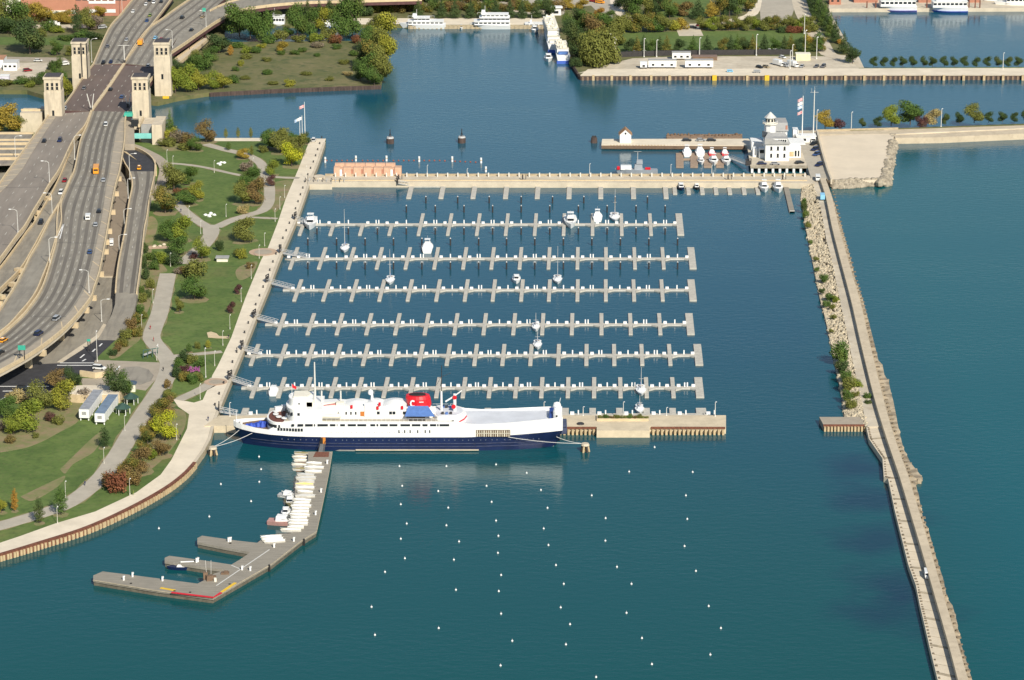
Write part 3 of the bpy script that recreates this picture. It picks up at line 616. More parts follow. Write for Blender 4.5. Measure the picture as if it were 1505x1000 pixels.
def finger(root, px, py, yt, yb, w_, gs=()):
    c = P(px, py, DKZ); a = P(px, yt, DKZ).y if yt else c.y; b = P(px, yb, DKZ).y if yb else c.y
    k = fdir(); m = MB()
    pts = [(c.x + (a - c.y) * k - w_ / 2, a), (c.x + (a - c.y) * k + w_ / 2, a), (c.x + (b - c.y) * k + w_ / 2, b), (c.x + (b - c.y) * k - w_ / 2, b)]
    for s_ in gs: m.prism([(c.x + s_ * .8, c.y - .98), (c.x + s_ * 3.6, c.y - 1.02), (c.x + s_ * .8, c.y - 3.2)], 0, DKZ + .03)
    return m.prism(pts, -.2, DKZ + .06).build('finger', M_fing, root)
def dock_row(y, x0, x1, fx, yt, yb, name, nb):
    c = P(x0, y, 0); r = empty('floating_dock', c, label='%s long floating dock counted from the long pier, with finger piers' % name, cat='dock')
    w_ = 2.0
    a, b = P(x0, y, DKZ), P(x1, y, DKZ)
    MB().prism(ribbon([a, b], w_), -.2, DKZ).build('walkway', M_fing, r)
    MB().prism(ribbon([a + Vector((0, -w_ / 2 - .12, 0)), b + Vector((0, -w_ / 2 - .12, 0))], .2), -.1, DKZ + .05).build('edge_board', M_edge, r)
    for i, x in enumerate(fx):
        last = i == len(fx) - 1
        finger(r, x, y, None if (i < nb) else yt, yb, 2.9 if last else 1.5, (-1,) if last else (-1, 1))
        q = P(x, y, DKZ)
        for s_ in ((-1,) if last else (-1, 1) if i % 2 == (nb > 0) * 1 or i % 3 == 0 else (1,)):
            MB().box(q.x + s_ * 1.75 + (.35 if s_ > 0 else -.35), q.y + w_ * .45 if i % 3 else q.y + w_ * .3, DKZ, 1.3, .9, 0.8).build('dock_box', M_white, r)
    for i in range(len(fx) - 1):
        x = (fx[i] + fx[i + 1]) / 2
        for dx in ((0,) if i % 2 else (-2, 2)):
            q = P(x + dx, y, DKZ); MB().box(q.x, q.y + .6, DKZ, .45, .45, 1.6).build('power_pedestal', M_white, r)
    return r
for rw_ in ROWS: dock_row(*rw_)
# dock along the long pier, one-sided
r = empty('floating_dock', P(605, 273, 0), label='floating dock lying against the long pier with fingers on its near side only', cat='dock')
a, b = P(600, 273.3, DKZ), P(985, 273.3, DKZ); MB().prism(ribbon([a, b], 2.4), -.2, DKZ).build('walkway', M_fing, r)
a, b = P(985, 272.6, DKZ), P(1160, 272.6, DKZ); MB().prism(ribbon([a, b], 2.0), -.2, DKZ).build('walkway', M_fing, r)
for i, x in enumerate([605, 651.7, 698, 745, 791, 837, 883, 930.5, 977.6]):
    finger(r, x, 273.3, None, 291, 2.2)
    q = P(x, 273.3, DKZ)
    for s_ in (-1, 1): MB().box(q.x + s_ * 2.2, q.y + .2, DKZ, 1.5, 1.1, .95).build('dock_box', M_white, r)
    if i < 8: q = P(x + 23, 273, DKZ); MB().box(q.x, q.y, DKZ, .45, .45, 1.4).build('power_pedestal', M_white, r)
for x in (991, 1011, 1031, 1051, 1071, 1092, 1112): finger(r, x, 272.6, None, 285, 1.9)
r = empty('floating_dock', P(1158, 290, 0), label='single slanting floating pontoon at the east end of the long pier', cat='dock')
MB().prism(PL([(1150, 267), (1157, 267), (1168, 311), (1160, 311)], .7), -.2, .7).build('walkway', M_wood, r)
MB().prism(PL([(1160.5, 311), (1168, 311), (1168, 309.8), (1160.5, 309.8)], .7), -.2, .85).build('edge_board', M_edge, r)
# half fingers behind the stone pier and by the ship
r = empty('floating_dock', P(700, 609, 0), label='floating dock along the stone pier behind the ferry, short fingers on its far side', cat='dock')
a, b = P(345, 610, DKZ), P(1040, 609, DKZ); MB().prism(ribbon([a, b], 2.2), -.2, DKZ).build('walkway', M_fing, r)
for i, x in enumerate([358.5, 398.6, 437, 475, 514, 553, 592, 631, 670, 716, 752, 793, 831, 871, 910.4, 950.6, 989, 1031]):
    finger(r, x, 609, 600, None, 3.6 if x > 1000 else 2.3)
    q = P(x, 609, DKZ)
    MB().box(q.x + 2.4, q.y, DKZ, 1.4, 1, .9).build('dock_box', M_white, r)
    q = P(x + 19, 609, DKZ); MB().box(q.x, q.y, DKZ, .45, .45, 1.5).build('power_pedestal', M_white, r)
# mooring piles of the two far rows
pile = empty('mooring_pile', (0, 0, 0)); tag(pile, None, 'mooring pile')
MB().cyl(0, 0, -1, 3.0, .34, n=8).build('pole', M_dkg, pile, local=True); MB().cyl(0, 0, 3.0, 3.5, .36, .1, n=8).build('cap', M_steel, pile, local=True)
pp = Proto(pile)
def piles(y, xs, where):
    for i, x in enumerate(xs): pp.place(P(x, y, 0), 0, 'black mooring pile, %s from left %s' % (ORD[i], where), 'black mooring piles in the marina', (1, 1, 1))
F1, F2 = ROWS[0][3], ROWS[1][3]
piles(312.5, [(F1[i] + F1[i + 1]) / 2 for i in range(3, 13)], 'behind the farthest finger dock')
piles(345, [466] + [(F1[i] + F1[i + 1]) / 2 for i in range(1, 13)], 'in front of the farthest finger dock')
piles(361, [(F2[i] + F2[i + 1]) / 2 for i in range(0, 14)], 'behind the second finger dock')
piles(396, [(F2[i] + F2[i + 1]) / 2 for i in range(0, 14)], 'in front of the second finger dock')
piles(299, [x + 21 for x in (605, 651.7, 698, 745, 791, 837, 883, 930.5)], 'in front of the dock on the long pier')
# gangways
def gangway(p, q, zp, zq, label):
    a, b = P(*p, zp), P(*q, zq); d = b - a; L = math.hypot(d.x, d.y); r = empty('gangway', (a.x, a.y, zp), math.atan2(d.y, d.x), label, 'gangway', 'gangways down to the marina docks')
    dz = zq - zp
    MB().loft([[(0, -.9, 0), (0, .9, 0), (0, .9, -.25), (0, -.9, -.25)], [(L, -.9, dz), (L, .9, dz), (L, .9, dz - .25), (L, -.9, dz - .25)]]).build('walkway', M_steel, r, local=True)
    for s_ in (-.9, .9):
        t = MB().tube((0, s_, 1.3), (L, s_, dz + 1.3), .09, 5)
        n = max(4, int(L / 1.6))
        for k in range(n):
            x0, x1 = L * k / n, L * (k + 1) / n; t.tube((x0, s_, dz * k / n), (x1, s_, dz * (k + 1) / n + 1.3), .06, 4).tube((x0, s_, dz * k / n), (x0, s_, dz * k / n + 1.3), .06, 4)
        t.build('railing', M_steel, r, local=True)
    g = MB(); g.box(0, -1.3, -.1, .3, .3, 3.2).box(0, 1.3, -.1, .3, .3, 3.2).box(0, 0, 2.8, .3, 2.9, .35).box(-.2, 0, 0, .1, 2.2, 2.3)
    g.build('gate', M_dkg, r, local=True)
for k, (a, b) in enumerate((((434, 322), (453, 328.5)), ((412, 371), (455, 379)), ((393, 414.5), (432, 424.5)), ((374, 466.5), (408, 475.5)), ((356, 513), (386, 521)), ((338, 557), (372, 568.5)), ((322, 604), (350, 609.5)))):
    gangway(a, b, GZ + .1, DKZ + .15, '%s gangway down from the promenade counted from the long pier' % ORD[k])
gangway((584, 269), (603, 272.5), 2.3, .8, 'gangway at the brick coloured pavilion end of the long pier')
gangway((1100, 243), (1072, 232), 2.6, .8, 'gangway from the white station to its boat slips')
# ================= LONG PIER =================
r = empty('pier', P(800, 268, 0), label='long straight concrete pier closing the marina on its far side', cat='pier')
z = 2.6
MB().prism(PL([(452, 258), (1188, 258), (1200, 262), (1196, 270.0), (1150, 269), (488, 267.5), (488, 271), (452, 271)], z), -1, z).build('deck', M_conc, r)
MB().prism(PL([(488, 265.2), (1186, 265.2), (1186, 266.2), (488, 266.2)], z), z + .005, z + .35).build('kerb', M_para, r)
MB().prism(ribbon(PL([(478, 258.4), (1185, 258.4)], z), .5), z + .005, z + .9).build('parapet', M_cwall, r)
for i in range(48):
    x = 493 + i * 15.0
    if x < 1185: q = P(x, 260, z); MB().box(q.x, q.y, z, .55, .55, 1.9).build('post', M_pole, r)
for (x, y) in ((586, 262), (768, 262), (1150, 262), (1070, 262)):
    q = P(x, y + 3, z); MB().box(q.x, q.y, z, .6, .6, 2.6).box(q.x + 1.5, q.y, z, .3, .3, 2.6).build('gate_post', M_dkg, r)
for i, (px, pt) in enumerate(((628, 243), (686.6, 248), (866.5, 241), (985.8, 242), (1046, 243))):
    b_ = P(px, 259, z); tk.place(b_, 0, 'thin pale pier lamp, %s from the left on the long pier' % ORD[i], 'lamps on the long pier', (.9, .9, HZ(px, 259, pt, z) / 11.6))
c = P(468, 265.5, z); r = empty('bike_rack', c, label='planter and bicycle racks at the root of the long pier', cat='planter')
MB().cyl(0, 5.5, 0, .7, 2.6, n=16, sy=1.3).build('planter', M_tower, r, local=True)
for k in range(10): MB().tube((-6 + k * 2, -3, 0), (-6 + k * 2, -1, 1.4), .12).tube((-6 + k * 2, -1, 1.4), (-5.2 + k * 2, 0, 0), .12).build('rack', M_steel if k % 2 else M_dkg, r, local=True)
# pavilion with buttresses
y0, y1 = 258.3, 249; z = 2.6
a = P(490.5, y0, z); b = P(590, y0, z); hgt = HZ(540, y0, 246.5, z) ; W_ = b.x - a.x
r = empty('sluice_house', ((a.x + b.x) / 2, a.y + 2.5, z), label='pinkish concrete sluice house with seven tall buttresses on the long pier', cat='building')
MB().box(0, 0, -2, W_, 5, hgt * .93 + 2).build('wall', M_stonep, r, local=True)
for k in range(7):
    x = -W_ / 2 + 1.6 + k * (W_ - 3.2) / 6
    MB().box(x, -.9, 0, 2.9 if k in (0, 6) else 3.6, 4.2, hgt * 1.02).build('buttress', M_stonep, r, local=True)
for k in range(6):
    x = -W_ / 2 + 1.6 + (k + .5) * (W_ - 3.2) / 6
    MB().box(x, -2.6, .3, 3.3, .3, hgt * .7).build('panel', M_brick, r, local=True)
    MB().box(x - 1.2, 1.4, hgt * .9, 4.5, 2, 1.6).build('roof_block', M_stonep, r, local=True)
MB().box(-W_ / 2 + 3.4, -3.05, 0, 1.1, .2, 3).box(W_ / 2 - 4.5, -3.05, 0, 1.1, .2, 3).build('door', M_white, r, local=True)
# boom floats
bf = empty('boom_float', (0, 0, 0)); tag(bf, None, 'float'); MB().lathe(0, 0, [(.1, -.2), (.42, 0), (.42, .28), (.1, .45)], 10).build('body', mat('orange_float', (.34, .09, .05), .7), bf, local=True); pb = Proto(bf)
n = 0
for i in range(30):
    x = 480 + i * 7.55; y = 236.5 + (0 if i < 23 else (i - 22) * .35)
    if i in (6, 12, 18, 24): continue
    pb.place(P(x, y, 0), 0, 'small orange boom float, %s from the left beyond the long pier' % ORD[n], 'floats of the boom line'); n += 1
bm = empty('boom_marker', (0, 0, 0)); tag(bm, None, 'marker'); MB().cyl(0, 0, -.5, 2.6, .5, n=8).build('body', M_white, bm, local=True); MB().cyl(0, 0, 1.2, 1.6, .53, n=8).build('band', M_tan, bm, local=True); pb = Proto(bm)
for i, (x, y) in enumerate(((478, 239), (523, 237), (568, 237), (616, 238), (664.6, 238), (707, 240), (714, 253))): pb.place(P(x, y, 0), 0, 'white can marker, %s from the left along the floating boom line' % ORD[i], 'white markers of the boom line')
# harbour beacons
for px, py, lb in ((573.5, 211, 'dark round channel beacon with light, left of the two in the outer water'), (678.7, 210, 'dark round channel beacon with light, right of the two in the outer water')):
    r = empty('beacon', P(px, py, 0), label=lb, cat='beacon')
    MB().lathe(0, 0, [(1.9, -1), (1.9, 2.4), (1.6, 2.6)], 12).build('body', M_rust, r, local=True); MB().cyl(0, 0, 2.6, 3.3, 1.9, 1.6).build('cap', M_steel, r, local=True)
    MB().tube((0, 0, 3.3), (0, 0, 7.0), .22).tube((-.7, 0, 3.3), (0, 0, 5.5), .1).tube((.7, 0, 3.3), (0, 0, 5.5), .1).build('mast', M_dkg, r, local=True)
# ================= STONE PIER by the ferry =================
r = empty('pier', P(700, 625, 0), label='beige stone pier behind the blue and white ferry', cat='pier'); z = 2.6
MB().prism(PL([(322, 611), (1067, 610.5), (1067, 627.5), (955, 627), (955, 633), (877, 633), (877, 627), (300, 626)], z), -1, z).build('deck', mat('pier_stone', (.58, .49, .345), .9, .1, .25), r)
MB().prism(PL([(877, 618), (953, 618), (953, 619.2), (877, 619.2)], z), z, z + .8).prism(PL([(877, 612.5), (877, 618), (878, 618), (878, 612.5)], z), z, z + .8).build('planter_wall', M_para, r)
for s0, s1 in ((560, 876), (957, 1066)):
    a, b = P(s0, 627.6, z), P(s1, 627.6, z); n = int((b.x - a.x) / 1.45); m_ = MB()
    MB().prism(ribbon([a, b], .5), 1.9, z - .01).build('beam', M_rustred, r)
    for i in range(n): m_.box(a.x + (b.x - a.x) * (i + .5) / n, a.y - .8, -.8, .75, 1.2, 2.6)
    tag(m_.build('pile_rib', M_tan, r), kind='stuff')
for (px, pb, pt, lb) in ((1051, 612, 591, 'thin lamp near the east end of the stone pier'), (916, 611, 591, 'thin lamp above the planter on the stone pier'), (857, 611, 598, 'short lamp left of the planter on the stone pier'), (979.5, 611, 599, 'short lamp right of the planter on the stone pier'), (338, 612, 592, 'thin lamp at the west end of the stone pier'), (799.5, 611, 591, 'thin lamp beyond the ferry stern deck')):
    tk.place(P(px, pb, z), 0, lb, None, (1, 1, HZ(px, pb, pt, z) / 11.6))
# mooring dolphins
for px, py, lb in ((313, 669, 'timber pile dolphin off the ferry bow holding two mooring lines'), (860, 664, 'timber pile dolphin off the ferry stern holding its mooring lines'), (853, 634, 'small dark pile cluster against the stone pier behind the stern')):
    r = empty('mooring_dolphin', P(px, py, 0), label=lb, cat='dolphin')
    for k in range(7):
        a_ = k * 2 * math.pi / 6; q = (0, 0) if k == 6 else (math.cos(a_) * 1.1, math.sin(a_) * 1.1); MB().tube((q[0] * 1.4, q[1] * 1.4, -1), (q[0] * .8, q[1] * .8, 2.4), .36, 8).build('pile', M_dkg if k % 2 else M_tan, r, local=True)
    MB().cyl(0, 0, 2.3, 3.0, 1.5, 1.2).build('cap', M_conc if px != 853 else M_dkg, r, local=True)
# ================= FERRY =================
def ip(x, t):
    for (a, b), (c, d) in zip(t[:-1], t[1:]):
        if x <= c: return b + (d - b) * (x - a) / (c - a) if x > a else b
    return t[-1][1]
SC0 = 4.28; yc = P(600, 663, 0).y + 8.3; bx = P(344, 652, 0).x
ship = empty('ferry', (bx, yc, 0), label='large moored ferry with navy hull, white upperworks and red funnel', cat='ship')
U = lambda px: (px - 344) / SC0
BD = [(0, .35), (1, 1.5), (3, 3.0), (7, 5.0), (13, 6.9), (22, 8.1), (35, 8.4), (82, 8.4), (98, 7.7), (107, 6.9), (113, 6.0)]
BW_ = [(0, .02), (3, .1), (8, 2.2), (15, 4.9), (25, 7.2), (40, 8.3), (80, 8.3), (98, 6.8), (108, 4.2), (113, 2.0)]
ZN = [(0, 6.3), (8, 5.6), (20, 5.15), (35, 4.95), (80, 4.95), (95, 5.5), (113, 6.6)]
XS = [0, .5, 1, 2, 3, 4.5, 6, 8, 10, 13, 16, 20, 25, 30, 35, 45, 60, 75, 82, 90, 95, 98, 102, 105, 107, 110, 112, 113]
def sta(u, lo, hi, fl=0.0):
    z0, z1 = lo(u), hi(u)
    def hb(z):
        t = max(0, min(1, (z + .2) / ip(u, ZN))); return ip(u, BW_) + (ip(u, BD) - ip(u, BW_)) * t ** 1.3 + fl
    def xx(z): return u + max(0, (3.2 - u)) * max(0, 1 - z / 6.0) if u < 3.2 else u - max(0, u - 109) * max(0, 1 - z / 6) * .6
    zs = [z0, z0 + (z1 - z0) * .5, z1]
    return [(xx(z), -hb(z), z) for z in zs] + [(xx(z), hb(z), z) for z in zs[::-1]]
MB().loft([sta(u, lambda u: -1, lambda u: ip(u, ZN)) for u in XS]).build('hull', M_navy, ship, local=True)
# waterline boot strip + rubbing strakes
M_strk = mat('scuffed_navy', (0.05, 0.06, 0.11), .5, .3, .5)
st = MB()
for z in (2.6, 1.5):
    pts = [(u, -(ip(u, BW_) + (ip(u, BD) - ip(u, BW_)) * (max(0, (z + .2) / ip(u, ZN))) ** 1.3) - .06) for u in XS[6:-3]]
    for (a, b), (c, d) in zip(pts[:-1], pts[1:]): st.loft([[(a, b - .12, z), (a, b + .1, z), (a, b + .1, z + .22), (a, b - .12, z + .22)], [(c, d - .12, z), (c, d + .1, z), (c, d + .1, z + .22), (c, d - .12, z + .22)]])
st.build('strake', M_strk, ship, local=True)
MB().box((U(525) + U(705)) / 2, -8.75, .35, (705 - 525) / SC0, .5, .32).build('fender', M_conc, ship, local=True)
MB().loft([[(x, s * (ip(x, BW_) + .05), z) for s, z in ((-1, -.2), (-1, .32), (1, .32), (1, -.2))] for x in XS[5:-2]]).build('boot_stripe', mat('boot_stripe', (.32, .30, .27), .7), ship, local=True)
# white band
ZT = [(0, 8.3), (3, 7.9), (8, 7.3), (12.4, 7.1), (12.5, 7.1), (15, 8.6), (18, 10.4), (20, 10.6), (77, 10.6), (79.5, 9.9), (85, 9.55), (95, 10.0), (108, 11.0), (113, 11.3)]
DK = [(0, 6.5), (12, 6.5), (15.5, 6.5), (16, 8), (18, 10.1), (77, 10.2), (78, 9.0), (95, 9.2), (109, 9.9), (113, 10)]
XS2 = sorted(set(XS + [12.4, 15.5, 16, 17, 18, 77, 78, 79.5, 85, 108, 109]))
MB().loft([sta(u, lambda u: ip(u, ZN) + .002, lambda u: ip(u, DK), .02) for u in XS2]).build('upper_hull', M_white, ship, local=True)
for s in (-1, 1):
    b = MB()
    for u0, u1 in zip(XS2[:-1], XS2[1:]):
        q = []
        for u in (u0, u1):
            h = ip(u, BD) + .03; z0 = max(ip(u, DK) - .4, ip(u, ZN)); z1 = max(ip(u, ZT), z0 + .1)
            q.append([(u, s * h, z0), (u, s * h, z1), (u, s * (h - min(.3, h)), z1), (u, s * (h - min(.3, h)), z0)])
        b.loft(q)
    b.build('bulwark', M_white, ship, local=True)
M_deckw = mat('brown_deck', (0.17, 0.11, 0.07), .85, .15, .6)
def deckpiece(name, u0, u1, z, m, inset=.32):
    us = [u0] + [u for u in XS2 if u0 < u < u1] + [u1]
    MB().prism([(u, -(ip(u, BD) - inset)) for u in us] + [(u, (ip(u, BD) - inset)) for u in us[::-1]], z - .3, z).build(name, m, ship, local=True)
deckpiece('fore_deck', 1.2, 15, 6.56, M_deckw); deckpiece('main_deck', 18.3, 77, 10.28, mat('cream_deck', (.45, .41, .33), .85, .12, .6)); 
us = [78.2, 85, 95, 102, 107.5]
MB().loft([[(u, -(ip(u, BD) - .33), ip(u, DK) - .2), (u, (ip(u, BD) - .33), ip(u, DK) - .2), (u, (ip(u, BD) - .33), ip(u, DK) + .12), (u, -(ip(u, BD) - .33), ip(u, DK) + .12)] for u in us]).build('stern_deck', M_grey, ship, local=True)
# forward curved house with tables on it
def rounded(u0, u1, hw, z0, z1, n=9, r=None, back=0):
    r = r or hw; pts = [(u0 + r * .8 * (1 - math.cos(a)), -hw * math.sin(a)) for a in [math.pi / 2 * k / n for k in range(n, -1, -1)]]
    pts = pts[:-1] + [(x, -y) for x, y in pts[::-1]]
    if back:
        pts += [(u1 - back * (1 - math.cos(a)), hw * math.cos(math.pi / 2 - a)) for a in [math.pi / 2 * k / n for k in range(n, -1, -1)]][0:0]
        bk = [(u1 - back + back * math.cos(a), hw * math.sin(a)) for a in [math.pi / 2 - math.pi * k / (2 * n) for k in range(2 * n + 1)]]
        return MB().prism(pts + bk, z0, z1)
    return MB().prism(pts + [(u1, hw), (u1, -hw)], z0, z1)
rounded(11.6, 24, 7.2, 6.56, 9.9, r=5).build('forward_house', M_white, ship, local=True)
rounded(12.2, 23, 6.8, 9.9, 10.05, r=5).build('forward_deck', mat('red_brown_deck', (.14, .05, .035), .8, .1, .5), ship, local=True)
wl = MB()
for k in range(13):
    a = math.pi / 2 * (0.2 + k / 14)
    x = 11.6 + 4 * (1 - math.cos(a)) ; y = -7.25 * math.sin(a)
    wl.box(x + (0 if k < 11 else (k - 10) * .8), y, 8.0, .75, .3, 1.0, math.atan2(-math.cos(a), math.sin(a) * .8) * 1.0)
wl.build('window_row', M_glass, ship, local=True)
sd = MB()
for k in range(9): sd.box(16 + k * 1.0, -(ip(16 + k * 1.0, BD)) - .02, 7.0 if k else 7, .72, .2, 1.0)
sd.build('window_row', M_glass, ship, local=True)
for (u, y) in ((14.5, 2.6), (14.6, -.2), (15.8, -3.0), (17.8, -4.5)): MB().cyl(u, y, 10.5, 10.75, 1.0, n=12).cyl(u, y, 10.05, 10.5, .12).build('table', M_white, ship, local=True)
MB().box(15.2, 4.9, 10.05, 2.6, 1.8, 1.5, .3).box(17.0, 5.6, 10.05, 1.6, 1.2, 1.9, .3).build('canopy', M_white, ship, local=True)
# blue tarpaulin heap on the foredeck
tp = MB(); rnd.seed(3)
for k in range(9):
    u = 4.8 + k * .75; hh = (1.2, 1.0, 1.9, 1.4, 1.1, 2.0, 2.3, 2.6, 2.2)[k]
    tp.cyl(u, rnd.uniform(-1.6, .6), 6.5, 6.5 + hh * .72, rnd.uniform(.9, 1.7), rnd.uniform(.2, .7), 7)
tp.build('tarpaulin', mat('blue_tarp', (.025, .07, .40), .7, .35, 1.2), ship, local=True)
MB().cyl(2.6, 0, 6.5, 8.2, .5).build('bow_winch', M_white, ship, local=True)
MB().tube((1.0, 0, 7), (1.0, 0, 12), .1).build('jack_staff', M_white, ship, local=True)
# bridge block
rounded(18.3, 31, 7.6, 10.28, 14.6, r=4.5).build('bridge_house', M_white, ship, local=True)
br = MB()
for k in range(9):
    a = math.pi / 2 * (-.8 + 1.6 * k / 8); br.box(18.3 + 3.6 * (1 - math.cos(a)) - .1 * math.cos(a), -7.65 * math.sin(a), 12.4, .3, 1.3, 1.1, -a * .8)
br.build('window_row', M_glass, ship, local=True)
rounded(19.2, 27.5, 4.4, 14.6, 17.2, r=3).build('wheelhouse', M_white, ship, local=True)
MB().prism([(21, -3.2), (25.5, -3.2), (27, 0), (25.5, 3.2), (21, 3.2)], 17.2, 17.9).box(26.8, -3.3, 14.6, 2.6, 2.2, 1.6).build('wheelhouse_roof', M_cream, ship, local=True)
MB().box(23, -7.66, 12.5, .8, .2, .9).box(23, -4.46, 15.4, .5, .2, .6).build('porthole', M_glass, ship, local=True)
MB().tube((20.3, 0, 17), (20.3, 0, 21.5), .07).build('flag_pole', M_white, ship, local=True)
MB().face((20.35, 0, 21.4), (21.9, .3, 20.2), (21.7, .3, 19.3), (20.35, 0, 20.1)).build('flag', M_red, ship, local=True)
# long cabin with scalloped roof
MB().box((31 + 59.6) / 2, 0, 10.28, 28.6, 8.2, 4.2).build('cabin', M_white, ship, local=True)
def arch(u0, u1, h, hw=3.9, z=14.48, n=10):
    return MB().loft([[(u0 + (u1 - u0) * k / n, s * hw, zz) for s, zz in ((-1, z - .1), (-1, z + .05 + .5 * h * math.sin(math.pi * k / n)), (0, z + .05 + h * math.sin(math.pi * k / n)), (1, z + .05 + .5 * h * math.sin(math.pi * k / n)), (1, z - .1))] for k in range(n + 1)])
for u0, u1, h in ((31, 38.5, .4), (38.6, 46, .9), (46.1, 51.5, 1.2), (51.6, 59.5, 1.3)): arch(u0, u1, h).build('cabin_roof', M_white, ship, local=True)
cw = MB()
for px, w_ in ((511, 1.4), (518, 1.4), (525, 1.4)): cw.box(U(px), -4.15, 11.7, .5, .2, 1.0)
for px in (558, 576, 581, 596): cw.box(U(px), -4.15, 11.8, .95, .2, 1.0)
cw.build('window_row', M_glass, ship, local=True)
MB().box(U(535), -4.2, 11.2, 1.5, .3, 1.6).build('life_ring_box', M_rustred if 0 else mat('orange_box', (.55, .18, .03), .6), ship, local=True)
rl = MB()
for px, z in ((519, 14.0), (557, 13.6), (560, 15.0), (593, 13.7)): rl.box(U(px), -4.3, z, .8, .5, 1.1)
rl.build('life_ring', M_red, ship, local=True)
dw = MB(); 
for a_, b_ in ((432, 436), (441, 449), (452, 463), (465, 466.5), (470, 485), (488, 496), (498, 499), (503, 510), (514, 526), (528, 541), (547, 554), (556, 558.5), (561, 572.5), (575, 586.5), (591, 605), (607.5, 620), (623, 630.5), (634, 643), (644.5, 646.5), (648, 662)):
    dw.box(U((a_ + b_) / 2), -8.45, 8.95, (b_ - a_) / SC0, .12, .75)
dw.build('promenade_window', M_glass, ship, local=True)
dw = MB()
for px in (588.6, 597, 605, 616, 627, 633.5): dw.box(U(px), -8.45, 6.5, .38, .12, 1.05)
for k in range(24): dw.box(U(482 + k * 6.2 + (k % 3) * 1.3), -8.44, 6.6, .16, .1, .18)
dw.build('side_window', M_glass, ship, local=True)
pw = MB(); rnd.seed(5)
for k in range(44): u = 17 + k * 2.05 + rnd.uniform(-.4, .4); pw.box(u, -(ip(u, BD)) + .12 if u > 35 else -ip(u, BD) + .35, 3.75, .3, .35, .3)
tag(pw.build('porthole', mat('pale_porthole', (.14, .16, .22), .3), ship, local=True), kind='stuff')
# gallery opening
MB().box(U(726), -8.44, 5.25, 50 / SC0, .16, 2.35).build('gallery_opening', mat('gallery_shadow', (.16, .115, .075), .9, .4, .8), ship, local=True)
g = MB()
for k in range(15): g.box(U(703 + k * 3.3), -8.56, 5.25, .16 if k % 3 else .3, .1, 2.2)
g.box(U(726), -8.56, 6.35, 49 / SC0, .1, .14); g.build('gallery_rail', M_cream, ship, local=True)
# entry door
MB().box(U(478), -8.5, 2.5, 1.5, .2, 2.4).build('entry_door', mat('orange_door', (.60, .22, .03), .6), ship, local=True); MB().box(U(475.4), -8.5, 2.6, .9, .22, 2.2).build('doorway', M_black, ship, local=True)
# lifeboat with davits
lb = MB().loft([[(30.5 + t * 7.0, -6.3 + 1.15 * math.sin(math.pi * min(1, max(0, t * .9 + .05))) ** .5 * math.sin(a) , 12.0 + .95 * math.cos(a) * (1 if math.cos(a) < 0 else .75) + (.3 if abs(t - .5) > .45 else 0)) for a in [2 * math.pi * k / 10 for k in range(10)]] for t in [k / 8 for k in range(9)]])
lb.build('lifeboat', M_cream, ship, local=True)
MB().tube((31.2, -4.5, 10.4), (31.2, -5.2, 13.6), .16).tube((31.2, -5.2, 13.6), (31.2, -6.4, 13.2), .12).build('davit', M_white, ship, local=True)
MB().tube((36.8, -4.5, 10.4), (36.8, -5.2, 13.6), .16).tube((36.8, -5.2, 13.6), (36.8, -6.4, 13.2), .12).build('davit', M_white, ship, local=True)
MB().box(U(502), -2.6, 14.5, 2.6, 2.2, 1.3).box(U(488), -1, 14.5, 6, .5, .5, .15).build('deck_locker', M_cream, ship, local=True)
MB().loft([[(U(478), -3.4, 14.55), (U(478), -2.7, 14.55), (U(478), -2.7, 14.7), (U(478), -3.4, 14.7)], [(U(498), -2.9, 14.6), (U(498), -1.7, 14.6), (U(498), -1.7, 15.2), (U(498), -2.9, 15.2)]]).build('rescue_boat', mat('salmon_paint', (.55, .20, .16), .6), ship, local=True)
# masts and posts
MB().tube((28.2, 0, 14), (28.2, 0, 29.2), .42, 8, .22).build('mast', M_pole, ship, local=True)
MB().tube((U(474), 1, 14.4), (U(474), 1, 18.6), .28).build('post', M_pole, ship, local=True); MB().tube((U(502), 1, 14.4), (U(502), 1, 18.6), .28).build('post', M_pole, ship, local=True)
MB().cyl(U(548), 1.2, 15, 17.4, .55, .35, 8).build('dome_pillar', M_white, ship, local=True)
MB().lathe(U(546), 1.2, [(.1, 16.9), (.8, 17.3), (.95, 17.9), (.8, 18.6), (.1, 19)], 12).build('radar_dome', M_white, ship, local=True)
MB().box(U(544), -3.9, 11, 2.9, 1.2, 4.9).build('stair_trunk', M_white, ship, local=True)
# funnel
fu = U(617)
MB().lathe(0, 0, [(1, 10.3), (1.0, 12.5), (.82, 15)], 20).build('tmp', M_white, ship, local=True)
bpy.data.objects.remove(bpy.data.objects['tmp'])
def ell(cx, cy, prof, n=22):
    return MB().loft([[(cx + dx + rx * math.cos(2 * math.pi * k / n), cy + ry * math.sin(2 * math.pi * k / n), z) for k in range(n)] for rx, ry, z, dx in prof])
ell(fu, 0, [(6.2, 4.0, 10.3, .2), (5.4, 3.6, 12.6, .3), (4.0, 3.1, 13.4, 0)]).build('funnel_base', M_white, ship, local=True)
ell(fu, 0, [(3.7, 3.1, 12.9, .2), (4.2, 3.1, 14.3, .1), (4.3, 2.9, 16.4, -.3), (4.0, 2.5, 17.5, -.4)]).build('funnel', M_red, ship, local=True)
ell(fu - .6, 0, [(2.9, 1.5, 17.5, .1), (2.8, 1.4, 17.8, .1)]).build('funnel_top', M_black, ship, local=True)
em = MB()
for k in range(9):
    a = math.pi * (.35 + 1.3 * k / 8); x = fu - 2.0 + .75 * math.cos(a); z = 15.2 + 1.0 * math.sin(a)
    em.box(x, -2.98 + .16 * abs(x - fu + .2), z - .22, .5, .55, .44)
em.box(fu + .9, -3.0, 15.7, 1.5, .3, .22, .05); em.build('funnel_emblem', M_white, ship, local=True)
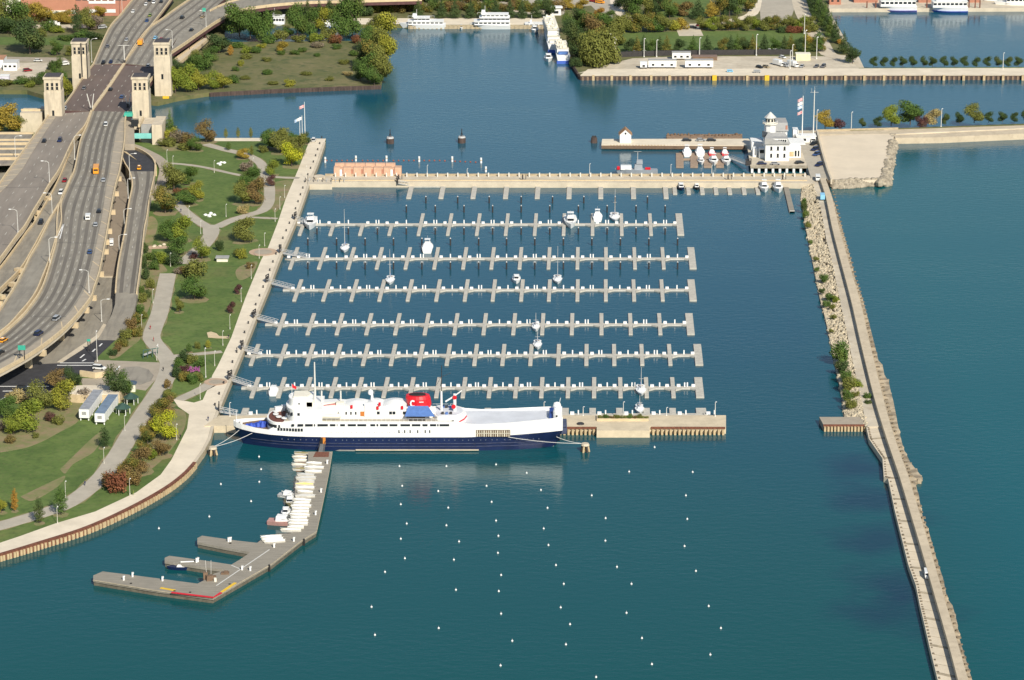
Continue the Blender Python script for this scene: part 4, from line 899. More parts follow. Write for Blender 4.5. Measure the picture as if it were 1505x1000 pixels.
MB().loft([[(fu - 3.6, -3.2, 14.3), (fu + 3.2, -3.2, 14.3), (fu + 3.2, -3.2, 14.5), (fu - 3.6, -3.2, 14.5)], [(fu - 4.6, -7.2, 12.0), (fu + 5.6, -7.2, 12.0), (fu + 5.6, -7.2, 12.2), (fu - 4.6, -7.2, 12.2)]]).build('awning', M_blue, ship, local=True)
MB().box(fu - .5, -6.4, 10.3, 5.5, .3, 1.3).build('bar_counter', M_dkg, ship, local=True)
MB().tube((U(650), 0, 10.3), (U(650), 0, 18.8), .42, 8, .34).build('mast', M_white, ship, local=True)
MB().tube((U(650), 0, 18.8), (U(650.8), 0, 28), .14).tube((U(645), 0, 23.4), (U(664), 1, 25.0), .07).tube((U(643), 0, 21), (U(650), 0, 24), .06).build('mast_top', M_dkg, ship, local=True)
MB().tube((U(669.5), -.6, 10.3), (U(669.5), -.6, 18.0), .55, 8).tube((U(656), -.6, 15.2), (U(669), -.6, 17.2), .3).tube((U(669), -.6, 17.2), (U(680), -.6, 19.2), .22).build('boom', M_white, ship, local=True)
MB().tube((U(669.5), -1.3, 16.8), (U(669.5), -.9, 16.9), .75, 12).tube((U(668), -1.4, 13.6), (U(668), -1.0, 13.6), .75, 12).build('boom_disc', M_red, ship, local=True)
# aft terraces
rounded(U(639), U(684), 6.4, 10.28, 11.6, r=2, back=5).build('aft_house', M_white, ship, local=True)
rounded(U(641), U(681), 5.4, 11.6, 11.75, r=2, back=4.4).build('aft_terrace', M_grey, ship, local=True)
rounded(U(668), U(687), 7.9, 8.9, 10.35, r=.3, back=5.0).build('aft_bulwark', M_white, ship, local=True)
for k, (x, y) in enumerate(((652, 3.6), (657, 3.2), (663, 3), (652, -3.6), (658, -3.8), (664, -3.6))): MB().box(U(x), y, 11.75, .9, .9, .7).build('deck_seat', M_dkg if k % 2 else M_blue, ship, local=True)
MB().tube((U(676), -7.0, 10.0), (U(684), -5.2, 10.5), .22).tube((U(684), -5.2, 10.5), (U(687), -2, 10.5), .22).build('hose', M_red, ship, local=True)
# deck edge railing along main deck
rr = MB()
for s in (-1, 1):
    rr.tube((31, s * 8.1, 11.5), (76, s * 8.1, 11.5), .05, 4)
    for k in range(30): rr.tube((31 + k * 1.55, s * 8.1, 10.3), (31 + k * 1.55, s * 8.1, 11.5), .045, 4)
rr.build('railing', M_white, ship, local=True)
# stern towers and ramp door
MB().lathe(U(820), -4.4, [(1.5, 9.5), (1.5, 13.0), (1.2, 14.0), (.4, 14.5)], 14, .9).build('stern_tower', M_white, ship, local=True)
MB().lathe(U(820), 4.4, [(1.4, 9.5), (1.4, 12.2), (1.1, 13.1), (.4, 13.4)], 14, .9).build('stern_tower', M_white, ship, local=True)
MB().box(U(812), 0, 9.9, 1.6, 7, 1.8).build('ramp_door', mat('deep_blue', (.02, .06, .25), .6), ship, local=True)
MB().box(U(819), -4.4 - 1.38, 11.4, .6, .2, .6).build('porthole', M_glass, ship, local=True)
MB().tube((U(822), -4.4, 15), (U(824.5), -4.4, 17.8), .1).build('stern_staff', M_white, ship, local=True)
MB().box(U(829.5), 0, 4.4, 2.2, 7, 3.0).box(U(831), 0, 7.2, 1.4, 8, .3).build('stern_gallery', M_strk, ship, local=True)
# mooring lines
def rope(p, q, label):
    m = MB(); n = 6; pr_ = None; p = Vector(p); q = Vector(q)
    for k in range(n + 1):
        t = k / n; v = p.lerp(q, t) - Vector((0, 0, 1.2 * 4 * t * (1 - t) * .5))
        if pr_ is not None: m.tube(pr_, v, .09, 5)
        pr_ = v
    tag(m.build('mooring_line', M_pole), label, 'rope')
W = lambda u, y, z: (bx + u, yc + y, z)
d1 = P(313, 669, 0) + Vector((0, 0, 2.9)); d2 = P(860, 664, 0) + Vector((0, 0, 2.9))
rope(d1, W(2.2, -1.5, 5.4), 'white mooring line from the bow dolphin to the stem of the ferry')
rope(d1, W(7, -4.2, 5.2), 'white mooring line from the bow dolphin to the ferry side, lower of two')
rope(d2, W(U(817), -4.5, 4.0), 'white mooring line from the stern dolphin to the ferry stern, upper of two')
rope(d2, W(U(748), -8.3, 5.0), 'long slack mooring line from the stern dolphin along the ferry side')
# boarding ramp from the planked pier
c = P(473, 663, 1.5); r = empty('boarding_ramp', c, label='grey boarding ramp from the planked pier up to the orange door', cat='gangway')
q = Vector(W(U(477), -8.6, 2.7)) - c
MB().loft([[(-1, -4, .25), (1, -4, .25), (1, -4, 0), (-1, -4, 0)], [(q.x - .9, q.y, q.z), (q.x + .9, q.y, q.z), (q.x + .9, q.y, q.z - .2), (q.x - .9, q.y, q.z - .2)]]).build('walkway', mat('ramp_grey', (.13, .14, .15), .7), r, local=True)
MB().tube((-1, -4, 1.2), (q.x - .9, q.y, q.z + 1), .08).tube((1, -4, 1.2), (q.x + .9, q.y, q.z + 1), .08).build('railing', M_dkg, r, local=True)
# ================= PLANKED PIER (near) =================
Z = 2.0; r = empty('pier', P(440, 780, 0), label='grey planked pier bending from the ferry with three side arms', cat='pier')
MB().prism(PL([(453, 664), (488, 664), (484, 690), (475, 735), (465, 781), (442, 795), (400, 828), (313, 878.5), (230, 867.5), (137, 852), (137, 846), (151, 840), (230, 850), (290, 858), (300, 853), (315, 843), (332, 838), (295, 833.5), (242, 825), (242, 820), (249, 817), (300, 824), (340, 830), (352, 823), (368, 812), (330, 805), (290, 797), (290, 791), (297, 787.5), (350, 795), (378, 798), (392, 787), (407, 785), (427, 784), (441, 776), (449, 740), (452, 700)], Z), 1.2, Z).build('deck', M_wood, r)
inn = [(453.5, 665), (487.3, 665), (483.2, 690), (474.2, 735), (464.3, 780.5), (441.5, 794.5), (399.5, 827.5), (312.7, 877.8), (230, 866.8), (137.6, 851.5), (138, 846.5), (151.5, 840.6), (230, 850.6), (290.5, 858.6), (300.5, 853.6), (315.5, 843.6), (333.5, 838), (295, 833), (242.6, 824.5), (242.6, 820.3), (249.4, 817.6), (300, 824.6), (340.5, 830.6), (352.5, 823.6), (369.5, 812), (330, 804.5), (290.6, 796.6), (290.6, 791.3), (297.4, 788.1), (350, 795.6), (378.5, 798.6), (392.5, 787.6), (407, 785.6), (427.6, 784.6), (441.6, 776), (449.6, 740), (452.6, 700)]
MB().prism(PL(inn, Z), -.6, 1.2).build('side_timber', mat('dark_side_timber', (.13, .115, .085), .9, .25, .6), r)  # coloured darker than the fender boards, so the gaps between them read dark
out = [(488.2, 664), (484.2, 690), (475.2, 735), (465.2, 781.3), (442.2, 795.4), (400.2, 828.4), (313, 879.2), (230, 868.2), (137, 852.6)]
bd = MB()
for z_ in (1.9, 1.35, .8, .3): bd.prism(ribbon(PL(out, z_), .25), z_ - .2, z_ + .02)
bd.build('fender_board', mat('pale_fender', (.42, .36, .26), .9, .2, .6), r)
MB().prism(ribbon(PL([(252, 871.2), (313.5, 878.6), (325, 871.5)], Z), .9), Z + .01, Z + .14).build('red_kerb', M_red, r)
MB().prism(ribbon(PL([(236, 864.5), (257, 868.2)], Z), .9), Z + .01, Z + .13).build('yellow_kerb', M_yel, r); MB().prism(ribbon(PL([(326, 870.5), (346, 857)], Z), .9), Z + .01, Z + .13).build('yellow_kerb', M_yel, r)
for a, b in (((318, 861), (396, 808)), ((340, 831), (352, 836))): MB().prism(ribbon(PL([a, b], Z), .35), Z, Z + .03).build('deck_joint', M_pole, r)
MB().prism(PL([(464, 664.5), (484, 664.5), (483, 672), (460, 672)], Z), Z, Z + .05).build('entry_mat', M_rustred, r)
for k, (x, y) in enumerate(((195, 848), (182, 853), (239, 854), (339, 796), (336, 796.5), (291, 826), (289, 827), (356, 838), (368, 839), (403, 805), (432, 796), (481, 682), (472, 724), (464, 757))):
    q = P(x, y, Z); MB().box(q.x, q.y, Z, .5, .45, 1.5).box(q.x + .1, q.y - .1, Z + 1.1, .6, .4, .4).build('power_pedestal', M_white, r)
for x, y in ((193, 861), (257, 872), (338, 862), (396, 834), (339, 802), (447, 796), (280, 874)):
    q = P(x, y + 1, .9); MB().box(q.x, q.y - .6, -1, .6, .5, 3.2).build('pile', M_black, r)
q = P(308, 853, Z); r2 = empty('equipment_stack', q, label='brown jumble of gear and a barrel at the corner of the planked pier', cat='gear')
MB().box(0, 0, 0, 2.2, 1.6, 1.6, .4, .9).box(-1.3, 1, 0, 1.4, 1.1, 2.2, .2).box(1.3, .6, 0, 1.2, 1.2, 1.2).build('crate', M_deckw, r2, local=True); MB().cyl(1.8, -1.0, 0, 1.1, .45).build('barrel', M_cream, r2, local=True); MB().tube((-1, 1, 2), (-1.2, 1, 6), .06).tube((.4, 1, 1.6), (.5, 1, 6), .06).build('rod', M_pole, r2, local=True)
q = P(331, 843.5, Z); tag(MB().box(q.x, q.y, Z, 2.4, 1.6, .5).box(q.x + .3, q.y, Z + .5, 1.2, .8, .4).build('equipment_stack', M_deckw), 'low brown pile of gear between the lower two arms of the planked pier', 'gear')
# ================= BREAKWATER =================
wl_ = [(1205, 262), (1214, 290), (1222, 330), (1232, 370), (1244, 415), (1253, 450), (1263, 495), (1275, 545), (1285, 585), (1297, 625), (1310, 665), (1322, 700), (1340, 760), (1355, 810), (1375, 880), (1395, 950), (1412, 1015), (1440, 1120)]
wr_ = [(1213, 262), (1223, 290), (1232, 330), (1243, 370), (1256, 415), (1266, 450), (1276, 495), (1288, 545), (1298, 585), (1309, 625), (1322, 665), (1335, 700), (1353, 760), (1368, 810), (1388, 880), (1409, 950), (1427, 1015), (1455, 1120)]
ledge = [(1216, 272), (1227, 300), (1239, 340), (1250, 380), (1257, 410), (1268, 440), (1276, 470), (1285, 505), (1291, 530), (1297, 536), (1300, 552), (1306, 560), (1309, 575), (1313, 590), (1317, 610), (1321, 632), (1328, 660), (1338, 680), (1356, 702), (1344, 704), (1350, 728), (1356, 760), (1366, 785), (1378, 827), (1386, 850), (1392, 880), (1400, 890), (1408, 920), (1406, 925), (1415, 955), (1432, 1010), (1458, 1110)]
M_bw = mat('breakwater_concrete', (0.46, 0.38, 0.265), .92, .12, .12); add_layer(M_bw, (0.17, 0.14, 0.10), .3, .44, .64, fac=.8)
M_bwt = mat('breakwater_top', (0.54, 0.455, 0.33), .92, .08, .15); add_layer(M_bwt, (0.38, 0.31, 0.22), .5, .5, .7, fac=.5)
br_ = empty('breakwater', P(1300, 640, 0), label='long pale concrete breakwater running down the right side of the harbour', cat='breakwater')
bz = 2.4
MB().prism(PL(wl_[:1] + wl_, bz) + PL([(x - 1.5, y) for x, y in ledge[::-1]], bz)[:0] + PL(wr_[::-1], bz), -2, bz).build('core', M_bw, br_)
MB().prism(PL(smooth(wl_, 2), bz + 1.75) + PL(smooth(wr_, 2), bz + 1.75)[::-1], bz + .003, bz + 1.75).build('parapet', M_bwt, br_)
lm = MB().prism(PL(wr_, 1.3) + PL(ledge[::-1], 1.3), -2, 1.3); lm.build('ledge', M_bw, br_)
bb = MB(); rnd.seed(11)
for i in range(64):      # broken edge blocks and drain notches along both ledges
    t = i / 63 * (len(ledge) - 2); k = int(t); f = t - k; x = ledge[k][0] + (ledge[k + 1][0] - ledge[k][0]) * f; y = ledge[k][1] + (ledge[k + 1][1] - ledge[k][1]) * f
    q = P(x - 1.0, y, 1.3); bb.box(q.x + rnd.uniform(-.9, -.3), q.y, -.5, rnd.uniform(.8, 1.6), rnd.uniform(3, 8), rnd.uniform(1.2, 1.85), rnd.uniform(-.2, .2))
tag(bb.build('edge_block', M_bw, br_), kind='stuff')
plat = [(1273, 627), (1277, 645), (1290, 664), (1297, 674), (1299, 701), (1305, 703), (1315, 750), (1325, 790), (1335, 830), (1346, 860), (1352, 890), (1358, 915), (1366, 950), (1382, 1015), (1405, 1110)]
MB().prism(PL(plat, 2.0) + PL([(x, y) for x, y in wl_[::-1] if y > 620], 2.0), -2, 2.0).build('platform', mat('platform_concrete', (.62, .535, .405), .92, .08, .15), br_)
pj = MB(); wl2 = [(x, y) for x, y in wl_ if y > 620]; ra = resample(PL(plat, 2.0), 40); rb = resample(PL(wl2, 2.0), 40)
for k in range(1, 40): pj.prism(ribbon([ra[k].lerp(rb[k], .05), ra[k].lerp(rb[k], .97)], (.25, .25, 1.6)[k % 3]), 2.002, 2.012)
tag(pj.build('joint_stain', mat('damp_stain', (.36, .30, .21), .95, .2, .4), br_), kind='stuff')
nt_ = MB()
for i in range(95):
    t = i / 94 * (len(plat) - 2); k = int(t); f = t - k; x = plat[k][0] + (plat[k + 1][0] - plat[k][0]) * f + 3.2; y = plat[k][1] + (plat[k + 1][1] - plat[k][1]) * f
    q = P(x, y, 2.0); nt_.box(q.x, q.y, 2.0, rnd.uniform(.35, .7), rnd.uniform(.5, 1.1), rnd.uniform(.1, .3))
for i in range(110):
    t = i / 109 * (len(wr_) - 2); k = int(t); f = t - k; x = wr_[k][0] + (wr_[k + 1][0] - wr_[k][0]) * f + 4; y = wr_[k][1] + (wr_[k + 1][1] - wr_[k][1]) * f
    q = P(x, y, 1.3); nt_.box(q.x, q.y, 1.3, rnd.uniform(.5, 1.2), rnd.uniform(.6, 1.4), rnd.uniform(.2, .5))
tag(nt_.build('notch_block', mat('dark_notch', (.2, .16, .11), .9, .3, 1), br_), kind='stuff')  # dark notches drawn as small raised blocks in a dark colour
road_l = [(1193, 266), (1200, 285), (1207, 310), (1214, 350), (1224, 390), (1234, 440), (1245, 490), (1253, 530), (1262, 570), (1270, 610), (1275, 627)]
slab('road', road_l + [(1298, 627)] + [(x, y) for x, y in wl_[9::-1]], bz + .05, M_gravel, -1)
# rock bank
bank = [(1180, 268), (1177, 290), (1183, 330), (1190, 365), (1197, 400), (1205, 440), (1213, 470), (1222, 510), (1230, 550), (1238, 585), (1241, 612)]
bkm = MB().prism(PL(bank, .3) + PL([(x, y) for x, y in road_l[::-1]][1:], .3), -2, .6)
struct('rock_bank', bkm, mat('sandy_rubble', (.50, .42, .29), .95, .22, .25))
def rocks(name, n, pick, m, s0=.7, s1=1.9):
    b = MB()
    for i in range(n):
        px, py, z = pick(i); q = P(px, py, z); s = rnd.uniform(s0, s1); n_ = rnd.choice((5, 6)); a0 = rnd.random() * 6; h = s * rnd.uniform(.5, 1.0)
        b.loft([[(q.x + s * k_ * rnd.uniform(.75, 1.15) * math.cos(a0 + 2 * math.pi * j / n_), q.y + s * k_ * rnd.uniform(.75, 1.15) * math.sin(a0 + 2 * math.pi * j / n_), z + zz) for j in range(n_)] for k_, zz in ((.9, -h), (1.0, 0), (.55, h * rnd.uniform(.6, 1)))])
    return tag(b.build(name, m), kind='stuff')
def strip_pick(A, B, za, zb):
    def f(i):
        t = rnd.random() * (len(A) - 1.001); k = int(t); fr = t - k; u = rnd.random()
        a = (A[k][0] + (A[k + 1][0] - A[k][0]) * fr, A[k][1] + (A[k + 1][1] - A[k][1]) * fr); b = (B[k][0] + (B[k + 1][0] - B[k][0]) * fr, B[k][1] + (B[k + 1][1] - B[k][1]) * fr)
        return a[0] + (b[0] - a[0]) * u, a[1] + (b[1] - a[1]) * u, za + (zb - za) * u
    return f
M_rockl = mat('pale_rock', (0.46, 0.395, 0.285), .95, .25, .4)
rd2 = road_l[:5] + road_l[5:]
rocks('riprap', 3200, strip_pick(bank, rd2[:11], .25, 2.25), M_rockl, .25, .85)
# east apron with riprap edge
slab('apron', [(1200, 200), (1316, 196), (1312, 205), (1305, 235), (1297, 265), (1222, 266), (1216, 264)], 2.9, mat('apron_concrete', (.66, .565, .43), .9, .05, .1), -1)
tag(MB().prism(ribbon(PL([(1201, 196), (1208, 225), (1216, 252), (1222, 268)], 3), .8), 2, 4.4).build('wall', M_conc), 'dark low wall along the west edge of the apron', 'wall')
rocks('riprap', 620, strip_pick([(1318, 197), (1317, 215), (1312, 240), (1309, 262), (1306, 272)], [(1310, 199), (1307, 218), (1302, 240), (1297, 258), (1292, 268)], .2, 2.6), M_rock, .8, 1.9)
rocks('riprap', 620, strip_pick([(1310, 272), (1280, 273), (1250, 276), (1226, 277)], [(1300, 265), (1278, 265), (1250, 266), (1224, 267)], .2, 2.5), M_rock, .8, 1.9)
# south pier to the right of the apron
q = empty('pier', P(1400, 190, 0), label='stone pier with a tree row running off the right edge of the view', cat='pier')
MB().prism(PL([(1195, 193), (1505, 182.5), (1800, 173), (1800, 193), (1505, 196.5), (1380, 202), (1316, 203), (1312, 197), (1195, 198)], 3.0), -1, 3.0).build('deck', M_bwt, q)
MB().prism(PL([(1316, 197), (1505, 188.5), (1800, 180), (1800, 181.4), (1505, 190), (1316, 198.6)], 3.0), 3.003, 3.5).build('kerb', M_conc, q)
MB().prism(ribbon(PL([(1200, 193.6), (1320, 190.5)], 3), .5), 3, 4).build('fence', M_cwall, q)
slab('lawn', [(1250, 191), (1505, 182), (1800, 173.5), (1800, 175), (1505, 184), (1250, 192.5)], 3.12, M_scrub, 2.9)
# small sheet-piled spur
q = empty('pier', P(1240, 625, 0), label='short sheet piled spur jutting left from the breakwater', cat='pier'); z = 2.2
MB().prism(PL([(1204, 613), (1270, 613), (1276, 624), (1210, 624)], z), -1, z).build('deck', M_walk, q)
a, b = P(1210, 624.3, z), P(1274, 624.3, z); MB().prism(ribbon([a, b], .4), 1.5, z + .05).build('beam', M_rustred, q); m_ = MB()
for i in range(13): m_.box(a.x + (b.x - a.x) * (i + .5) / 13, a.y - .7, -.8, .7, 1.1, 2.4)
tag(m_.build('pile_rib', M_tan, q), kind='stuff')
# ================= STATION =================
sz = 2.8
q = empty('pier', P(985, 210, 0), label='flat concrete pier with a little gabled hut west of the white station', cat='pier')
MB().prism(PL([(885, 204.5), (1100, 204), (1110, 214), (884, 213)], 2.2), -1, 2.2).build('deck', M_prom, q)
MB().prism(PL([(884, 213.2), (1095, 214.2), (1095, 215), (884, 214)], 2.2), .6, 1.9).build('timber_face', M_deckw, q)
for k in range(24): p = P(898 + k * 4.6, 213.8, 1.8); MB().box(p.x, p.y - .9, -.8, .5, .5, 3).build('fender_pile', M_tan, q)
q = empty('pier', P(1035, 200, 0), label='older brown timber pier lying behind the flat concrete pier', cat='pier')
MB().prism(PL([(979, 198), (1091, 197), (1091, 203.2), (980, 203.2)], 2.0), -1, 2.0).build('deck', mat('old_timber', (.25, .17, .11), .95, .25, .5), q)
rnd.seed(9); jb = MB()
for k in range(22): p = P(982 + k * 5, rnd.uniform(198.5, 201), 2); jb.box(p.x, p.y, 2, rnd.uniform(.5, 1.6), rnd.uniform(.4, 1), rnd.uniform(.3, 1.4), rnd.random())
tag(jb.build('debris', M_deckw, q), kind='stuff')
c = P(919, 208.5, 2.2); hut = empty('hut', c, label='small white hut with brown gabled roof on the pier', cat='hut'); hut.scale = (.78, .78, .82)
MB().box(0, 0, 0, 7, 7, 5).build('wall', M_white, hut, local=True)
MB().loft([[(-3.5, y, 5), (3.5, y, 5), (0, y, 8.0)] for y in (-3.5, 3.5)]).build('gable', M_white, hut, local=True)
M_broof = mat('brown_shingle', (.33, .19, .10), .9, .12, 1)
for s in (-1, 1): MB().loft([[(s * 4.2, y, 4.6), (0, y, 8.2), (0, y, 8.5), (s * 4.2, y, 4.95)] for y in (-4, 4)]).build('roof', M_broof, hut, local=True)
MB().box(0, -3.6, 5.2, 1.0, .25, 1.1).build('window', M_glass, hut, local=True)
c = P(873, 210, 0); q = empty('mooring_dolphin', c, label='dark pile cluster in the water off the west end of the hut pier', cat='dolphin')
MB().cyl(0, 0, -1, 2.6, 1.8, 1.5, 9).build('pile', M_rust, q, local=True); MB().box(0, 0, 2.6, 2.2, .4, .9).build('cap', M_dkg, q, local=True)
# deck on piles
q = empty('station_deck', P(1140, 240, 0), label='deck on white piles carrying the white marine safety station', cat='deck')
MB().prism(PL([(1098, 214), (1175, 205), (1190, 246), (1103, 246)], sz), sz - .5, sz).build('deck', M_conc, q)
MB().prism(ribbon(PL([(1103, 246), (1187, 246)], sz), .5), sz, sz + .8).build('railing', M_rock, q)
for k in range(9):
    p = P(1105.5 + k * 10.2, 246.5, sz - .4); MB().box(p.x, p.y, -1, 1.1, 1.1, sz + .6).build('pile', M_white, q)
    p = P(1105.5 + k * 10.2, 238, sz - .4); MB().box(p.x, p.y, -1, 1.1, 1.1, sz + .4).build('pile', M_white, q)
slab('road', [(1162, 205), (1200, 198), (1207, 225), (1215, 262), (1192, 262), (1187, 246), (1176, 215)], sz + .02, M_path, -1)
slab('apron', [(1170, 192), (1200, 192), (1200, 199), (1172, 206)], sz, M_conc, -1)
# the station building
st_ = empty('station_building', P(1142, 236, sz), label='white wooden station with an octagonal lookout tower on piles', cat='building')
s_ = SC(1142, 236, sz)
def bxp(px0, px1, pyb, dep, h, z0=0, name='wall', m=M_white):
    a = P(px0, pyb, sz); b = P(px1, pyb, sz); o = origin(st_)
    return MB().box((a.x + b.x) / 2 - o.x, a.y + dep / 2 - o.y, z0, b.x - a.x, dep, h).build(name, m, st_, local=True), (a.x + b.x) / 2 - o.x, a.y - o.y, b.x - a.x
w1, cx, cy, W1 = bxp(1125, 1159, 237, 14, 7.2)                    # front block
for s in (-1, 1):
    MB().loft([[(cx - W1 / 2 - .5, cy - .8 + (0 if s < 0 else 15.6), 7.1), (cx + W1 / 2 + .5, cy - .8 + (0 if s < 0 else 15.6), 7.1), (cx + W1 / 2 + .5, cy - .8 + (0 if s < 0 else 15.6), 7.4), (cx - W1 / 2 - .5, cy - .8 + (0 if s < 0 else 15.6), 9.8)],
               [(cx - W1 / 2 + 1.5, cy + 7, 10.2), (cx + W1 / 2 - 1.5, cy + 7, 10.2), (cx + W1 / 2 - 1.5, cy + 7, 10.5), (cx - W1 / 2 + 1.5, cy + 7, 10.5)]]).build('roof', M_roofg, st_, local=True)
MB().loft([[(cx - W1 / 2 + .5, cy + 1, 7.2), (cx + W1 / 2 - .5, cy + 1, 7.2), (cx + W1 / 2 - .5, cy + 13, 7.2), (cx - W1 / 2 + .5, cy + 13, 7.2)], [(cx - W1 / 2 + 1.6, cy + 6.9, 10.1), (cx + W1 / 2 - 1.6, cy + 6.9, 10.1), (cx + W1 / 2 - 1.6, cy + 7.1, 10.1), (cx - W1 / 2 + 1.6, cy + 7.1, 10.1)]]).build('gable', M_white, st_, local=True)
dm = MB().box(cx + .2, cy + 1.6, 7.3, W1 * .78, 2.6, 1.9); dm.build('dormer', M_white, st_, local=True)
MB().box(cx + .2, cy + 2.2, 9.2, W1 * .82, 3.8, .3).build('dormer_roof', M_roofg, st_, local=True)
for k in range(8):
    x = cx - W1 * .34 + (k if k < 4 else k + .35) * W1 * .093; MB().box(x, cy + .22, 7.7, .75, .2, 1.2).build('window', M_glass, st_, local=True)
for zz in (1.6, 4.6):
    for k in (-1, 0, 1):
        wn = MB().box(cx + .3 + k * W1 * .28, cy - .06, zz, .9, .2, 1.5).build('window', M_glass, st_, local=True)
        MB().box(cx + .3 + k * W1 * .28, cy - .1, zz - .25, 1.3, .25, .22).build('sill', M_roofg, wn, local=True)
w2, cx2, cy2, W2 = bxp(1134, 1156, 218, 16, 7.6)                # rear block with tall roof
MB().loft([[(cx2 - W2 / 2 - 1.6, cy2 - 1, 7.4), (cx2 + W2 / 2 + .5, cy2 - 1, 7.4), (cx2 + W2 / 2 + .5, cy2 + 17, 7.4), (cx2 - W2 / 2 - 1.6, cy2 + 17, 7.4)], [(cx2 - 1, cy2 + 3, 10.2), (cx2 + W2 / 2 + .3, cy2 + 3, 10.2), (cx2 + W2 / 2 + .3, cy2 + 14, 10.2), (cx2 - 1, cy2 + 14, 10.2)]]).build('roof', M_roofg, st_, local=True)
w3, *_ = bxp(1159, 1176, 232, 13, 4.8); MB().box(*(lambda o, p: (p.x - o.x, p.y - o.y))(origin(st_), P(1167.5, 225, sz)), 4.8, 8.6, 13, .3).build('roof', M_white, st_, local=True)
bxp(1105, 1121, 222, 10, 3.6, name='annex'); bxp(1107, 1113, 231, 5, 3.4, name='annex'); bxp(1116, 1124, 233, 3, 4.2, name='porch')
bxp(1117, 1123, 233.2, .2, 1.4, 2.2, 'window', M_glass); bxp(1160, 1166, 232.2, .2, 2.0, .6, 'doorway', M_tan); bxp(1167.5, 1170, 232.2, .2, 2.4, .6, 'window', M_glass); bxp(1172, 1174, 232.2, .2, 2.4, .6, 'window', M_glass)
o = origin(st_); p = P(1131, 221, sz) - o; tx, ty = p.x, p.y
oc = lambda r, z0, z1, nm, m, r1=None: MB().cyl(tx, ty, z0, z1, r, r1, n=8).build(nm, m, st_, local=True)
oc(2.7, 0, 11.2, 'tower', M_white); oc(3.6, 11.2, 11.6, 'gallery', M_cream); oc(2.1, 11.6, 13.9, 'lantern', M_cream)
for k in range(8):
    a = math.pi / 8 + k * math.pi / 4; MB().box(tx + 1.98 * math.cos(a), ty + 1.98 * math.sin(a), 12.1, .3, .9, 1.3, a).build('lantern_window', M_glass, st_, local=True)
oc(2.9, 13.9, 16.2, 'tower_roof', mat('pale_roof', (.52, .52, .50), .8, .05), .25)
gr = MB()
for k in range(8):
    a, b = k * math.pi / 4, (k + 1) * math.pi / 4; gr.tube((tx + 3.5 * math.cos(a), ty + 3.5 * math.sin(a), 12.4), (tx + 3.5 * math.cos(b), ty + 3.5 * math.sin(b), 12.4), .08, 4).tube((tx + 3.5 * math.cos(a), ty + 3.5 * math.sin(a), 11.6), (tx + 3.5 * math.cos(a), ty + 3.5 * math.sin(a), 12.4), .07, 4)
gr.build('gallery_railing', M_white, st_, local=True)
MB().box(tx + 7.5, ty - 3, 9.4, .9, .9, 1.6).build('chimney', M_brick, st_, local=True)
for px, pb, w_, d_, h_, lb in ((1168.5, 204, 6.5, 6, 4.5, 'white box truck parked behind the station'), (1184, 208, 9, 5, 3, 'small flat roofed white gatehouse behind the flagpole')):
    r = empty('gatehouse' if w_ > 7 else 'box_truck', P(px, pb, sz), label=lb, cat='gatehouse' if w_ > 7 else 'truck')
    MB().box(0, 0, .5 if w_ < 7 else 0, w_ * .4 if w_ < 7 else w_, d_, h_).build('body' if w_ < 7 else 'wall', M_white, r, local=True)
    if w_ < 7:
        MB().box(0, -4.2, .5, 2.3, 2.2, 2.0).build('cab', M_white, r, local=True); MB().box(0, -5.35, 1.5, 2.0, .1, .8).build('windscreen', M_glass, r, local=True)
        for x in (-1, 1):
            for y in (-4.2, 2): MB().tube((x * 1.1 - .15, y, .5), (x * 1.1 + .15, y, .5), .5, 10).build('wheel', M_black, r, local=True)
    else: MB().box(0, 0, 3, 10, 6, .3).build('roof', M_white, r, local=True); MB().box(-1, -2.55, .8, 2, .1, 1.2).build('window', M_glass, r, local=True)
st_.scale = (1.02, 1, 1.16)
# flags
def flagpole(px, pb, pt, z, flags, label, r_=.22):
    c = P(px, pb, z); h = HZ(px, pb, pt, z); r = empty('flagpole', c, label=label, cat='flagpole')
    MB().tube((0, 0, 0), (0, 0, h), r_, 8, r_ * .5).build('pole', M_white, r, local=True)
    for f, (m, zz) in enumerate(flags):
        k = MB(); L = 2.6; n = 5
        for j in range(n): k.face(*[(-L * t, .5 * math.sin(t * 6), h * zz + dz - .9 * t) for t, dz in ((j / n, 0), (j / n, -1.5), ((j + 1) / n, -1.5), ((j + 1) / n, 0))])
        k.build('flag', m, r, local=True)
M_flag = mat('striped_flag', (.55, .12, .14), .8, col2=(.75, .66, .66), scale=2.5, stretch=(.2, .2, 4)); M_wb = mat('pale_blue_flag', (.7, .72, .78), .8, col2=(.35, .50, .70), scale=.8)
flagpole(448.5, 207, 150, GZ, [(M_flag, .93)], 'tallest flagpole with a striped flag at the promenade tip'); flagpole(444.5, 207, 170, GZ, [(M_white, .95)], 'shorter flagpole with white flag, nearer the tall one', .18); flagpole(441, 207, 172, GZ, [(M_wb, .95)], 'shorter flagpole with white flag, farther from the tall one', .18)
flagpole(1178.5, 209, 141, sz, [(M_flag, .96), (M_white, .88), (M_wb, .80), (M_flag, .68)], 'white flagpole flying four flags beside the station', .3)
r = empty('radio_mast', P(1195, 206, sz), label='tall slim mast with small antennas right of the four flags', cat='mast'); h = HZ(1195, 206, 133, sz)
MB().tube((0, 0, 0), (0, 0, h), .35, 8, .2).build('pole', M_pole, r, local=True); MB().tube((-2, 0, h - 1), (2, 0, h - 1), .1).tube((0, 0, h), (0, 0, h + 2), .08).tube((-1.4, 0, h - 1), (-1.4, 0, h + 1), .08).build('antenna', M_steel, r, local=True)
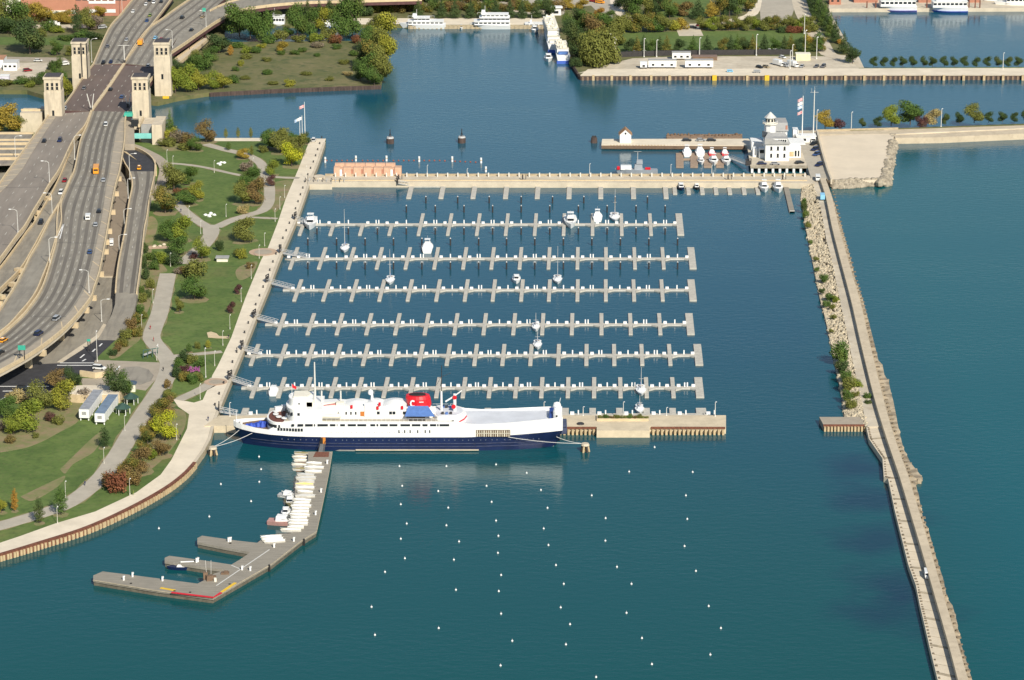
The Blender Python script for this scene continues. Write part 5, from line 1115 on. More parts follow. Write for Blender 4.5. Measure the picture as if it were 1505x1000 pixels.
for px, pb, pt, z, lb in ((1200, 196, 162, 3, 'slim white pole left of the golden tree on the south pier'), (1251, 191, 165, 3, 'white lamp standing alone on the south pier'), (1383, 187, 160, 3, 'tall white lamp among the south pier trees'), (1474, 102, 78, GZ, 'tall white lamp on the far narrow pier'), (1253 - 10, 100, 75, GZ, 'white pole at the corner by the dark round tree')):
    if px == 1243: continue
    tk.place(P(px, pb, z), 0, lb, None, (1.2, 1.2, HZ(px, pb, pt, z) / 11.6))
# station boat slips
q = empty('floating_dock', P(1040, 235, 0), label='brown floating slips west of the white station', cat='dock')
M_bdock = mat('brown_dock', (.33, .24, .17), .9, .12, .6)
MB().prism(ribbon(PL([(997, 233.5), (1068, 233.5)], .6), 2.2), -.2, .6).build('walkway', M_bdock, q)
for x in (999, 1020, 1040, 1058): MB().prism(ribbon(PL([(x, 225), (x + .3, 245)], .65), 3.6), -.2, .65).build('finger', M_bdock, q)
# ================= BOATS =================
def hullrings(L, B, H, bowrake=.12, zs=(-.3, 0), n=9, stern=.85):
    R_ = []
    for k in range(n):
        t = k / (n - 1); y = L / 2 - t * L; b = B / 2 * (stern if t == 0 else min(1, (stern + .4 * t)) if t < .4 else max(.03, 1 - ((t - .4) / .6) ** 2.3)); sh = H * (1 + .25 * t * t)
        k_ = .72
        yb = y + bowrake * L * max(0, (t - .5) * 2) * .8
        R_.append([(-b * k_, yb, -.4), (b * k_, yb, -.4), (b, y, sh), (-b, y, sh)])
    return R_     # bow toward -Y
def cruiser(name, L, B, H, flags=(), cat='boat', hullm=M_white, topm=M_white, fly=True, canopy=None):
    r = empty(name, (0, 0, 0)); tag(r, None, cat)
    MB().loft(hullrings(L, B, H)).build('hull', hullm, r, local=True)
    MB().loft([[(x, y, z) for x, y, z in ((-B * .36, L * .22, H * 1.0), (B * .36, L * .22, H * 1.0), (B * .33, L * .2, H + 1.5), (-B * .33, L * .2, H + 1.5))], [(-B * .30, -L * .22, H * 1.05), (B * .30, -L * .22, H * 1.05), (B * .24, -L * .12, H + 1.45), (-B * .24, -L * .12, H + 1.45)]]).build('cabin', topm, r, local=True)
    MB().loft([[(-B * .25, -L * .205, H + .55), (B * .25, -L * .205, H + .55), (B * .25, -L * .19, H + .5), (-B * .25, -L * .19, H + .5)], [(-B * .235, -L * .15, H + 1.3), (B * .235, -L * .15, H + 1.3), (B * .235, -L * .13, H + 1.25), (-B * .235, -L * .13, H + 1.25)]]).build('windscreen', M_glass, r, local=True)
    MB().box(0, L * .34, H * .9, B * .66, L * .2, .12).build('cockpit', mat('cockpit_shade', (.18, .16, .13), .8), r, local=True)
    if fly:
        MB().box(0, L * .02, H + 1.5, B * .5, L * .22, .6, top=.9).build('flybridge', topm, r, local=True); MB().box(0, L * .05, H + 3.2, B * .5, L * .16, .12).build('hardtop', canopy or topm, r, local=True)
        MB().tube((-B * .2, L * .12, H + 1.5), (-B * .2, L * .12, H + 3.2), .06, 4).tube((B * .2, L * .12, H + 1.5), (B * .2, L * .12, H + 3.2), .06, 4).tube((0, -L * .05, H + 2), (0, -L * .05, H + 4.5), .05, 4).build('frame', M_steel, r, local=True)
    rl_ = MB()
    for s in (-1, 1): rl_.tube((s * B * .42, 0, H + .9), (s * B * .12, -L * .44, H * 1.2 + .8), .05, 4)
    rl_.build('railing', M_steel, r, local=True)
    return Proto(r)
def sailboat(L, B, mast, hullm=M_white, name='sailboat', cover=M_blue):
    r = empty(name, (0, 0, 0)); tag(r, None, 'sailboat')
    MB().loft(hullrings(L, B, .95, n=10, stern=.6)).build('hull', hullm, r, local=True)
    MB().loft([[(-B * .42, L * .42, .96), (B * .42, L * .42, .96), (B * .38, L * .42, 1.06), (-B * .38, L * .42, 1.06)], [(-B * .3, -L * .2, 1.08), (B * .3, -L * .2, 1.08), (B * .3, -L * .2, 1.16), (-B * .3, -L * .2, 1.16)]]).build('deck', M_white, r, local=True)
    MB().box(0, -.02 * L, 1.1, B * .5, L * .36, .55, top=.8).build('cabin', M_white, r, local=True)
    MB().box(0, L * .28, 1.0, B * .42, L * .2, .14).build('cockpit', mat('teak', (.30, .2, .11), .8), r, local=True)
    MB().tube((0, -L * .08, 1.2), (0, -L * .08, mast), .11, 6, .07).tube((-.9, -L * .08, mast * .55), (.9, -L * .08, mast * .55), .05, 4).build('mast', M_pole, r, local=True)
    MB().tube((0, -L * .08, 2.3), (0, L * .3, 2.3), .2, 6).build('boom', cover, r, local=True)
    MB().tube((0, -L * .48, 1.2), (0, -L * .08, mast), .025, 3).tube((0, L * .46, 1.2), (0, -L * .08, mast), .025, 3).build('stay', M_steel, r, local=True)
    return Proto(r)
big = cruiser('motor_cruiser', 17.5, 5.8, 2.0); mid = cruiser('motor_cruiser', 13, 4.9, 1.6); sml = cruiser('motorboat', 8.6, 3.5, 1.2, fly=False)
big.place(P(456.5, 332, 0), 0, 'big white motor cruiser beside the root of the farthest finger dock'); big.place(P(838.5, 330, 0), 0, 'big white motor cruiser lying across the farthest finger dock')
mid.place(P(628.5, 367, 0), math.pi, 'white flybridge cruiser moored above the second finger dock'); mid.place(P(878, 321.5, 0), math.pi, 'white cruiser with canopy left of the sailboat on the farthest dock', None, .9)
sml.place(P(759, 414, 0), 0, 'small white powerboat with a frame above the third finger dock'); 
sml.place(P(402.5, 577.5, 0), math.pi, 'small white motorboat right beside the ferry bridge at the sixth dock')
for px, py, pt, L, lb in ((507, 367, 307, 10, 'white sailboat left end of the second finger dock'), (573.5, 414, 366, 10, 'white sailboat at the left part of the third dock'), (903.5, 321, 277, 12, 'tall masted sailboat near the right end of the farthest dock'), (819.5, 413, 361, 10, 'white sailboat at the right part of the third dock'), (787.5, 483, 459, 8.5, 'sailboat below the fourth dock with a dark cockpit cover'), (790, 509, 482, 9, 'white sailboat above the fifth dock'), (942, 576, 539, 10, 'sailboat below the sixth dock near its right end'), (940, 604, 580, 8.5, 'sailboat against the stone pier planter')):
    h = HZ(px, py, pt, 0); sb = sailboat(L * 1.2, L * .40, h); sb.place(P(px, py, 0), 0 if py in (483, 576, 604) else math.pi if 0 else 0, lb)
sb = sailboat(10.5, 3.3, 2.6, M_navy, cover=M_white); sb.place(P(270, 836.5, 0) + Vector((0, 0, 0)), R(-84), 'white decked sailboat with navy hull lying beside the middle arm')
k_ = MB().loft([[(x, y * .5, z) for y, z in ((-.7, 0), (.7, 0), (.5, .45), (-.5, .45))] for x in (-2.6, -1.6, 0, 1.6, 2.6)]); p = P(974, 524, 0); ky = empty('kayak', p, label='small red dinghy beside the fifth finger dock', cat='dinghy'); k_.build('hull', mat('red_plastic', (.5, .05, .06), .5), ky, local=True); MB().box(0, 0, .46, 2, .5, .1).build('cockpit', M_black, ky, local=True)
sml.place(P(1001, 278, 0), 0, 'dark blue motorboat moored at the long pier, left of two'); o_ = [o for o in COL.objects if o.get('label') == 'dark blue motorboat moored at the long pier, left of two'][0]
def dup_recol(o, m):
    for ch in o.children:
        if ch.name.startswith('hull'): ch.data = ch.data.copy(); ch.data.materials[0] = m
dup_recol(o_, M_navy)
sml.place(P(1024, 277.5, 0), 0, 'dark motorboat moored at the long pier, right of two', None, .85); dup_recol([o for o in COL.objects if o.get('label') == 'dark motorboat moored at the long pier, right of two'][0], M_dkg)
tug = cruiser('patrol_boat', 12, 4.7, 1.7, hullm=M_white, canopy=M_white)
for px, py, sc, lb, m in ((1123, 279.5, .95, 'white workboat at the long pier below the station, left of the pair', None), (1143.5, 280, 1.0, 'white workboat at the long pier below the station, right of the pair', None),
    (1009.5, 227, .95, 'white patrol boat in the slips, farthest left', None), (1028.5, 227, 1.0, 'white patrol boat in the slips, second of the far row', None), (1046, 228, .75, 'red decked patrol boat in the slips, third of the far row', M_red), (1065, 228, .75, 'red decked patrol boat in the slips, right end of far row', M_red),
    (1030.5, 240, .7, 'small white patrol boat in the slips, left of near row', None), (1049, 240.5, .95, 'white patrol boat in the slips, middle of near row', None), (1067.5, 240.5, .95, 'white patrol boat in the slips, right of near row', None)):
    o = tug.place(P(px, py, 0), math.pi if 'far' in lb else 0, lb, None, sc, 'boat')
    if m: dup_recol(o, m)
# grey vessel behind the long pier
r = empty('patrol_ship', P(935, 256.5, 0), label='grey patrol vessel with red rafts moored behind the long pier', cat='ship')
MB().loft([[(y, -x, z) for x, y, z in ring] for ring in hullrings(20, 4.6, 2.4, n=9, stern=.8)]).build('hull', mat('navy_grey', (.30, .33, .36), .6, .08), r, local=True)
MB().box(1, 0, 2.4, 4, 3.2, 2.6, top=.85).box(1.5, 0, 5.2, 3, 2.6, 1.8, top=.9).build('wheelhouse', mat('navy_grey', (.3, .3, .3)), r, local=True); MB().box(-4.8, 0, 2.5, 5, 3, 1.8).build('deckhouse', M_white, r, local=True)
MB().box(-8.4, 0, 2.5, 1.3, 2.0, 1.3).build('life_raft', M_red, r, local=True); MB().box(5.4, -.4, 2.6, 2.5, 1.6, .8).build('life_raft', M_red, r, local=True); MB().tube((.6, 0, 7), (.6, 0, HZ(930, 256.5, 224, 0)), .16).tube((-1.2, 0, 11), (2.4, 0, 11), .08).build('mast', M_steel, r, local=True)
# excursion boats and yachts
def liner(px0, px1, py, label, B=9, decks=((.10, .95, 3), (.25, .9, 2.4)), hull=M_white, H=2.6, stripe=None, extra=0, rz=0, name='excursion_boat', bow=-1, toprail=True):
    a = P(px0, py, 0); b = P(px1, py, 0); L = b.x - a.x; r = empty(name, ((a.x + b.x) / 2, a.y + B / 2, 0), rz, label, 'ship')
    rr_ = hullrings(L, B, H, n=11, stern=.9); MB().loft([[(bow * -y, x, z) for x, y, z in ring] for ring in rr_]).build('hull', hull, r, local=True)
    if stripe: MB().loft([[(bow * -y * 1.001, x * 1.015, min(z, H * .34) - (.0)) for x, y, z in ring] for ring in rr_]).build('hull_stripe', stripe, r, local=True)
    z = H
    for k, (f0, f1, h) in enumerate(decks):
        x0 = -L / 2 + L * f0; x1 = -L / 2 + L * f1
        if bow > 0: x0, x1 = -x1, -x0
        w_ = B * (.88 - .08 * k)
        MB().box((x0 + x1) / 2, 0, z, x1 - x0, w_, h, top=.97, topy=.95).build('deckhouse', M_white, r, local=True)
        n = max(4, int((x1 - x0) / 2.4)); 
        wb = MB()
        for j in range(n): wb.box(x0 + (x1 - x0) * (j + .5) / n, -w_ / 2 - .0, z + h * .42, (x1 - x0) / n * (.72 if k != 1 else .9), .2, h * .34)
        wb.build('window_row', M_glass, r, local=True)
        MB().box((x0 + x1) / 2, 0, z + h, (x1 - x0) * 1.03, w_ * 1.06, .25).build('deck_edge', M_white, r, local=True); z += h + .25
    t = MB(); 
    for j in range(9): t.tube((-L * .3 + j * L * .07, -B * .36, z), (-L * .3 + j * L * .07, -B * .36, z + 1.1), .06, 4)
    t.tube((-L * .3, -B * .36, z + 1.1), (L * .26, -B * .36, z + 1.1), .06, 4).build('railing', M_white, r, local=True)
    MB().tube((bow * L * .12, 0, z), (bow * L * .12, 0, z + 4.5 + extra), .13, 5).build('mast', M_pole, r, local=True)
    MB().box(bow * L * .16, 0, z, L * .1, B * .4, 1.9, top=.85).build('pilothouse', M_white, r, local=True)
    return r
liner(586, 655, 43.5, 'white yacht moored at the far quay, left of the two', 8, ((.2, .95, 1.9), (.32, .66, 1.7)))
liner(690, 750, 44, 'three decked white yacht moored at the far quay, right of the two', 9, ((.12, .98, 2.0), (.25, .98, 2.0), (.3, .95, 1.5)))
liner(770, 800, 43, 'low white tour boat moored stern in at the far quay corner', 6, ((.05, .95, 1.5),), H=1.4, name='tour_boat')
liner(394, 418, 42, 'white boat hull showing between trees in the slip', 8, ((.3, 1, 4),), stripe=M_blue)
liner(463, 500, 42, 'white boat behind the yellow tree in the slip', 7, ((.1, .9, 2.5),), stripe=M_blue)
liner(1292.5, 1348, 19, 'white excursion boat with purple blue hull stripe, left of the two at the top', 10, ((.03, .97, 3.8), (.1, .9, 2.6)), H=3.6, stripe=mat('violet_stripe', (.16, .16, .45), .5))
liner(1369.5, 1423, 20, 'white excursion boat with blue hull stripe, right of the two at the top', 10, ((.03, .97, 3.6), (.12, .8, 2.6)), H=3.4, stripe=mat('royal_blue', (.06, .13, .5), .5))
liner(1462, 1530, 14, 'sleek white motor yacht cut off by the top right corner', 9, ((.25, .95, 3), (.4, .8, 2.5)), H=3.6, name='motor_yacht')
liner(1440, 1470, 7, 'white pleasure boat partly hidden at the top edge near the corner', 7, ((.2, .9, 3),))
p = P(744 - 90, 44, 0)
tug.place(P(678, 42.5, 0), 0, 'tiny white tender between the two far yachts', None, .5, 'boat')
sml.place(P(786, 47, 0), 0, 'small white boat with canopy left of the long docked ships', None, 1.3); sml.place(P(806, 89, 0), 0, 'small white sport boat below the long docked ships', None, 1.35)
# long ships stern-on at the dock
def sternship(px0, px1, pyb, L, label, blue=False, dh=2):
    a = P(px0, pyb, 0); b = P(px1, pyb, 0); B = b.x - a.x; r = empty('docked_ship', ((a.x + b.x) / 2, a.y + L / 2, 0), R(3), label, 'ship')
    MB().loft([[(x, -y, z) for x, y, z in ring] for ring in hullrings(L, B, 4.6, n=9, stern=1.0)]).build('hull', M_white, r, local=True)
    MB().box(0, -L / 2 + .3, -.3, B * .98, 1.2, 2.0).build('hull_stripe', mat('royal_blue', (.06, .13, .5)), r, local=True)
    for k in range(dh):
        MB().box(0, L * .06, 4.7 + k * 2.8, B * (.85 - .06 * k), L * (.78 - .12 * k), 2.6).build('deckhouse', M_white, r, local=True)
        MB().box(0, L * .06, 4.7 + k * 2.8 + 2.6, B * (.9 - .06 * k), L * (.8 - .12 * k), .2).build('deck_edge', M_cream, r, local=True)
        MB().box(-B * (.425 - .03 * k), L * .06, 5.5 + k * 2.8, .15, L * (.7 - .12 * k), 1.0).build('window_row', M_glass, r, local=True)
    rnd.seed(int(px0)); t = MB()
    for k in range(26): t.box(rnd.uniform(-B * .35, B * .35), rnd.uniform(-L * .3, L * .38), 4.9 + dh * 2.8, rnd.uniform(.6, 1.8), rnd.uniform(.6, 2), rnd.uniform(.4, 1.5))
    tag(t.build('deck_gear', M_cream, r, local=True), kind='stuff')
    MB().box(0, -L * .4, 4.8, B * .7, L * .08, 1.4).build('canopy', M_blue if blue else M_cream, r, local=True)
    return r
sternship(801, 822, 78, 62, 'white multi deck boat lying along the narrow dock behind the blue sterned ship', dh=2)
sternship(816, 836, 94, 30, 'white ship with blue striped stern facing the camera at the narrow dock', True, dh=1)
q = empty('pier', P(825, 60, 0), label='narrow timber dock running away between moored ships and dark trees', cat='pier')
MB().prism(PL([(828, 78), (836, 78), (823, 22), (815, 22)], 2), -1, 2).build('deck', mat('dock_boards', (.33, .27, .2), .9, .2, .4), q)
for k in range(5): p = P(835 - k * 3.2, 64 - k * 10, 1.2); MB().box(p.x, p.y, -.3, 9, 1.6, 1.4).build('finger', M_walk, q)
c = P(817, 22, GZ); r = empty('kiosk', c, label='small white kiosk at the landward end of the narrow dock', cat='kiosk'); MB().box(0, 0, 0, 6, 4, 4.5).build('wall', M_white, r, local=True); MB().box(0, 0, 4.5, 8, 6, .6, top=.8).build('roof', M_white, r, local=True); MB().box(0, -2.1, 1.2, 3, .2, 1.5).build('window', M_glass, r, local=True)
# dinghy park on the planked pier
dg = empty('covered_dinghy', (0, 0, 0)); tag(dg, None, 'dinghy')
MB().loft([[(-(y), x * .9, z) for x, y, z in ring] for ring in hullrings(6.2, 2.0, .8, n=7)]).build('hull', mat('aged_gelcoat', (.60, .58, .52), .5, .12, .4), dg, local=True)
MB().loft([[(-3.0, -.75, .75), (-3.0, .75, .75), (-3.0, 0, 1.1)], [(0, -.95, .85), (0, .95, .85), (0, 0, 1.55)], [(2.8, -.1, .9), (2.8, .1, .9), (2.8, 0, 1.2)]]).build('cover', M_white, dg, local=True)
MB().tube((-3.4, 0, 1.15), (3.0, 0, 1.65), .08, 5).build('mast', M_pole, dg, local=True)
dpr = Proto(dg); M_cov = [M_white, M_cream, mat('olive_cover', (.22, .19, .09), .8), M_steel, mat('pale_yellow_cover', (.78, .62, .2), .8)]
dl = [(445, 668.5, 2, 0), (443, 674, 1, 0), (443, 679, 1, 0), (442, 685.5, 1, 0), (443, 691.5, 2, 0), (461, 683, 0, .1), (461, 689, 0, .2), (460, 695, 0, .1), (449, 700, 3, .1), (449, 704.5, 3, .1), (450, 709, 3, .1), (447, 714, 4, 0), (447.5, 719, 0, 0), (448, 725, 0, 0), (448, 731, 3, 0)] + [(443.5 - k * .75, 737 + k * 4.35, 0, 0) for k in range(9)] + [(434, 777, 0, .2), (427, 781, 1, .3)]
wd = ['white', 'cream', 'olive', 'grey', 'yellow topped']
RC = []
for k, (x, y, c_, rz) in enumerate(dl):
    on = x > 440 and not (y < 695 and x < 450)
    if k == 0: o = dpr.place(P(x, y, 0), R(180) + rz * .3, None, 'covered dinghies by the planked pier')
    z_ = 2.03 if (x > 455 or y > 698) else .05
    zz = .12 if z_ < 1 else z_
    if k: o = dpr.place(P(x, y, zz), R(180) + rz * .3, None, 'covered dinghies by the planked pier')
    o.scale = (.98 + .12 * math.sin(k * 2.3), .62, .72); o.rotation_euler.z += .09 * math.sin(k * 3.7); o['label'] = '%s covered dinghy, %s counting from the ferry down the planked pier' % (wd[c_], ORD[k])
    RC.append((o, c_))
for k, (x, y) in enumerate(((398, 791), (400, 794.5), (403, 797.5))): o = dpr.place(P(x, y, 2.0), R(195), 'upturned white dinghy of the trio on the pier head, %s from the top' % ORD[k], 'white dinghies stacked on the pier head'); o.scale = (1.1, 1, .7)
for o, c_ in RC:
    if c_:
        for ch in o.children:
            if ch.name.startswith('cover'): ch.data = ch.data.copy(); ch.data.materials[0] = M_cov[c_]
MB2 = MB().prism(PL([(436, 696), (452, 696), (449, 740), (440.5, 776), (424, 778), (432, 742)], 1.9), -.2, 1.98); tag(MB2.build('floating_dock', M_wood), 'grey float carrying the close row of white dinghies', 'dock')
tag(MB().prism(PL([(433, 666), (453, 666), (452, 694), (435, 694)], .0), -.3, .1).build('floating_dock', M_deckw), 'low float under the upper group of dinghies beside the planked pier', 'dock')
for (x, y, L, lb, m, rz) in ((426, 741, 8, 'olive covered keelboat moored end on beside the dinghy row', M_cov[2], 0), (420, 757, 6.5, 'round white inflatable topped launch left of the dinghy row', M_white, 0), (416, 771, 8.5, 'red and white workboat at the lower end of the dinghy row', mat('rosy_hull', (.45, .25, .22), .7), 1.4), (424, 731, 6, 'small keelboat with two masts lowered over the water beside the dinghies', M_steel, 1.3)):
    o = (sml if L != 8 else mid).place(P(x, y, 0), rz, lb, None, L / (7.5 if L != 8 else 11)); dup_recol(o, m)
tag(MB().tube(P(437, 728, 1.2), P(414, 722, 1.6), .16).build('spar', M_pole), 'bare spar sticking out over the water, upper of two', 'spar'); tag(MB().tube(P(433, 736, 1.2), P(412, 730, 1.4), .14).build('spar', M_pole), 'bare spar sticking out over the water, lower of two', 'spar')
# mooring buoys
BU = [[(587, 686), (591, 715), (589, 742), (597.7, 770.4), (589, 792.7), (595, 821.4), (565.8, 841.4), (546, 892.8), (551, 934)],
 [(656, 686), (644, 722.6), (658.7, 747), (656, 773), (674.6, 796.7), (667, 823.4), (670, 867.7), (644.7, 924)],
 [(729, 683.5), (715, 715), (722.5, 738.5), (729, 766), (732.4, 788.4), (731.7, 813.5), (736.4, 846), (733, 869.7), (736.4, 902.8), (752.8, 942.7), (735.6, 979)],
 [(774, 696), (795, 721), (804.6, 747.3), (799, 777.6), (806, 802), (817, 831.4), (828.5, 859), (824, 893.6), (837.7, 918.3), (831.7, 948)],
 [(869.6, 729), (890, 762.4), (889.6, 795.5), (906.7, 834), (928, 859), (920.7, 901.6), (943.4, 938.7), (958, 977), (876, 996)],
 [(962, 658), (924.6, 694)],
 [(1018, 694.6), (1008, 729), (1010, 763.6), (1006, 803.5), (1022.7, 840), (1041.5, 891.6), (1059.4, 924), (1043.9, 963)]]
by = empty('mooring_buoy', (0, 0, 0)); tag(by, None, 'buoy')
MB().lathe(0, 0, [(.08, -.3), (.26, -.12), (.32, .08), (.27, .27), (.12, .42)], 12).build('float', M_white, by, local=True); MB().cyl(0, 0, .5, .75, .07, .07, 6).build('ring', M_steel, by, local=True)
bpz = Proto(by); cols = ['first', 'second', 'third', 'fourth', 'fifth', 'short sixth', 'rightmost']
for c_, col in enumerate(BU):
    for k, (x, y) in enumerate(col): bpz.place(P(x, y, 0), 0, 'white mooring buoy, %s down the %s column right of the planked pier' % (ORD[k], cols[c_]), 'white mooring buoys in open water')
for k, (x, y) in enumerate(((380.7, 672), (383.7, 690.5), (381, 709), (324.6, 712.3), (369, 737.5), (307.6, 760), (233.5, 777.4))): bpz.place(P(x, y, 0), 0, 'white mooring buoy left of the planked pier, %s from the top' % ORD[k], 'white mooring buoys in open water')
# ================= VEHICLES =================
def car_proto(kind, col, name):
    r = empty(name, (0, 0, 0)); tag(r, None, {'sedan': 'car', 'suv': 'car', 'taxi': 'taxi', 'van': 'van', 'bus': 'bus', 'truck': 'truck'}[kind])
    paint = mat('paint_%02d%02d%02d' % tuple(int(c * 99) for c in col), col, .3, .04, .5, spec=.6)
    L, Wd = {'sedan': (4.7, 1.85), 'taxi': (4.8, 1.9), 'suv': (4.9, 1.95), 'van': (5.6, 2.1), 'bus': (9.5, 2.5), 'truck': (7.5, 2.4)}[kind]
    sec = lambda x, w_, z: [(x, -w_, .35), (x, w_, .35), (x, w_, z), (x, -w_, z)]
    h = Wd / 2
    if kind in ('sedan', 'taxi', 'suv'):
        zb = .85 if kind != 'suv' else 1.0; zr = 1.45 if kind != 'suv' else 1.8
        MB().loft([sec(-L / 2, h * .86, zb * .8), sec(-L / 2 + .35, h, zb), sec(L / 2 - .6, h, zb * .98), sec(L / 2 - .15, h * .93, zb * .78), sec(L / 2, h * .8, zb * .62)]).build('body', paint, r, local=True)
        rb, rf = (-.34, .12) if kind != 'suv' else (-.46, .12)
        MB().loft([[(x, -w_, z), (x, w_, z), (x, w_, z + .02), (x, -w_, z + .02)] for x, w_, z in ((L * (rb - .1), h * .82, zb), (L * rb, h * .74, zr - .04), (L * rf, h * .74, zr - .04), (L * (rf + .15), h * .84, zb))])
        MB().loft([[(L * (rb - .1), -h * .88, zb - .01), (L * (rf + .16), -h * .88, zb - .01), (L * (rf + .16), h * .88, zb - .01), (L * (rb - .1), h * .88, zb - .01)], [(L * rb, -h * .72, zr - .05), (L * rf, -h * .72, zr - .05), (L * rf, h * .72, zr - .05), (L * rb, h * .72, zr - .05)]]).build('windows', M_glass, r, local=True)
        MB().box(L * (rb + rf) / 2, 0, zr - .06, L * (rf - rb) + .1, h * 1.5, .09, top=.94).build('roof', paint, r, local=True)
        if kind == 'taxi': MB().box(L * -.1, 0, zr + .03, .3, .8, .18).build('roof_light', M_white, r, local=True)
    else:
        H_ = {'van': 2.2, 'bus': 3.0, 'truck': 3.2}[kind]
        if kind == 'truck':
            MB().box(-.9, 0, .7, L - 2.2, Wd, H_ - .7).build('body', paint, r, local=True); MB().box(L / 2 - .9, 0, .5, 1.8, Wd * .92, 1.8, top=.9).build('cab', M_white, r, local=True); MB().box(L / 2 - .05, 0, 1.35, .14, Wd * .8, .7).build('windscreen', M_glass, r, local=True)
        else:
            MB().loft([sec(-L / 2, h * .97, H_), sec(L / 2 - 1.1, h, H_), sec(L / 2 - .5, h * .96, H_ * .62), sec(L / 2, h * .92, H_ * .5)]).build('body', paint, r, local=True)
            for s in (-1, 1): MB().box(-.3, s * h * .99, H_ * .55, L * .78, .08, H_ * .22).build('window_band', M_glass, r, local=True)
            MB().box(-L / 2 - .02, 0, H_ * .55, .1, Wd * .75, H_ * .25).build('rear_window', M_glass, r, local=True); MB().loft([[(L / 2 - 1.0, -h * .85, H_ * .93), (L / 2 - 1.0, h * .85, H_ * .93), (L / 2 - 1.03, 0, H_ * .9)], [(L / 2 - .48, -h * .85, H_ * .66), (L / 2 - .48, h * .85, H_ * .66), (L / 2 - .5, 0, H_ * .64)]]).build('windscreen', M_glass, r, local=True)
    for x in (-L * .31, L * .31):
        for s in (-1, 1): MB().tube((x, s * h * .98 - .1, .34), (x, s * h * .98 + .1, .34), .34, 10).build('wheel', M_black, r, local=True)
    return Proto(r)
VP = {}
COLS = {'white': (.75, .75, .73), 'dark': (.018, .02, .025), 'navy': (.02, .03, .09), 'silver': (.38, .39, .40), 'red': (.28, .015, .02), 'yellow': (.85, .36, .02), 'blue': (.04, .08, .2), 'green': (.2, .25, .05), 'orange': (.80, .33, .03), 'tan': (.4, .32, .2), 'grey': (.14, .14, .15), 'sky': (.25, .55, .8)}
def veh(px, py, q, kind, colour, label, z=DZ, name=None, sc=1.0, group=None):
    k = (kind, colour)
    nm = name or {'sedan': 'car', 'suv': 'car', 'taxi': 'taxi', 'van': 'van', 'bus': 'school_bus', 'truck': 'truck'}[kind]
    if k not in VP: VP[k] = car_proto(kind, COLS[colour], nm)
    a = P(px, py, z + .02); b = P(px + q[0], py + q[1], z + .02); d = b - a
    return VP[k].place(a, math.atan2(d.y, d.x), label, group, sc)
A_ = (-10, 17); B_ = (3, -20); N_ = (12, -15); E_ = (-9, 17)
for v in [(65, 209, A_, 'sedan', 'dark', 'dark car with bright rear window, left of the pair below the left tower'), (88, 208, A_, 'suv', 'navy', 'dark blue van like car right of the pair below the left tower'), (95.5, 161, A_, 'sedan', 'silver', 'silver blue car passing the lower left tower'), (123.5, 131, A_, 'sedan', 'grey', 'grey car on the left half of the brown bridge'),
  (162.5, 133, N_, 'sedan', 'dark', 'dark car in the middle of the brown bridge'), (179, 144, N_, 'sedan', 'blue', 'car in the tower shadow on the brown bridge'), (152, 93, (-9, 15), 'sedan', 'dark', 'dark car just above the brown bridge, left of two'), (163, 92.5, (-9, 15), 'sedan', 'navy', 'dark car just above the brown bridge, right of two'),
  (158, 70, (-9, 15), 'sedan', 'grey', 'dark grey car higher up behind the left towers'), (186, 60, (-9, 15), 'sedan', 'silver', 'silver car above the double armed lamp'), (195.5, 18.5, (-9, 14), 'sedan', 'white', 'white car alone near the brick building'), (214.5, 8, (-9, 14), 'sedan', 'white', 'white car at the top edge, left of the group'), (226, 5, (-9, 14), 'suv', 'white', 'white car at the top edge in the middle of the group'), (219.5, 2, (-9, 14), 'sedan', 'dark', 'dark car cut by the top edge'), (237, 4, (-9, 14), 'sedan', 'dark', 'dark car at the top edge, right of the group'),
  (220.5, 24, (-9, 14), 'sedan', 'green', 'olive coloured car on the upper expressway'), (216, 32, (-9, 14), 'sedan', 'blue', 'blue black car just below the olive one'),
  (207, 66, (11, -13), 'truck', 'orange', 'big orange truck near the median above the bridge'), (268, 27.5, (12, -11), 'suv', 'dark', 'black car on the upper right carriageway'), (281.5, 45.5, (11, -9), 'sedan', 'dark', 'dark car on the curving ramp'), (297.5, 26, (11, -9), 'sedan', 'tan', 'tan car small beside the green sign'), (228.5, 57, (11, -11), 'sedan', 'sky', 'light blue car peeking over the tallest tower'), (237, 59, (11, -11), 'sedan', 'red', 'dark red car peeking over the tallest tower'),
  (218, 98, (10, -14), 'sedan', 'silver', 'silver car half hidden beside the tallest tower'), (247.5, 60, (11, -9), 'sedan', 'grey', 'dark car peeking over the right end of the tallest tower'),
  (155.5, 184.5, B_, 'suv', 'white', 'white car alone below the brown bridge'), (141.5, 253, B_, 'bus', 'orange', 'orange yellow school bus on the main viaduct'), (152, 266.5, B_, 'sedan', 'silver', 'silver dark car just behind the school bus'), (129.5, 322, (4, -20), 'van', 'white', 'white van on the main viaduct'), (145.5, 312, (4, -20), 'sedan', 'dark', 'black car ahead of the white van'), (140.5, 332, (4, -20), 'sedan', 'silver', 'silver car behind the black one by the white van'),
  (132, 372, (4, -18), 'sedan', 'blue', 'blue grey car in the curve of the main viaduct'), (83.5, 470, (13, -10), 'suv', 'silver', 'silver grey car with big shadow in the lower curve'), (57, 492, (14, -9), 'suv', 'navy', 'large dark blue car in the lower curve'), (5, 502, (14, -8), 'taxi', 'yellow', 'yellow taxi at the left edge of the lower viaduct'), (0, 520, (14, -8), 'sedan', 'dark', 'dark car cut off by the left edge')]:
    veh(*v)
veh(95, 267, E_, 'sedan', 'red', 'red car on the low ramp between the viaducts', 7.5); veh(89.5, 285, E_, 'suv', 'white', 'white car on the low ramp between the viaducts', 7.5); veh(60, 329, E_, 'suv', 'dark', 'black car lower on the low ramp between the viaducts', 7.5)
veh(204.5, 248.5, (-2, 18), 'taxi', 'yellow', 'yellow taxi at the top of the park side ramp', DZ2)
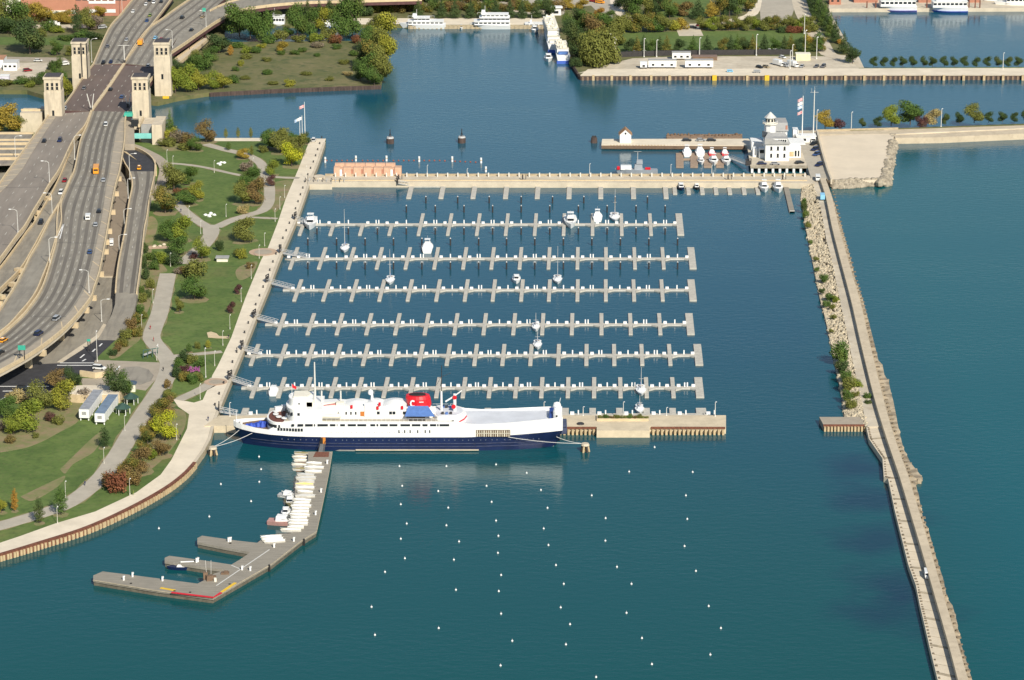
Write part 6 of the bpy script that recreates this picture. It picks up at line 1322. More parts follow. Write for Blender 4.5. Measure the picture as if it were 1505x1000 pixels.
veh(164, 360, (-1, 18), 'truck', 'white', 'small white work truck on the tan frontage road', 3.2, sc=.7)
veh(146, 543, (12, 1), 'suv', 'white', 'white estate car beside the parking circle at the junction', GZ + .15); veh(35, 574, (12, 1), 'suv', 'dark', 'black car waiting at the stop lines far left', GZ + .15)
veh(450 + 11, 207.5, (3, -9), 'suv', 'white', 'white car parked at the promenade tip beside the flagpoles', GZ + .1)
for k, (x, y, c_) in enumerate(((1196, 213, 'dark'), (1197.5, 221, 'navy'), (1200, 228.5, 'blue'), (1203.5, 244, 'navy'))): veh(x, y, (-8, 3), 'suv', c_, 'dark car parked nose out along the apron wall, %s from the far end' % ORD[k], sz + .03, group='cars parked along the apron wall')
veh(1195, 208, (1, 8), 'truck', 'white', 'white box truck in front of the radio mast', sz + .03); veh(1202, 264.5, (1, 9), 'van', 'white', 'small white van at the head of the breakwater road', sz)
veh(1208.5, 293, (-2, -9), 'truck', 'sky', 'white and light blue truck on the breakwater road', 2.5, sc=.85); veh(1363, 848, (2, 10), 'van', 'white', 'white van parked on the lower breakwater platform', 2.05, sc=.9)
veh(1120, 242, (9, 0), 'sedan', 'navy', 'dark car on the station deck, left of three', sz + .02); veh(1139.5, 242.3, (9, 0), 'sedan', 'silver', 'silver car on the station deck, middle of three', sz + .02); veh(1175, 240.5, (9, -1), 'sedan', 'dark', 'dark car on the station deck, right of three', sz + .02)
for x, lb, c_ in ((1009.5, 'left', 'dark'), (1030, 'middle', 'silver'), (1045.5, 'right', 'dark')): veh(x, 207.5, (9, 0), 'sedan', c_, '%s parked car, %s of three on the flat pier by the station' % ('silver' if c_ == 'silver' else 'black', lb), 2.25)
for k, (x, y, c_, kd) in enumerate(((1116, 100, 'dark', 'sedan'), (1126, 99.5, 'tan', 'sedan'), (1144, 96.5, 'white', 'truck'), (1153, 98, 'silver', 'van'), (1165, 98, 'white', 'truck'), (1178.5, 99, 'silver', 'sedan'), (1200, 99, 'grey', 'sedan'), (1210, 99, 'grey', 'suv'))): veh(x, y, (-6, 4) if k > 4 else (8, 2), kd, c_, '%s %s in the row on the gravel yard, %s from the left' % (c_, kd if kd != 'suv' else 'car', ORD[k]), GZ + .08, group='vehicles on the gravel yard')
veh(1150, 85.5, (8, 2), 'sedan', 'white', 'lone white car in the middle of the gravel yard', GZ + .08); veh(1018, 41.5, (9, 0), 'sedan', 'dark', 'black car on the park drive crossing', GZ + .2); veh(1028, 38, (9, -2), 'sedan', 'red', 'red car on the park drive crossing', GZ + .2)
veh(882, 5, (9, 1), 'van', 'orange', 'orange van on the forecourt at the top', GZ + .2); veh(873, 3, (9, 1), 'van', 'red', 'red van on the forecourt at the top', GZ + .2); veh(1073, 106, (8, 0), 'van', 'sky', 'small pale blue van on the quay in front of the trailers', GZ + .2, sc=.6); veh(1113, 107, (8, 0), 'van', 'silver', 'silver van on the quay right of the trailers', GZ + .2, sc=.7)
veh(41, 105, (9, -1), 'suv', 'red', 'red car on the pale yard by the white sheds', GZ + .15); veh(56, 90.5, (9, 0), 'sedan', 'white', 'white car behind the yard, left of the tower', GZ + .15); veh(94, 96, (9, -1), 'van', 'white', 'white van behind the left tower', GZ + .15); veh(150, 42, (9, -1), 'van', 'silver', 'silver van by the trees left of the expressway', GZ + .15); veh(80, 38.5, (9, 0), 'truck', 'white', 'white truck under the golden trees at upper left', GZ + .15, sc=.9)
for k, (x, c_) in enumerate(((925, 'dark'), (935, 'grey'), (948, 'white'), (958, 'dark'), (968, 'navy'), (980, 'silver'), (1120, 'white'), (1131, 'white'), (1140, 'white'), (1151, 'white'))): veh(x, 78 if x < 1000 else 75.5, (9, 0), 'sedan', c_, '%s car behind the dark fence, %s from the left' % (c_, ORD[k]), GZ + .1, group='cars behind the yard fence')
# trailers and yard buildings
def trailer(px0, px1, pyb, dep, h, label, roofm=M_roofg, legs=True, win=0, rz=0, z=GZ, name='trailer', wm_=M_white, L=None):
    a = P(px0, pyb, z + .1); b = P(px1, pyb, z + .1); w_ = L or b.x - a.x; r = empty(name, ((a.x + b.x) / 2, a.y + dep / 2, z), rz, label, 'trailer' if name == 'trailer' else 'building')
    MB().box(0, 0, .9 if legs else 0, w_, dep, h).build('wall', wm_, r, local=True); MB().box(0, 0, h + (.9 if legs else 0), w_ + .3, dep + .3, .25).build('roof', roofm, r, local=True)
    for k in range(win): MB().box(-w_ / 2 + w_ * (k + .5) / win, -dep / 2 - .03, h * .45, 1.4, .12, 1.1).build('window', M_glass, r, local=True)
    if legs:
        for x in (-.42, .42): MB().box(x * w_, 0, 0, .4, dep * .8, .9).build('support', M_dkg, r, local=True)
    return r
def long_trailer(p, q, label, roofm):
    a, b = P(*p, GZ), P(*q, GZ); d = b - a; L = d.length; r = empty('trailer', (a + b) / 2, math.atan2(d.y, d.x), label, 'trailer')
    MB().box(0, 0, 1.1, L, 3.6, 3.1).build('wall', M_white, r, local=True); MB().box(0, 0, 4.2, L * .99, 3.5, .2).build('roof', roofm, r, local=True)
    MB().box(-L / 2 - .05, 0, 2.3, .12, 1.5, 1.1).build('vent', M_roofg, r, local=True)
    for x in (-.47, -.2, .2, .47):
        for s in (-1, 1): MB().box(x * L, s * 1.4, 0, .35, .35, 1.1).build('support', M_white, r, local=True)
    for k in range(5): MB().box(-L * .4 + k * L * .2, -1.83, 1.15, .18, .1, 3).build('rib', M_steel, r, local=True)
long_trailer((124, 619), (145, 590), 'long white trailer with grey roof on the lawn, left of two', mat('ribbed_grey', (.30, .31, .33), .6, .15, .5)); long_trailer((147, 625), (167, 597), 'long white trailer with blue grey roof on the lawn, right of two', mat('ribbed_blue', (.17, .23, .31), .6, .15, .5))
trailer(953, 994, 101, 4, 3.6, 'long white trailer on the gravel yard, left of two in front', win=3); trailer(1007, 1048, 101, 4, 3.6, 'long white trailer on the gravel yard, right of two in front', win=3); trailer(988, 1015, 88.5, 4, 3.2, 'shorter white trailer behind the two long ones', win=3)
tr_ = trailer(1018, 1054, 89, 5, 2.0, 'low brown covered heap shed behind the right long trailer', mat('brown_roof', (.2, .14, .11), .9), False, 0, name='shed', wm_=M_deckw)
trailer(1170, 1191, 89, 5, 3.4, 'cream shipping shed at the right of the gravel yard', M_cream, False, name='shed', wm_=mat('cream_shed', (.72, .66, .42), .7)); trailer(941, 951, 101.5, 3.5, 2.6, 'small white cab unit at the left end of the long trailers', M_white, True, 1)
fn = MB().prism(ribbon(PL([(900, 84.5), (985, 82), (1165, 80.5)], GZ), .3), GZ, GZ + 3.0).build('screen_fence', M_dkg); tag(fn, 'long dark screen fence between the park lawn and the gravel yard', 'fence')
fn = MB().prism(ribbon(PL([(845, 84), (888, 84)], GZ), .3), GZ, GZ + 2.6).build('screen_fence', M_dkg); tag(fn, 'short dark screen fence left of the big willow', 'fence')
c = P(895, 70, GZ); r = empty('gabled_house', c, label='small white gabled house peeking out above the willow', cat='building')
MB().box(0, 0, 0, 8, 7, 5).build('wall', M_cream, r, local=True); MB().loft([[(-4.2, y, 5), (4.2, y, 5), (0, y, 8)] for y in (-3.7, 3.7)]).build('roof', M_cream, r, local=True); MB().box(0, -3.75, 5.4, 1, .2, 1).build('window', M_glass, r, local=True)
for px, pb, pt, lb in ((946.5, 84, 57, 'tall park floodlight, left of the pair behind the trailers'), (965, 84, 59, 'tall park floodlight, right of the pair behind the trailers'), (1028, 83, 56, 'thin pole in front of the small square lawn'), (1111.5, 82, 51, 'tall floodlight with round cluster behind the dark fence'), (1183, 86, 45, 'tall floodlight cluster behind the cream shed'), (1200, 87, 55, 'pole right of the cream shed'), (1161, 101, 75, 'white pole in the vehicle row'), (1182, 50, 22, 'floodlight by the red hedge'), (1164.5, 88, 66, 'thin pole left of the cream shed')):
    tk.place(P(px, pb, GZ), 0, lb, None, (1.5, 1.5, HZ(px, pb, pt, GZ) / 11.6))
trailer(5, 25, 104, 9, 4.2, 'white flat roofed shed with dark skylights at far left yard', mat('pale_roof', (.52, .52, .50)), False, 3, name='shed'); trailer(-14, 5, 100, 12, 4.6, 'rust red roofed shed cut by the left edge', mat('rust_roof', (.42, .22, .13), .9), False, name='shed'); trailer(0, 13, 119, 4, 2.6, 'small pale box container at the left yard edge', M_white, False, name='shed', wm_=mat('lilac_white', (.62, .6, .68), .6))
# brick building at the top left
a = P(-20, 24, GZ); b = P(190, 24, GZ); z1 = 34
r = empty('brick_building', ((a.x + b.x) / 2, a.y + 12, GZ), label='long red brick building with blank wall and white window band at top left', cat='building')
w_ = b.x - a.x; xo = lambda px: P(px, 24, GZ).x - (a.x + b.x) / 2
MB().box((xo(32) + xo(112)) / 2, 0, 0, xo(112) - xo(32), 24, z1).build('wall', mat('salmon_brick', (.47, .215, .135), .9, .05, .3), r, local=True)
MB().box((xo(112) + xo(192)) / 2, .8, 0, xo(192) - xo(112), 24, z1).build('wall', mat('pink_brick', (.44, .20, .14), .9, .06, .3), r, local=True)
MB().box((xo(-20) + xo(32)) / 2, 1.2, 0, xo(32) - xo(-20), 24, 12).build('wall', M_cream, r, local=True)
MB().box((xo(68) + xo(112)) / 2, -12.1, 1.5, xo(112) - xo(68), .3, 2).build('base_band', M_cream, r, local=True)
for k, x in enumerate((116, 125.5, 135.5, 145, 155, 164, 174, 183.5)):
    hh = 3.8; f = MB().box(xo(x), -11.35, 9.4, 3.0, .3, hh).build('window', mat('grey_glass', (.11, .13, .13), .3, .1), r, local=True)
MB().box((xo(131) + xo(170)) / 2, -11.3, 7.4, xo(170) - xo(131), .35, 1.5).build('window_band', M_white, r, local=True); MB().box((xo(131) + xo(170)) / 2, -11.3, 2.0, xo(170) - xo(131), .35, 2.0).build('window_band', M_white, r, local=True)
for x in (130.5, 140.3, 150, 159.5, 169): MB().box(xo(x), -11.32, 9, .9, .5, 4.4).build('pilaster', M_white, r, local=True)
for y in (9, 3): MB().box(xo(4.5), -10.9, y, 3.4, .3, 3).build('window', M_glass, r, local=True)
# pavilion buildings by the top right ferries (red roofed)
for k, (x0, x1, yb, h, m, lb) in enumerate(((1219, 1236, 7, 4, M_brick, 'red roofed pavilion at the quay, leftmost'), (1188 + 4, 1203 - 2, 8, 6, M_white, 'white kiosk with red trim by the conifer row'), (1255, 1290, 4, 4, M_brick, 'red fronted quay building left of the excursion boats'), (1350, 1368, 4, 4, M_brick, 'red fronted quay building between the excursion boats'), (1425, 1440, 4, 4, M_brick, 'red fronted quay building right of the excursion boats'))):
    trailer(x0, x1, yb, 8, h, lb, mat('red_roof', (.32, .08, .06), .8), False, 2, name='pavilion', wm_=m)
for k, (x, h) in enumerate(((1287, 5), (1362, 6), (1424, 6), (1433, 6), (1274, 5), (1440, 6))):
    c = P(x, 12, GZ); tag(MB().box(c.x, c.y, GZ, .7, .4, h * .8).build('banner', M_rustred), 'dark red banner on the far quay at top right, %s placed' % ['first', 'third', 'fourth', 'fifth', 'second', 'sixth'][k], 'banner')
# ticket pavilion with curved roof near the trailers, table shelters, playground frame
c = P(93, 589, GZ); r = empty('shelter', c, label='round ended pale terrace pavilion beside the dark tree near the junction', cat='building')
MB().prism([(-1 + 9 * math.cos(a) * (1 if math.cos(a) < 0 else .9), 6 * math.sin(a)) for a in [math.pi * (.5 + k / 12) for k in range(13)]] + [(13, -6), (13, 6)], 0, 3.6).build('wall', M_para, r, local=True); MB().prism([(-1 + 8.3 * math.cos(a), 5.4 * math.sin(a)) for a in [math.pi * (.5 + k / 12) for k in range(13)]] + [(12.4, -5.4), (12.4, 5.4)], 3.6, 3.75).build('roof', M_prom, r, local=True)
r.location = P(129, 585, GZ); r.scale = (.95, 1.0, .8)
rm_ = MB().prism(ribbon(PL([(118, 553), (140, 556), (162, 554)], GZ), .7), GZ, GZ + 2.2).build('retaining_wall', M_para); tag(rm_, 'tan retaining wall below the white estate car', 'wall')
slab('pavement', [(118, 556), (160, 557), (160, 567), (122, 568)], GZ + .09, M_walk, GZ)
for (x, y, lb, m) in ((181, 608, 'dark green shelter beside the bike path, lower', mat('dark_green_roof', (.03, .07, .055), .7)), (193, 593, 'dark green shelter beside the bike path, upper', mat('dark_green_roof', (.03, .07, .055)))):
    r = empty('shelter', P(x, y, GZ), label=lb, cat='shelter'); MB().lathe(0, 0, [(3.0, 2.3), (.2, 4.0)], 6).build('roof', m, r, local=True)
    for k in range(6): MB().box(2.4 * math.cos(k * math.pi / 3), 2.4 * math.sin(k * math.pi / 3), 0, .2, .2, 2.4).build('post', M_white, r, local=True)
r = empty('ticket_booth', P(194.5, 575, GZ), label='small cream booth with dark blue roof beside the bike path', cat='booth'); MB().box(0, 0, 0, 2.4, 2.4, 3).build('wall', M_cream, r, local=True); MB().box(0, 0, 3, 3.4, 3.4, .8, top=.4).build('roof', mat('slate_blue', (.05, .08, .12), .7), r, local=True)
r = empty('playground_frame', P(219, 524, GZ), R(30), 'dark green open climbing frame left of the bike path', 'frame'); r.scale = (.62, .8, .9)
for k in range(4): MB().tube((-5 + k * 3, -2, 0), (-3.6 + k * 3, 0, 3), .2).tube((-3.6 + k * 3, 0, 3), (-2.2 + k * 3, 2, 0), .2).build('frame', mat('teal_frame', (.04, .10, .085), .7), r, local=True)
MB().tube((-3.6, 0, 3), (6.6, 0, 3), .2).build('ridge', mat('teal_frame', (.1, .2, .2)), r, local=True); MB().box(-1, 0, 1.2, 7, 1.5, .3, .4).build('slide', M_steel, r, local=True)
r = empty('boardwalk_shelter', P(327, 384, GZ), label='low grey roofed shelter on the lawn right of the bright bush', cat='shelter'); MB().box(0, 0, 0, 4.6, 2.4, 1.6).build('wall', M_cream, r, local=True); MB().box(0, .2, 1.6, 5.6, 4, .3).build('roof', M_roofg, r, local=True)
slab('pavement', [(304, 489), (310, 487.5), (318, 490), (322, 494), (337, 494.5), (337, 497.5), (318, 497), (306, 496)], GZ + .12, M_para, GZ)
slab('pavement', [(218, 362), (252, 361.5), (252, 365), (216, 366)], GZ + .1, M_plaza, GZ)
# white boulder groups
rnd.seed(21)
for lb, pts in (('on the upper lawn', ((321, 241.5), (325, 239.5), (329.5, 240), (323, 243))), ('beside the bare shrub at the path', ((359, 244), (364, 244), (367, 249), (362, 247))), ('on the round lawn edge', ((302, 317), (307, 318), (310, 315), (315, 317), (308, 319))), ('by the low bench court', ((226, 363.5), (235, 362.5), (241, 361), (227.5, 362)))):
    for k, (x, y) in enumerate(pts):
        b = MB(); h = rnd.uniform(1.0, 1.8); b.loft([[(rr_ * rnd.uniform(.8, 1.2) * math.cos(j * 1.05 + .2), rr_ * rnd.uniform(.7, 1.1) * math.sin(j * 1.05 + .2), zz) for j in range(6)] for rr_, zz in ((1.3, -.2), (1.4, h * .4), (.7, h))])
        o = b.build('boulder', M_white if 'low' not in lb else M_tower); 
        c = P(x, y, GZ); o.location = c; o.scale = (.62, .55, .5); tag(o, 'white boulder %s, %s from the left' % (lb, ORD[sorted(range(len(pts)), key=lambda i: pts[i][0]).index(k)]), 'boulder', 'white boulders in the park')
# promenade benches/bollards (small dark dots along the marina edge)
bo = empty('bollard', (0, 0, 0)); tag(bo, None, 'bollard'); MB().cyl(0, 0, 0, .8, .32, .25, 8).build('post', M_dkg, bo, local=True); MB().cyl(0, 0, .8, .95, .36, n=8).build('cap', M_dkg, bo, local=True); pbo = Proto(bo)
inner_ = [(x - 4, y) for x, y in prom_w[1:13]]; rs_ = resample(PL(inner_, 0), 34)
for k in range(34): pbo.place((rs_[k].x, rs_[k].y, GZ + .06), 0, 'black bollard on the promenade edge, %s from the tip' % ORD[k], 'black bollards along the promenade')
# ================= PEOPLE =================
def person_mesh(name, pose, m):
    v, e, rad = pose; me = bpy.data.meshes.new(name); me.from_pydata(v, e, []); o = bpy.data.objects.new(name, me); COL.objects.link(o)
    md = o.modifiers.new('skin', 'SKIN'); 
    for i, r_ in enumerate(rad): me.skin_vertices[0].data[i].radius = (r_, r_)
    me.skin_vertices[0].data[0].use_root = True
    o.modifiers.new('sub', 'SUBSURF').levels = 1
    dg_ = bpy.context.evaluated_depsgraph_get(); nm = bpy.data.meshes.new_from_object(o.evaluated_get(dg_)); bpy.data.objects.remove(o); nm.materials.clear(); nm.materials.append(m); nm.name = name
    return nm
V = [(0, 0, .95), (0, 0, 1.2), (0, 0, 1.42), (0, .02, 1.53), (0, .03, 1.66), (0, .02, 1.76), (.2, 0, 1.4), (.27, .08, 1.15), (.25, .22, .95), (-.2, 0, 1.4), (-.27, -.05, 1.15), (-.25, .08, .92), (.1, 0, .88), (.12, .16, .5), (.12, .05, .08), (.12, .2, .04), (-.1, 0, .88), (-.12, -.05, .5), (-.12, -.25, .1), (-.12, -.1, .04)]
E = [(0, 1), (1, 2), (2, 3), (3, 4), (4, 5), (2, 6), (6, 7), (7, 8), (2, 9), (9, 10), (10, 11), (0, 12), (12, 13), (13, 14), (14, 15), (0, 16), (16, 17), (17, 18), (18, 19)]
RD = [.16, .15, .17, .06, .105, .08, .07, .05, .04, .07, .05, .04, .1, .07, .045, .04, .1, .07, .045, .04]
ppl = [(221, 484.5, 'red', 'person in red riding or walking up the bike path bend, farther of two'), (226, 502, 'red', 'person in dark red on the bike path below the bend'), (240, 546, 'dark', 'person in dark clothes on the bike path by the forecourt'), (125, 714, 'navy', 'person in blue on the lower bike path beside the lawn'), (196, 728, 'green', 'person in green walking on the promenade by the red bushes'), (306, 619, 'navy', 'person in blue standing where the promenade meets the stone pier'), (232, 511, 'white', 'person in white on the bike path by the climbing frame'), (266, 312, 'navy', 'person in dark blue on the diagonal park path'), (348, 517, 'dark', 'person in dark clothes leaning by a marina gate'), (265, 645, 'dark', 'person in dark clothes at the promenade edge beside the pale lamp'), (336, 498, 'dark', 'person beside the pale stone patch on the promenade')]
for k, (x, y, c_, lb) in enumerate(ppl):
    o = bpy.data.objects.new('person', person_mesh('person', (V, E, RD), mat('cloth_' + c_, COLS[c_], .9, .1, 1))); COL.objects.link(o); o.location = P(x, y, GZ + .12); o.rotation_euler = (0, 0, k * 1.3); tag(o, lb, 'person')
    hm_ = MB().lathe(0, .03, [(.03, 1.6), (.11, 1.64), (.125, 1.75), (.09, 1.85), (.02, 1.88)], 8).build('hair', M_deckw, o, local=True)
# ================= TREES AND SHRUBS =================
def crown_mesh(kind, seed, leaves):
    r = random.Random(seed); lobes = []
    if kind == 'c': prof = lambda z: .5 * (1 - z) ** .8 * (1 if z > .08 else z / .08)
    elif kind == 'o': prof = lambda z: .5 * max(0, math.sin(math.pi * min(1, z ** .8 * .95 + .05))) ** .55
    else: prof = None
    if prof:
        for k in range(16):
            z = (k + .5) / 16; a = k * 2.4; q = prof(z) * .5; lobes.append((q * math.cos(a), q * math.sin(a), z, max(.07, prof(z) * .75), .1))
    elif kind == 'r':
        for k in range(17):
            a = k * 2.4; z = .16 + .68 * ((k * .618) % 1); q = .27 * math.sqrt(max(0, 1 - ((z - .5) / .5) ** 2)) * r.uniform(.6, 1.15); s = r.uniform(.17, .27); lobes.append((q * math.cos(a), q * math.sin(a), z, s, s * .9))
        lobes.append((0, 0, .5, .3, .32))
    elif kind == 'w':
        for k in range(17):
            a = k * 2.4 + r.random(); q = r.uniform(.1, .36); z = .3 + .42 * (1 - q) * r.uniform(.4, 1.3); s = r.uniform(.12, .2); lobes.append((q * math.cos(a), q * math.sin(a), min(z, .82), s, s * 1.1))
    else:   # bush
        for k in range(11):
            a = k * 2.4; q = r.uniform(.05, .34); s = r.uniform(.13, .22); lobes.append((q * math.cos(a), q * math.sin(a), r.uniform(.25, .62), s, s * 1.5))
    V_, F_ = [], []; tot = sum(l[3] ** 2 for l in lobes); ls = {'c': .052, 'o': .055, 'r': .052, 'w': .05, 'b': .07}[kind]
    for lx, ly, lz, s, sz_ in lobes:
        for _ in range(int(leaves * s * s / tot)):
            u = r.uniform(-1, 1); a = r.uniform(0, 6.283); q = math.sqrt(1 - u * u); rr = r.uniform(.6, 1.05) if r.random() < .93 else r.uniform(1.0, 1.22)
            c = Vector((lx + s * rr * q * math.cos(a), ly + s * rr * q * math.sin(a), max(.01, lz + sz_ * rr * u)))
            nrm = Vector((q * math.cos(a), q * math.sin(a), u + .25)) + Vector((r.uniform(-.9, .9), r.uniform(-.9, .9), r.uniform(-.9, .9)))
            nrm.normalize(); t = nrm.orthogonal().normalized(); b = nrm.cross(t); an = r.uniform(0, 6.28); t, b = t * math.cos(an) + b * math.sin(an), b * math.cos(an) - t * math.sin(an)
            h = ls * r.uniform(.55, 1.15) * .5; i = len(V_)
            V_ += [tuple(c + t * h), tuple(c + b * h * .8), tuple(c - t * h * .9), tuple(c - b * h)]; F_.append((i, i + 1, i + 2, i + 3))
    ax = [sorted(v[i] for v in V_) for i in range(3)]; n_ = len(V_); lo = [a[int(n_ * .012)] for a in ax]; hi = [a[int(n_ * .988)] for a in ax]
    return [((x - lo[0]) / (hi[0] - lo[0]) - .5, (y - lo[1]) / (hi[1] - lo[1]) - .5, max(0, (z - lo[2]) / (hi[2] - lo[2]))) for x, y, z in V_], F_
LV = {'r': 4200, 'o': 2800, 'c': 3000, 'w': 4400, 'b': 2000}
RAW = {(k, v): crown_mesh(k, 100 + v * 7 + ord(k), LV[k]) for k in 'rocwb' for v in range(3)}
LC = {'dark': ((.028, .048, .016), (.048, .076, .025)), 'green': ((.040, .078, .016), (.075, .120, .026)), 'olive': ((.085, .095, .022), (.145, .150, .034)), 'yellow': ((.145, .155, .02), (.24, .225, .03)), 'bright': ((.095, .13, .018), (.175, .20, .026)),
      'golden': ((.19, .135, .022), (.29, .21, .034)), 'brown': ((.10, .070, .028), (.165, .112, .04)), 'red': ((.115, .042, .022), (.17, .066, .034)), 'purple': ((.055, .025, .026), (.10, .045, .04)), 'grey': ((.13, .10, .075), (.20, .16, .115)), 'orange': ((.22, .115, .02), (.31, .17, .03)), 'tan': ((.24, .19, .08), (.34, .27, .12)), 'lime': ((.20, .23, .014), (.32, .31, .022)), 'mixed': ((.05, .075, .018), (.19, .14, .03))}
CW = {'dark': 'dark green', 'green': 'green', 'olive': 'olive green', 'yellow': 'yellow green', 'bright': 'bright green', 'golden': 'golden', 'brown': 'brown leaved', 'red': 'rusty red', 'purple': 'dark purple', 'grey': 'bare greyish', 'orange': 'orange', 'tan': 'tan', 'lime': 'vivid yellow', 'mixed': 'rusty green'}
SW = {'r': 'round tree', 'o': 'upright oval tree', 'c': 'pointed tree', 'w': 'broad tree', 'b': 'bush'}
M_bark = mat('bark', (.10, .075, .055), .95, .2, 2)
def leafm(c):
    n = 'leaves_' + c
    if n not in MATS:
        a, b = [tuple(min(.6, x * 1.42) for x in q_) for q_ in LC[c]]; m = mat(n, a, .9, col2=b, scale=.35, spec=.2, detail=3); add_layer(m, tuple(x * .5 for x in a), .9, .52, .7, fac=.5); add_layer(m, LC['olive'][1], .12, .5, .68, fac=.45)
    return MATS[n]
CM = {}; TR = {}
def trunk_mesh(v):
    if v not in TR:
        b = MB(); r = random.Random(v); b.tube((0, 0, 0), (.01, 0, .45), .032, 7, .022); b.tube((0, 0, .42), (r.uniform(-.04, .04), 0, .8), .022, 6, .008)
        for k in range(4): a = k * 1.6 + v; b.tube((0, 0, .3 + k * .07), (.22 * math.cos(a), .22 * math.sin(a), .5 + k * .08), .013, 5, .005)
        TR[v] = b.mesh('trunk', M_bark)
    return TR[v]
def plant(px, py, wpx, hpx, kind, colour, z=GZ):
    if kind == 'b' and z == GZ and 340 < px < 530 and 66 < py < 130: hpx *= .75; colour = {'dark': 'green', 'brown': 'olive'}.get(colour, colour)
    v = rnd.randrange(3); key = (kind, v, colour)
    if key not in CM:
        V_, F_ = RAW[(kind, v)]; me = bpy.data.meshes.new('crown'); me.from_pydata(V_, [], F_); me.materials.append(leafm(colour)); CM[key] = me
    s = SC(px, py, z); w_ = wpx / s * 1.02; h = max(.8, HZ(px, py, py - hpx, z)); h = max(h - .04 * w_, h * .8) * 1.12      # the crown's own depth adds height in the view
    tr = kind != 'b'; nm = {'r': 'tree', 'o': 'tree', 'c': 'conifer', 'w': 'tree', 'b': 'bush'}[kind]
    r = empty(nm, P(px, py - (wpx * .10 if kind != 'b' else wpx * .12), z), rnd.uniform(0, 6.28)); tag(r, None, 'bush' if kind == 'b' else 'tree')
    c0 = {'r': .10, 'o': .10, 'c': .04, 'w': .04, 'b': -.02}[kind] * h
    if tr:
        t = bpy.data.objects.new('trunk', trunk_mesh(v)); COL.objects.link(t); t.parent = r; t.scale = (min(w_, h) * .9, min(w_, h) * .9, h * .95)
    c = bpy.data.objects.new('crown', CM[key]); COL.objects.link(c); c.parent = r; c.location = (0, 0, c0); c.scale = (w_, w_ * rnd.uniform(.88, 1.05), (h - c0))
    return r
def grove(where, items, z=GZ, group=None):
    if where in ('inside the oval drive', 'in the row below the oval drive', 'behind the dark fence', 'in the dense diagonal conifer row', 'on the quay behind the far yachts', 'in a row'): items = [(a, b, c * 1.12, d * 1.25, e, f) for a, b, c, d, e, f in items]
    if where == 'on the south pier': items = [(a, b, c, d * (1.3 if d < 13 else 1.08), e, f) for a, b, c, d, e, f in items]
    o = sorted(items, key=lambda t: (t[0], t[1])); rnd.seed(len(where) * 31 + len(items))
    lit = MB()
    for k, (px, py, w_, h, kd, c) in enumerate(o):
        if where in PARKS and kd != 'b':
            q = P(px, py - w_ * .1, GZ); rr = w_ / SC(px, py, GZ) * .62; lit.prism([(q.x + rr * rnd.uniform(.75, 1.15) * math.cos(j * .63), q.y + rr * rnd.uniform(.75, 1.15) * math.sin(j * .63)) for j in range(10)], GZ + .032 + .0005 * k, GZ + .04 + .0005 * k)
        r = plant(px, py, w_, h, kd, c, z); tag(r, '%s %s %s, %s from the left' % (CW[c if not (kd == 'b' and 340 < px < 530 and 66 < py < 130 and z == GZ) else {'dark': 'green', 'brown': 'olive'}.get(c, c)], SW[kd], where, ORD[k]), group='plants ' + where)
    if lit.v: tag(lit.build('leaf_litter', M_mulch), kind='stuff')
PARKS = ('north of the round lawn', 'at the promenade tip', 'around the upper ramp edge', 'on the middle lawns', 'on the lower left lawn', 'between lower bike path and promenade')
grove('north of the round lawn', [(250, 205, 17, 34, 'c', 'green'), (250, 209, 22, 17, 'b', 'yellow'), (303, 212, 27, 29, 'r', 'brown'), (236, 212, 14, 9, 'b', 'grey'), (262, 213, 26, 16, 'b', 'grey'), (275, 214, 24, 15, 'b', 'brown'), (246, 217, 24, 11, 'b', 'olive'), (287, 224, 20, 18, 'r', 'green'), (272, 222, 20, 9, 'b', 'olive'), (332, 204, 6, 13, 'o', 'olive'), (350, 204, 6, 14, 'o', 'olive'), (369, 204, 6, 14, 'o', 'olive'), (357, 235, 18, 13, 'r', 'golden'), (370, 230, 6, 14, 'o', 'olive'), (362, 254, 18, 14, 'b', 'grey'), (336, 222, 8, 11, 'o', 'green')])
grove('at the promenade tip', [(395, 222, 24, 26, 'r', 'green'), (413, 205, 13, 14, 'c', 'dark'), (413, 228, 28, 32, 'r', 'olive'), (429, 248, 29, 31, 'r', 'lime'), (440, 232, 24, 30, 'r', 'olive'), (421, 220, 26, 22, 'r', 'olive'), (450, 213, 13, 15, 'r', 'dark'), (388, 226, 14, 10, 'b', 'olive'), (433, 216, 22, 18, 'r', 'green'), (400, 260, 19, 22, 'r', 'bright'), (398, 275, 13, 15, 'r', 'purple')])
grove('around the upper ramp edge', [(256, 284, 32, 36, 'r', 'olive'), (278, 273, 24, 24, 'r', 'green'), (289, 296, 21, 24, 'r', 'yellow'), (268, 291, 22, 12, 'b', 'red'), (274, 304, 26, 19, 'r', 'green'), (243, 317, 34, 34, 'r', 'mixed'), (236, 292, 10, 16, 'b', 'olive'), (246, 358, 24, 29, 'r', 'green'), (266, 357, 30, 33, 'r', 'bright'), (262, 376, 28, 24, 'r', 'green'), (297, 384, 25, 28, 'r', 'bright'), (284, 382, 13, 8, 'b', 'purple'), (324, 370, 13, 14, 'b', 'dark'), (253, 384, 15, 10, 'b', 'dark')])
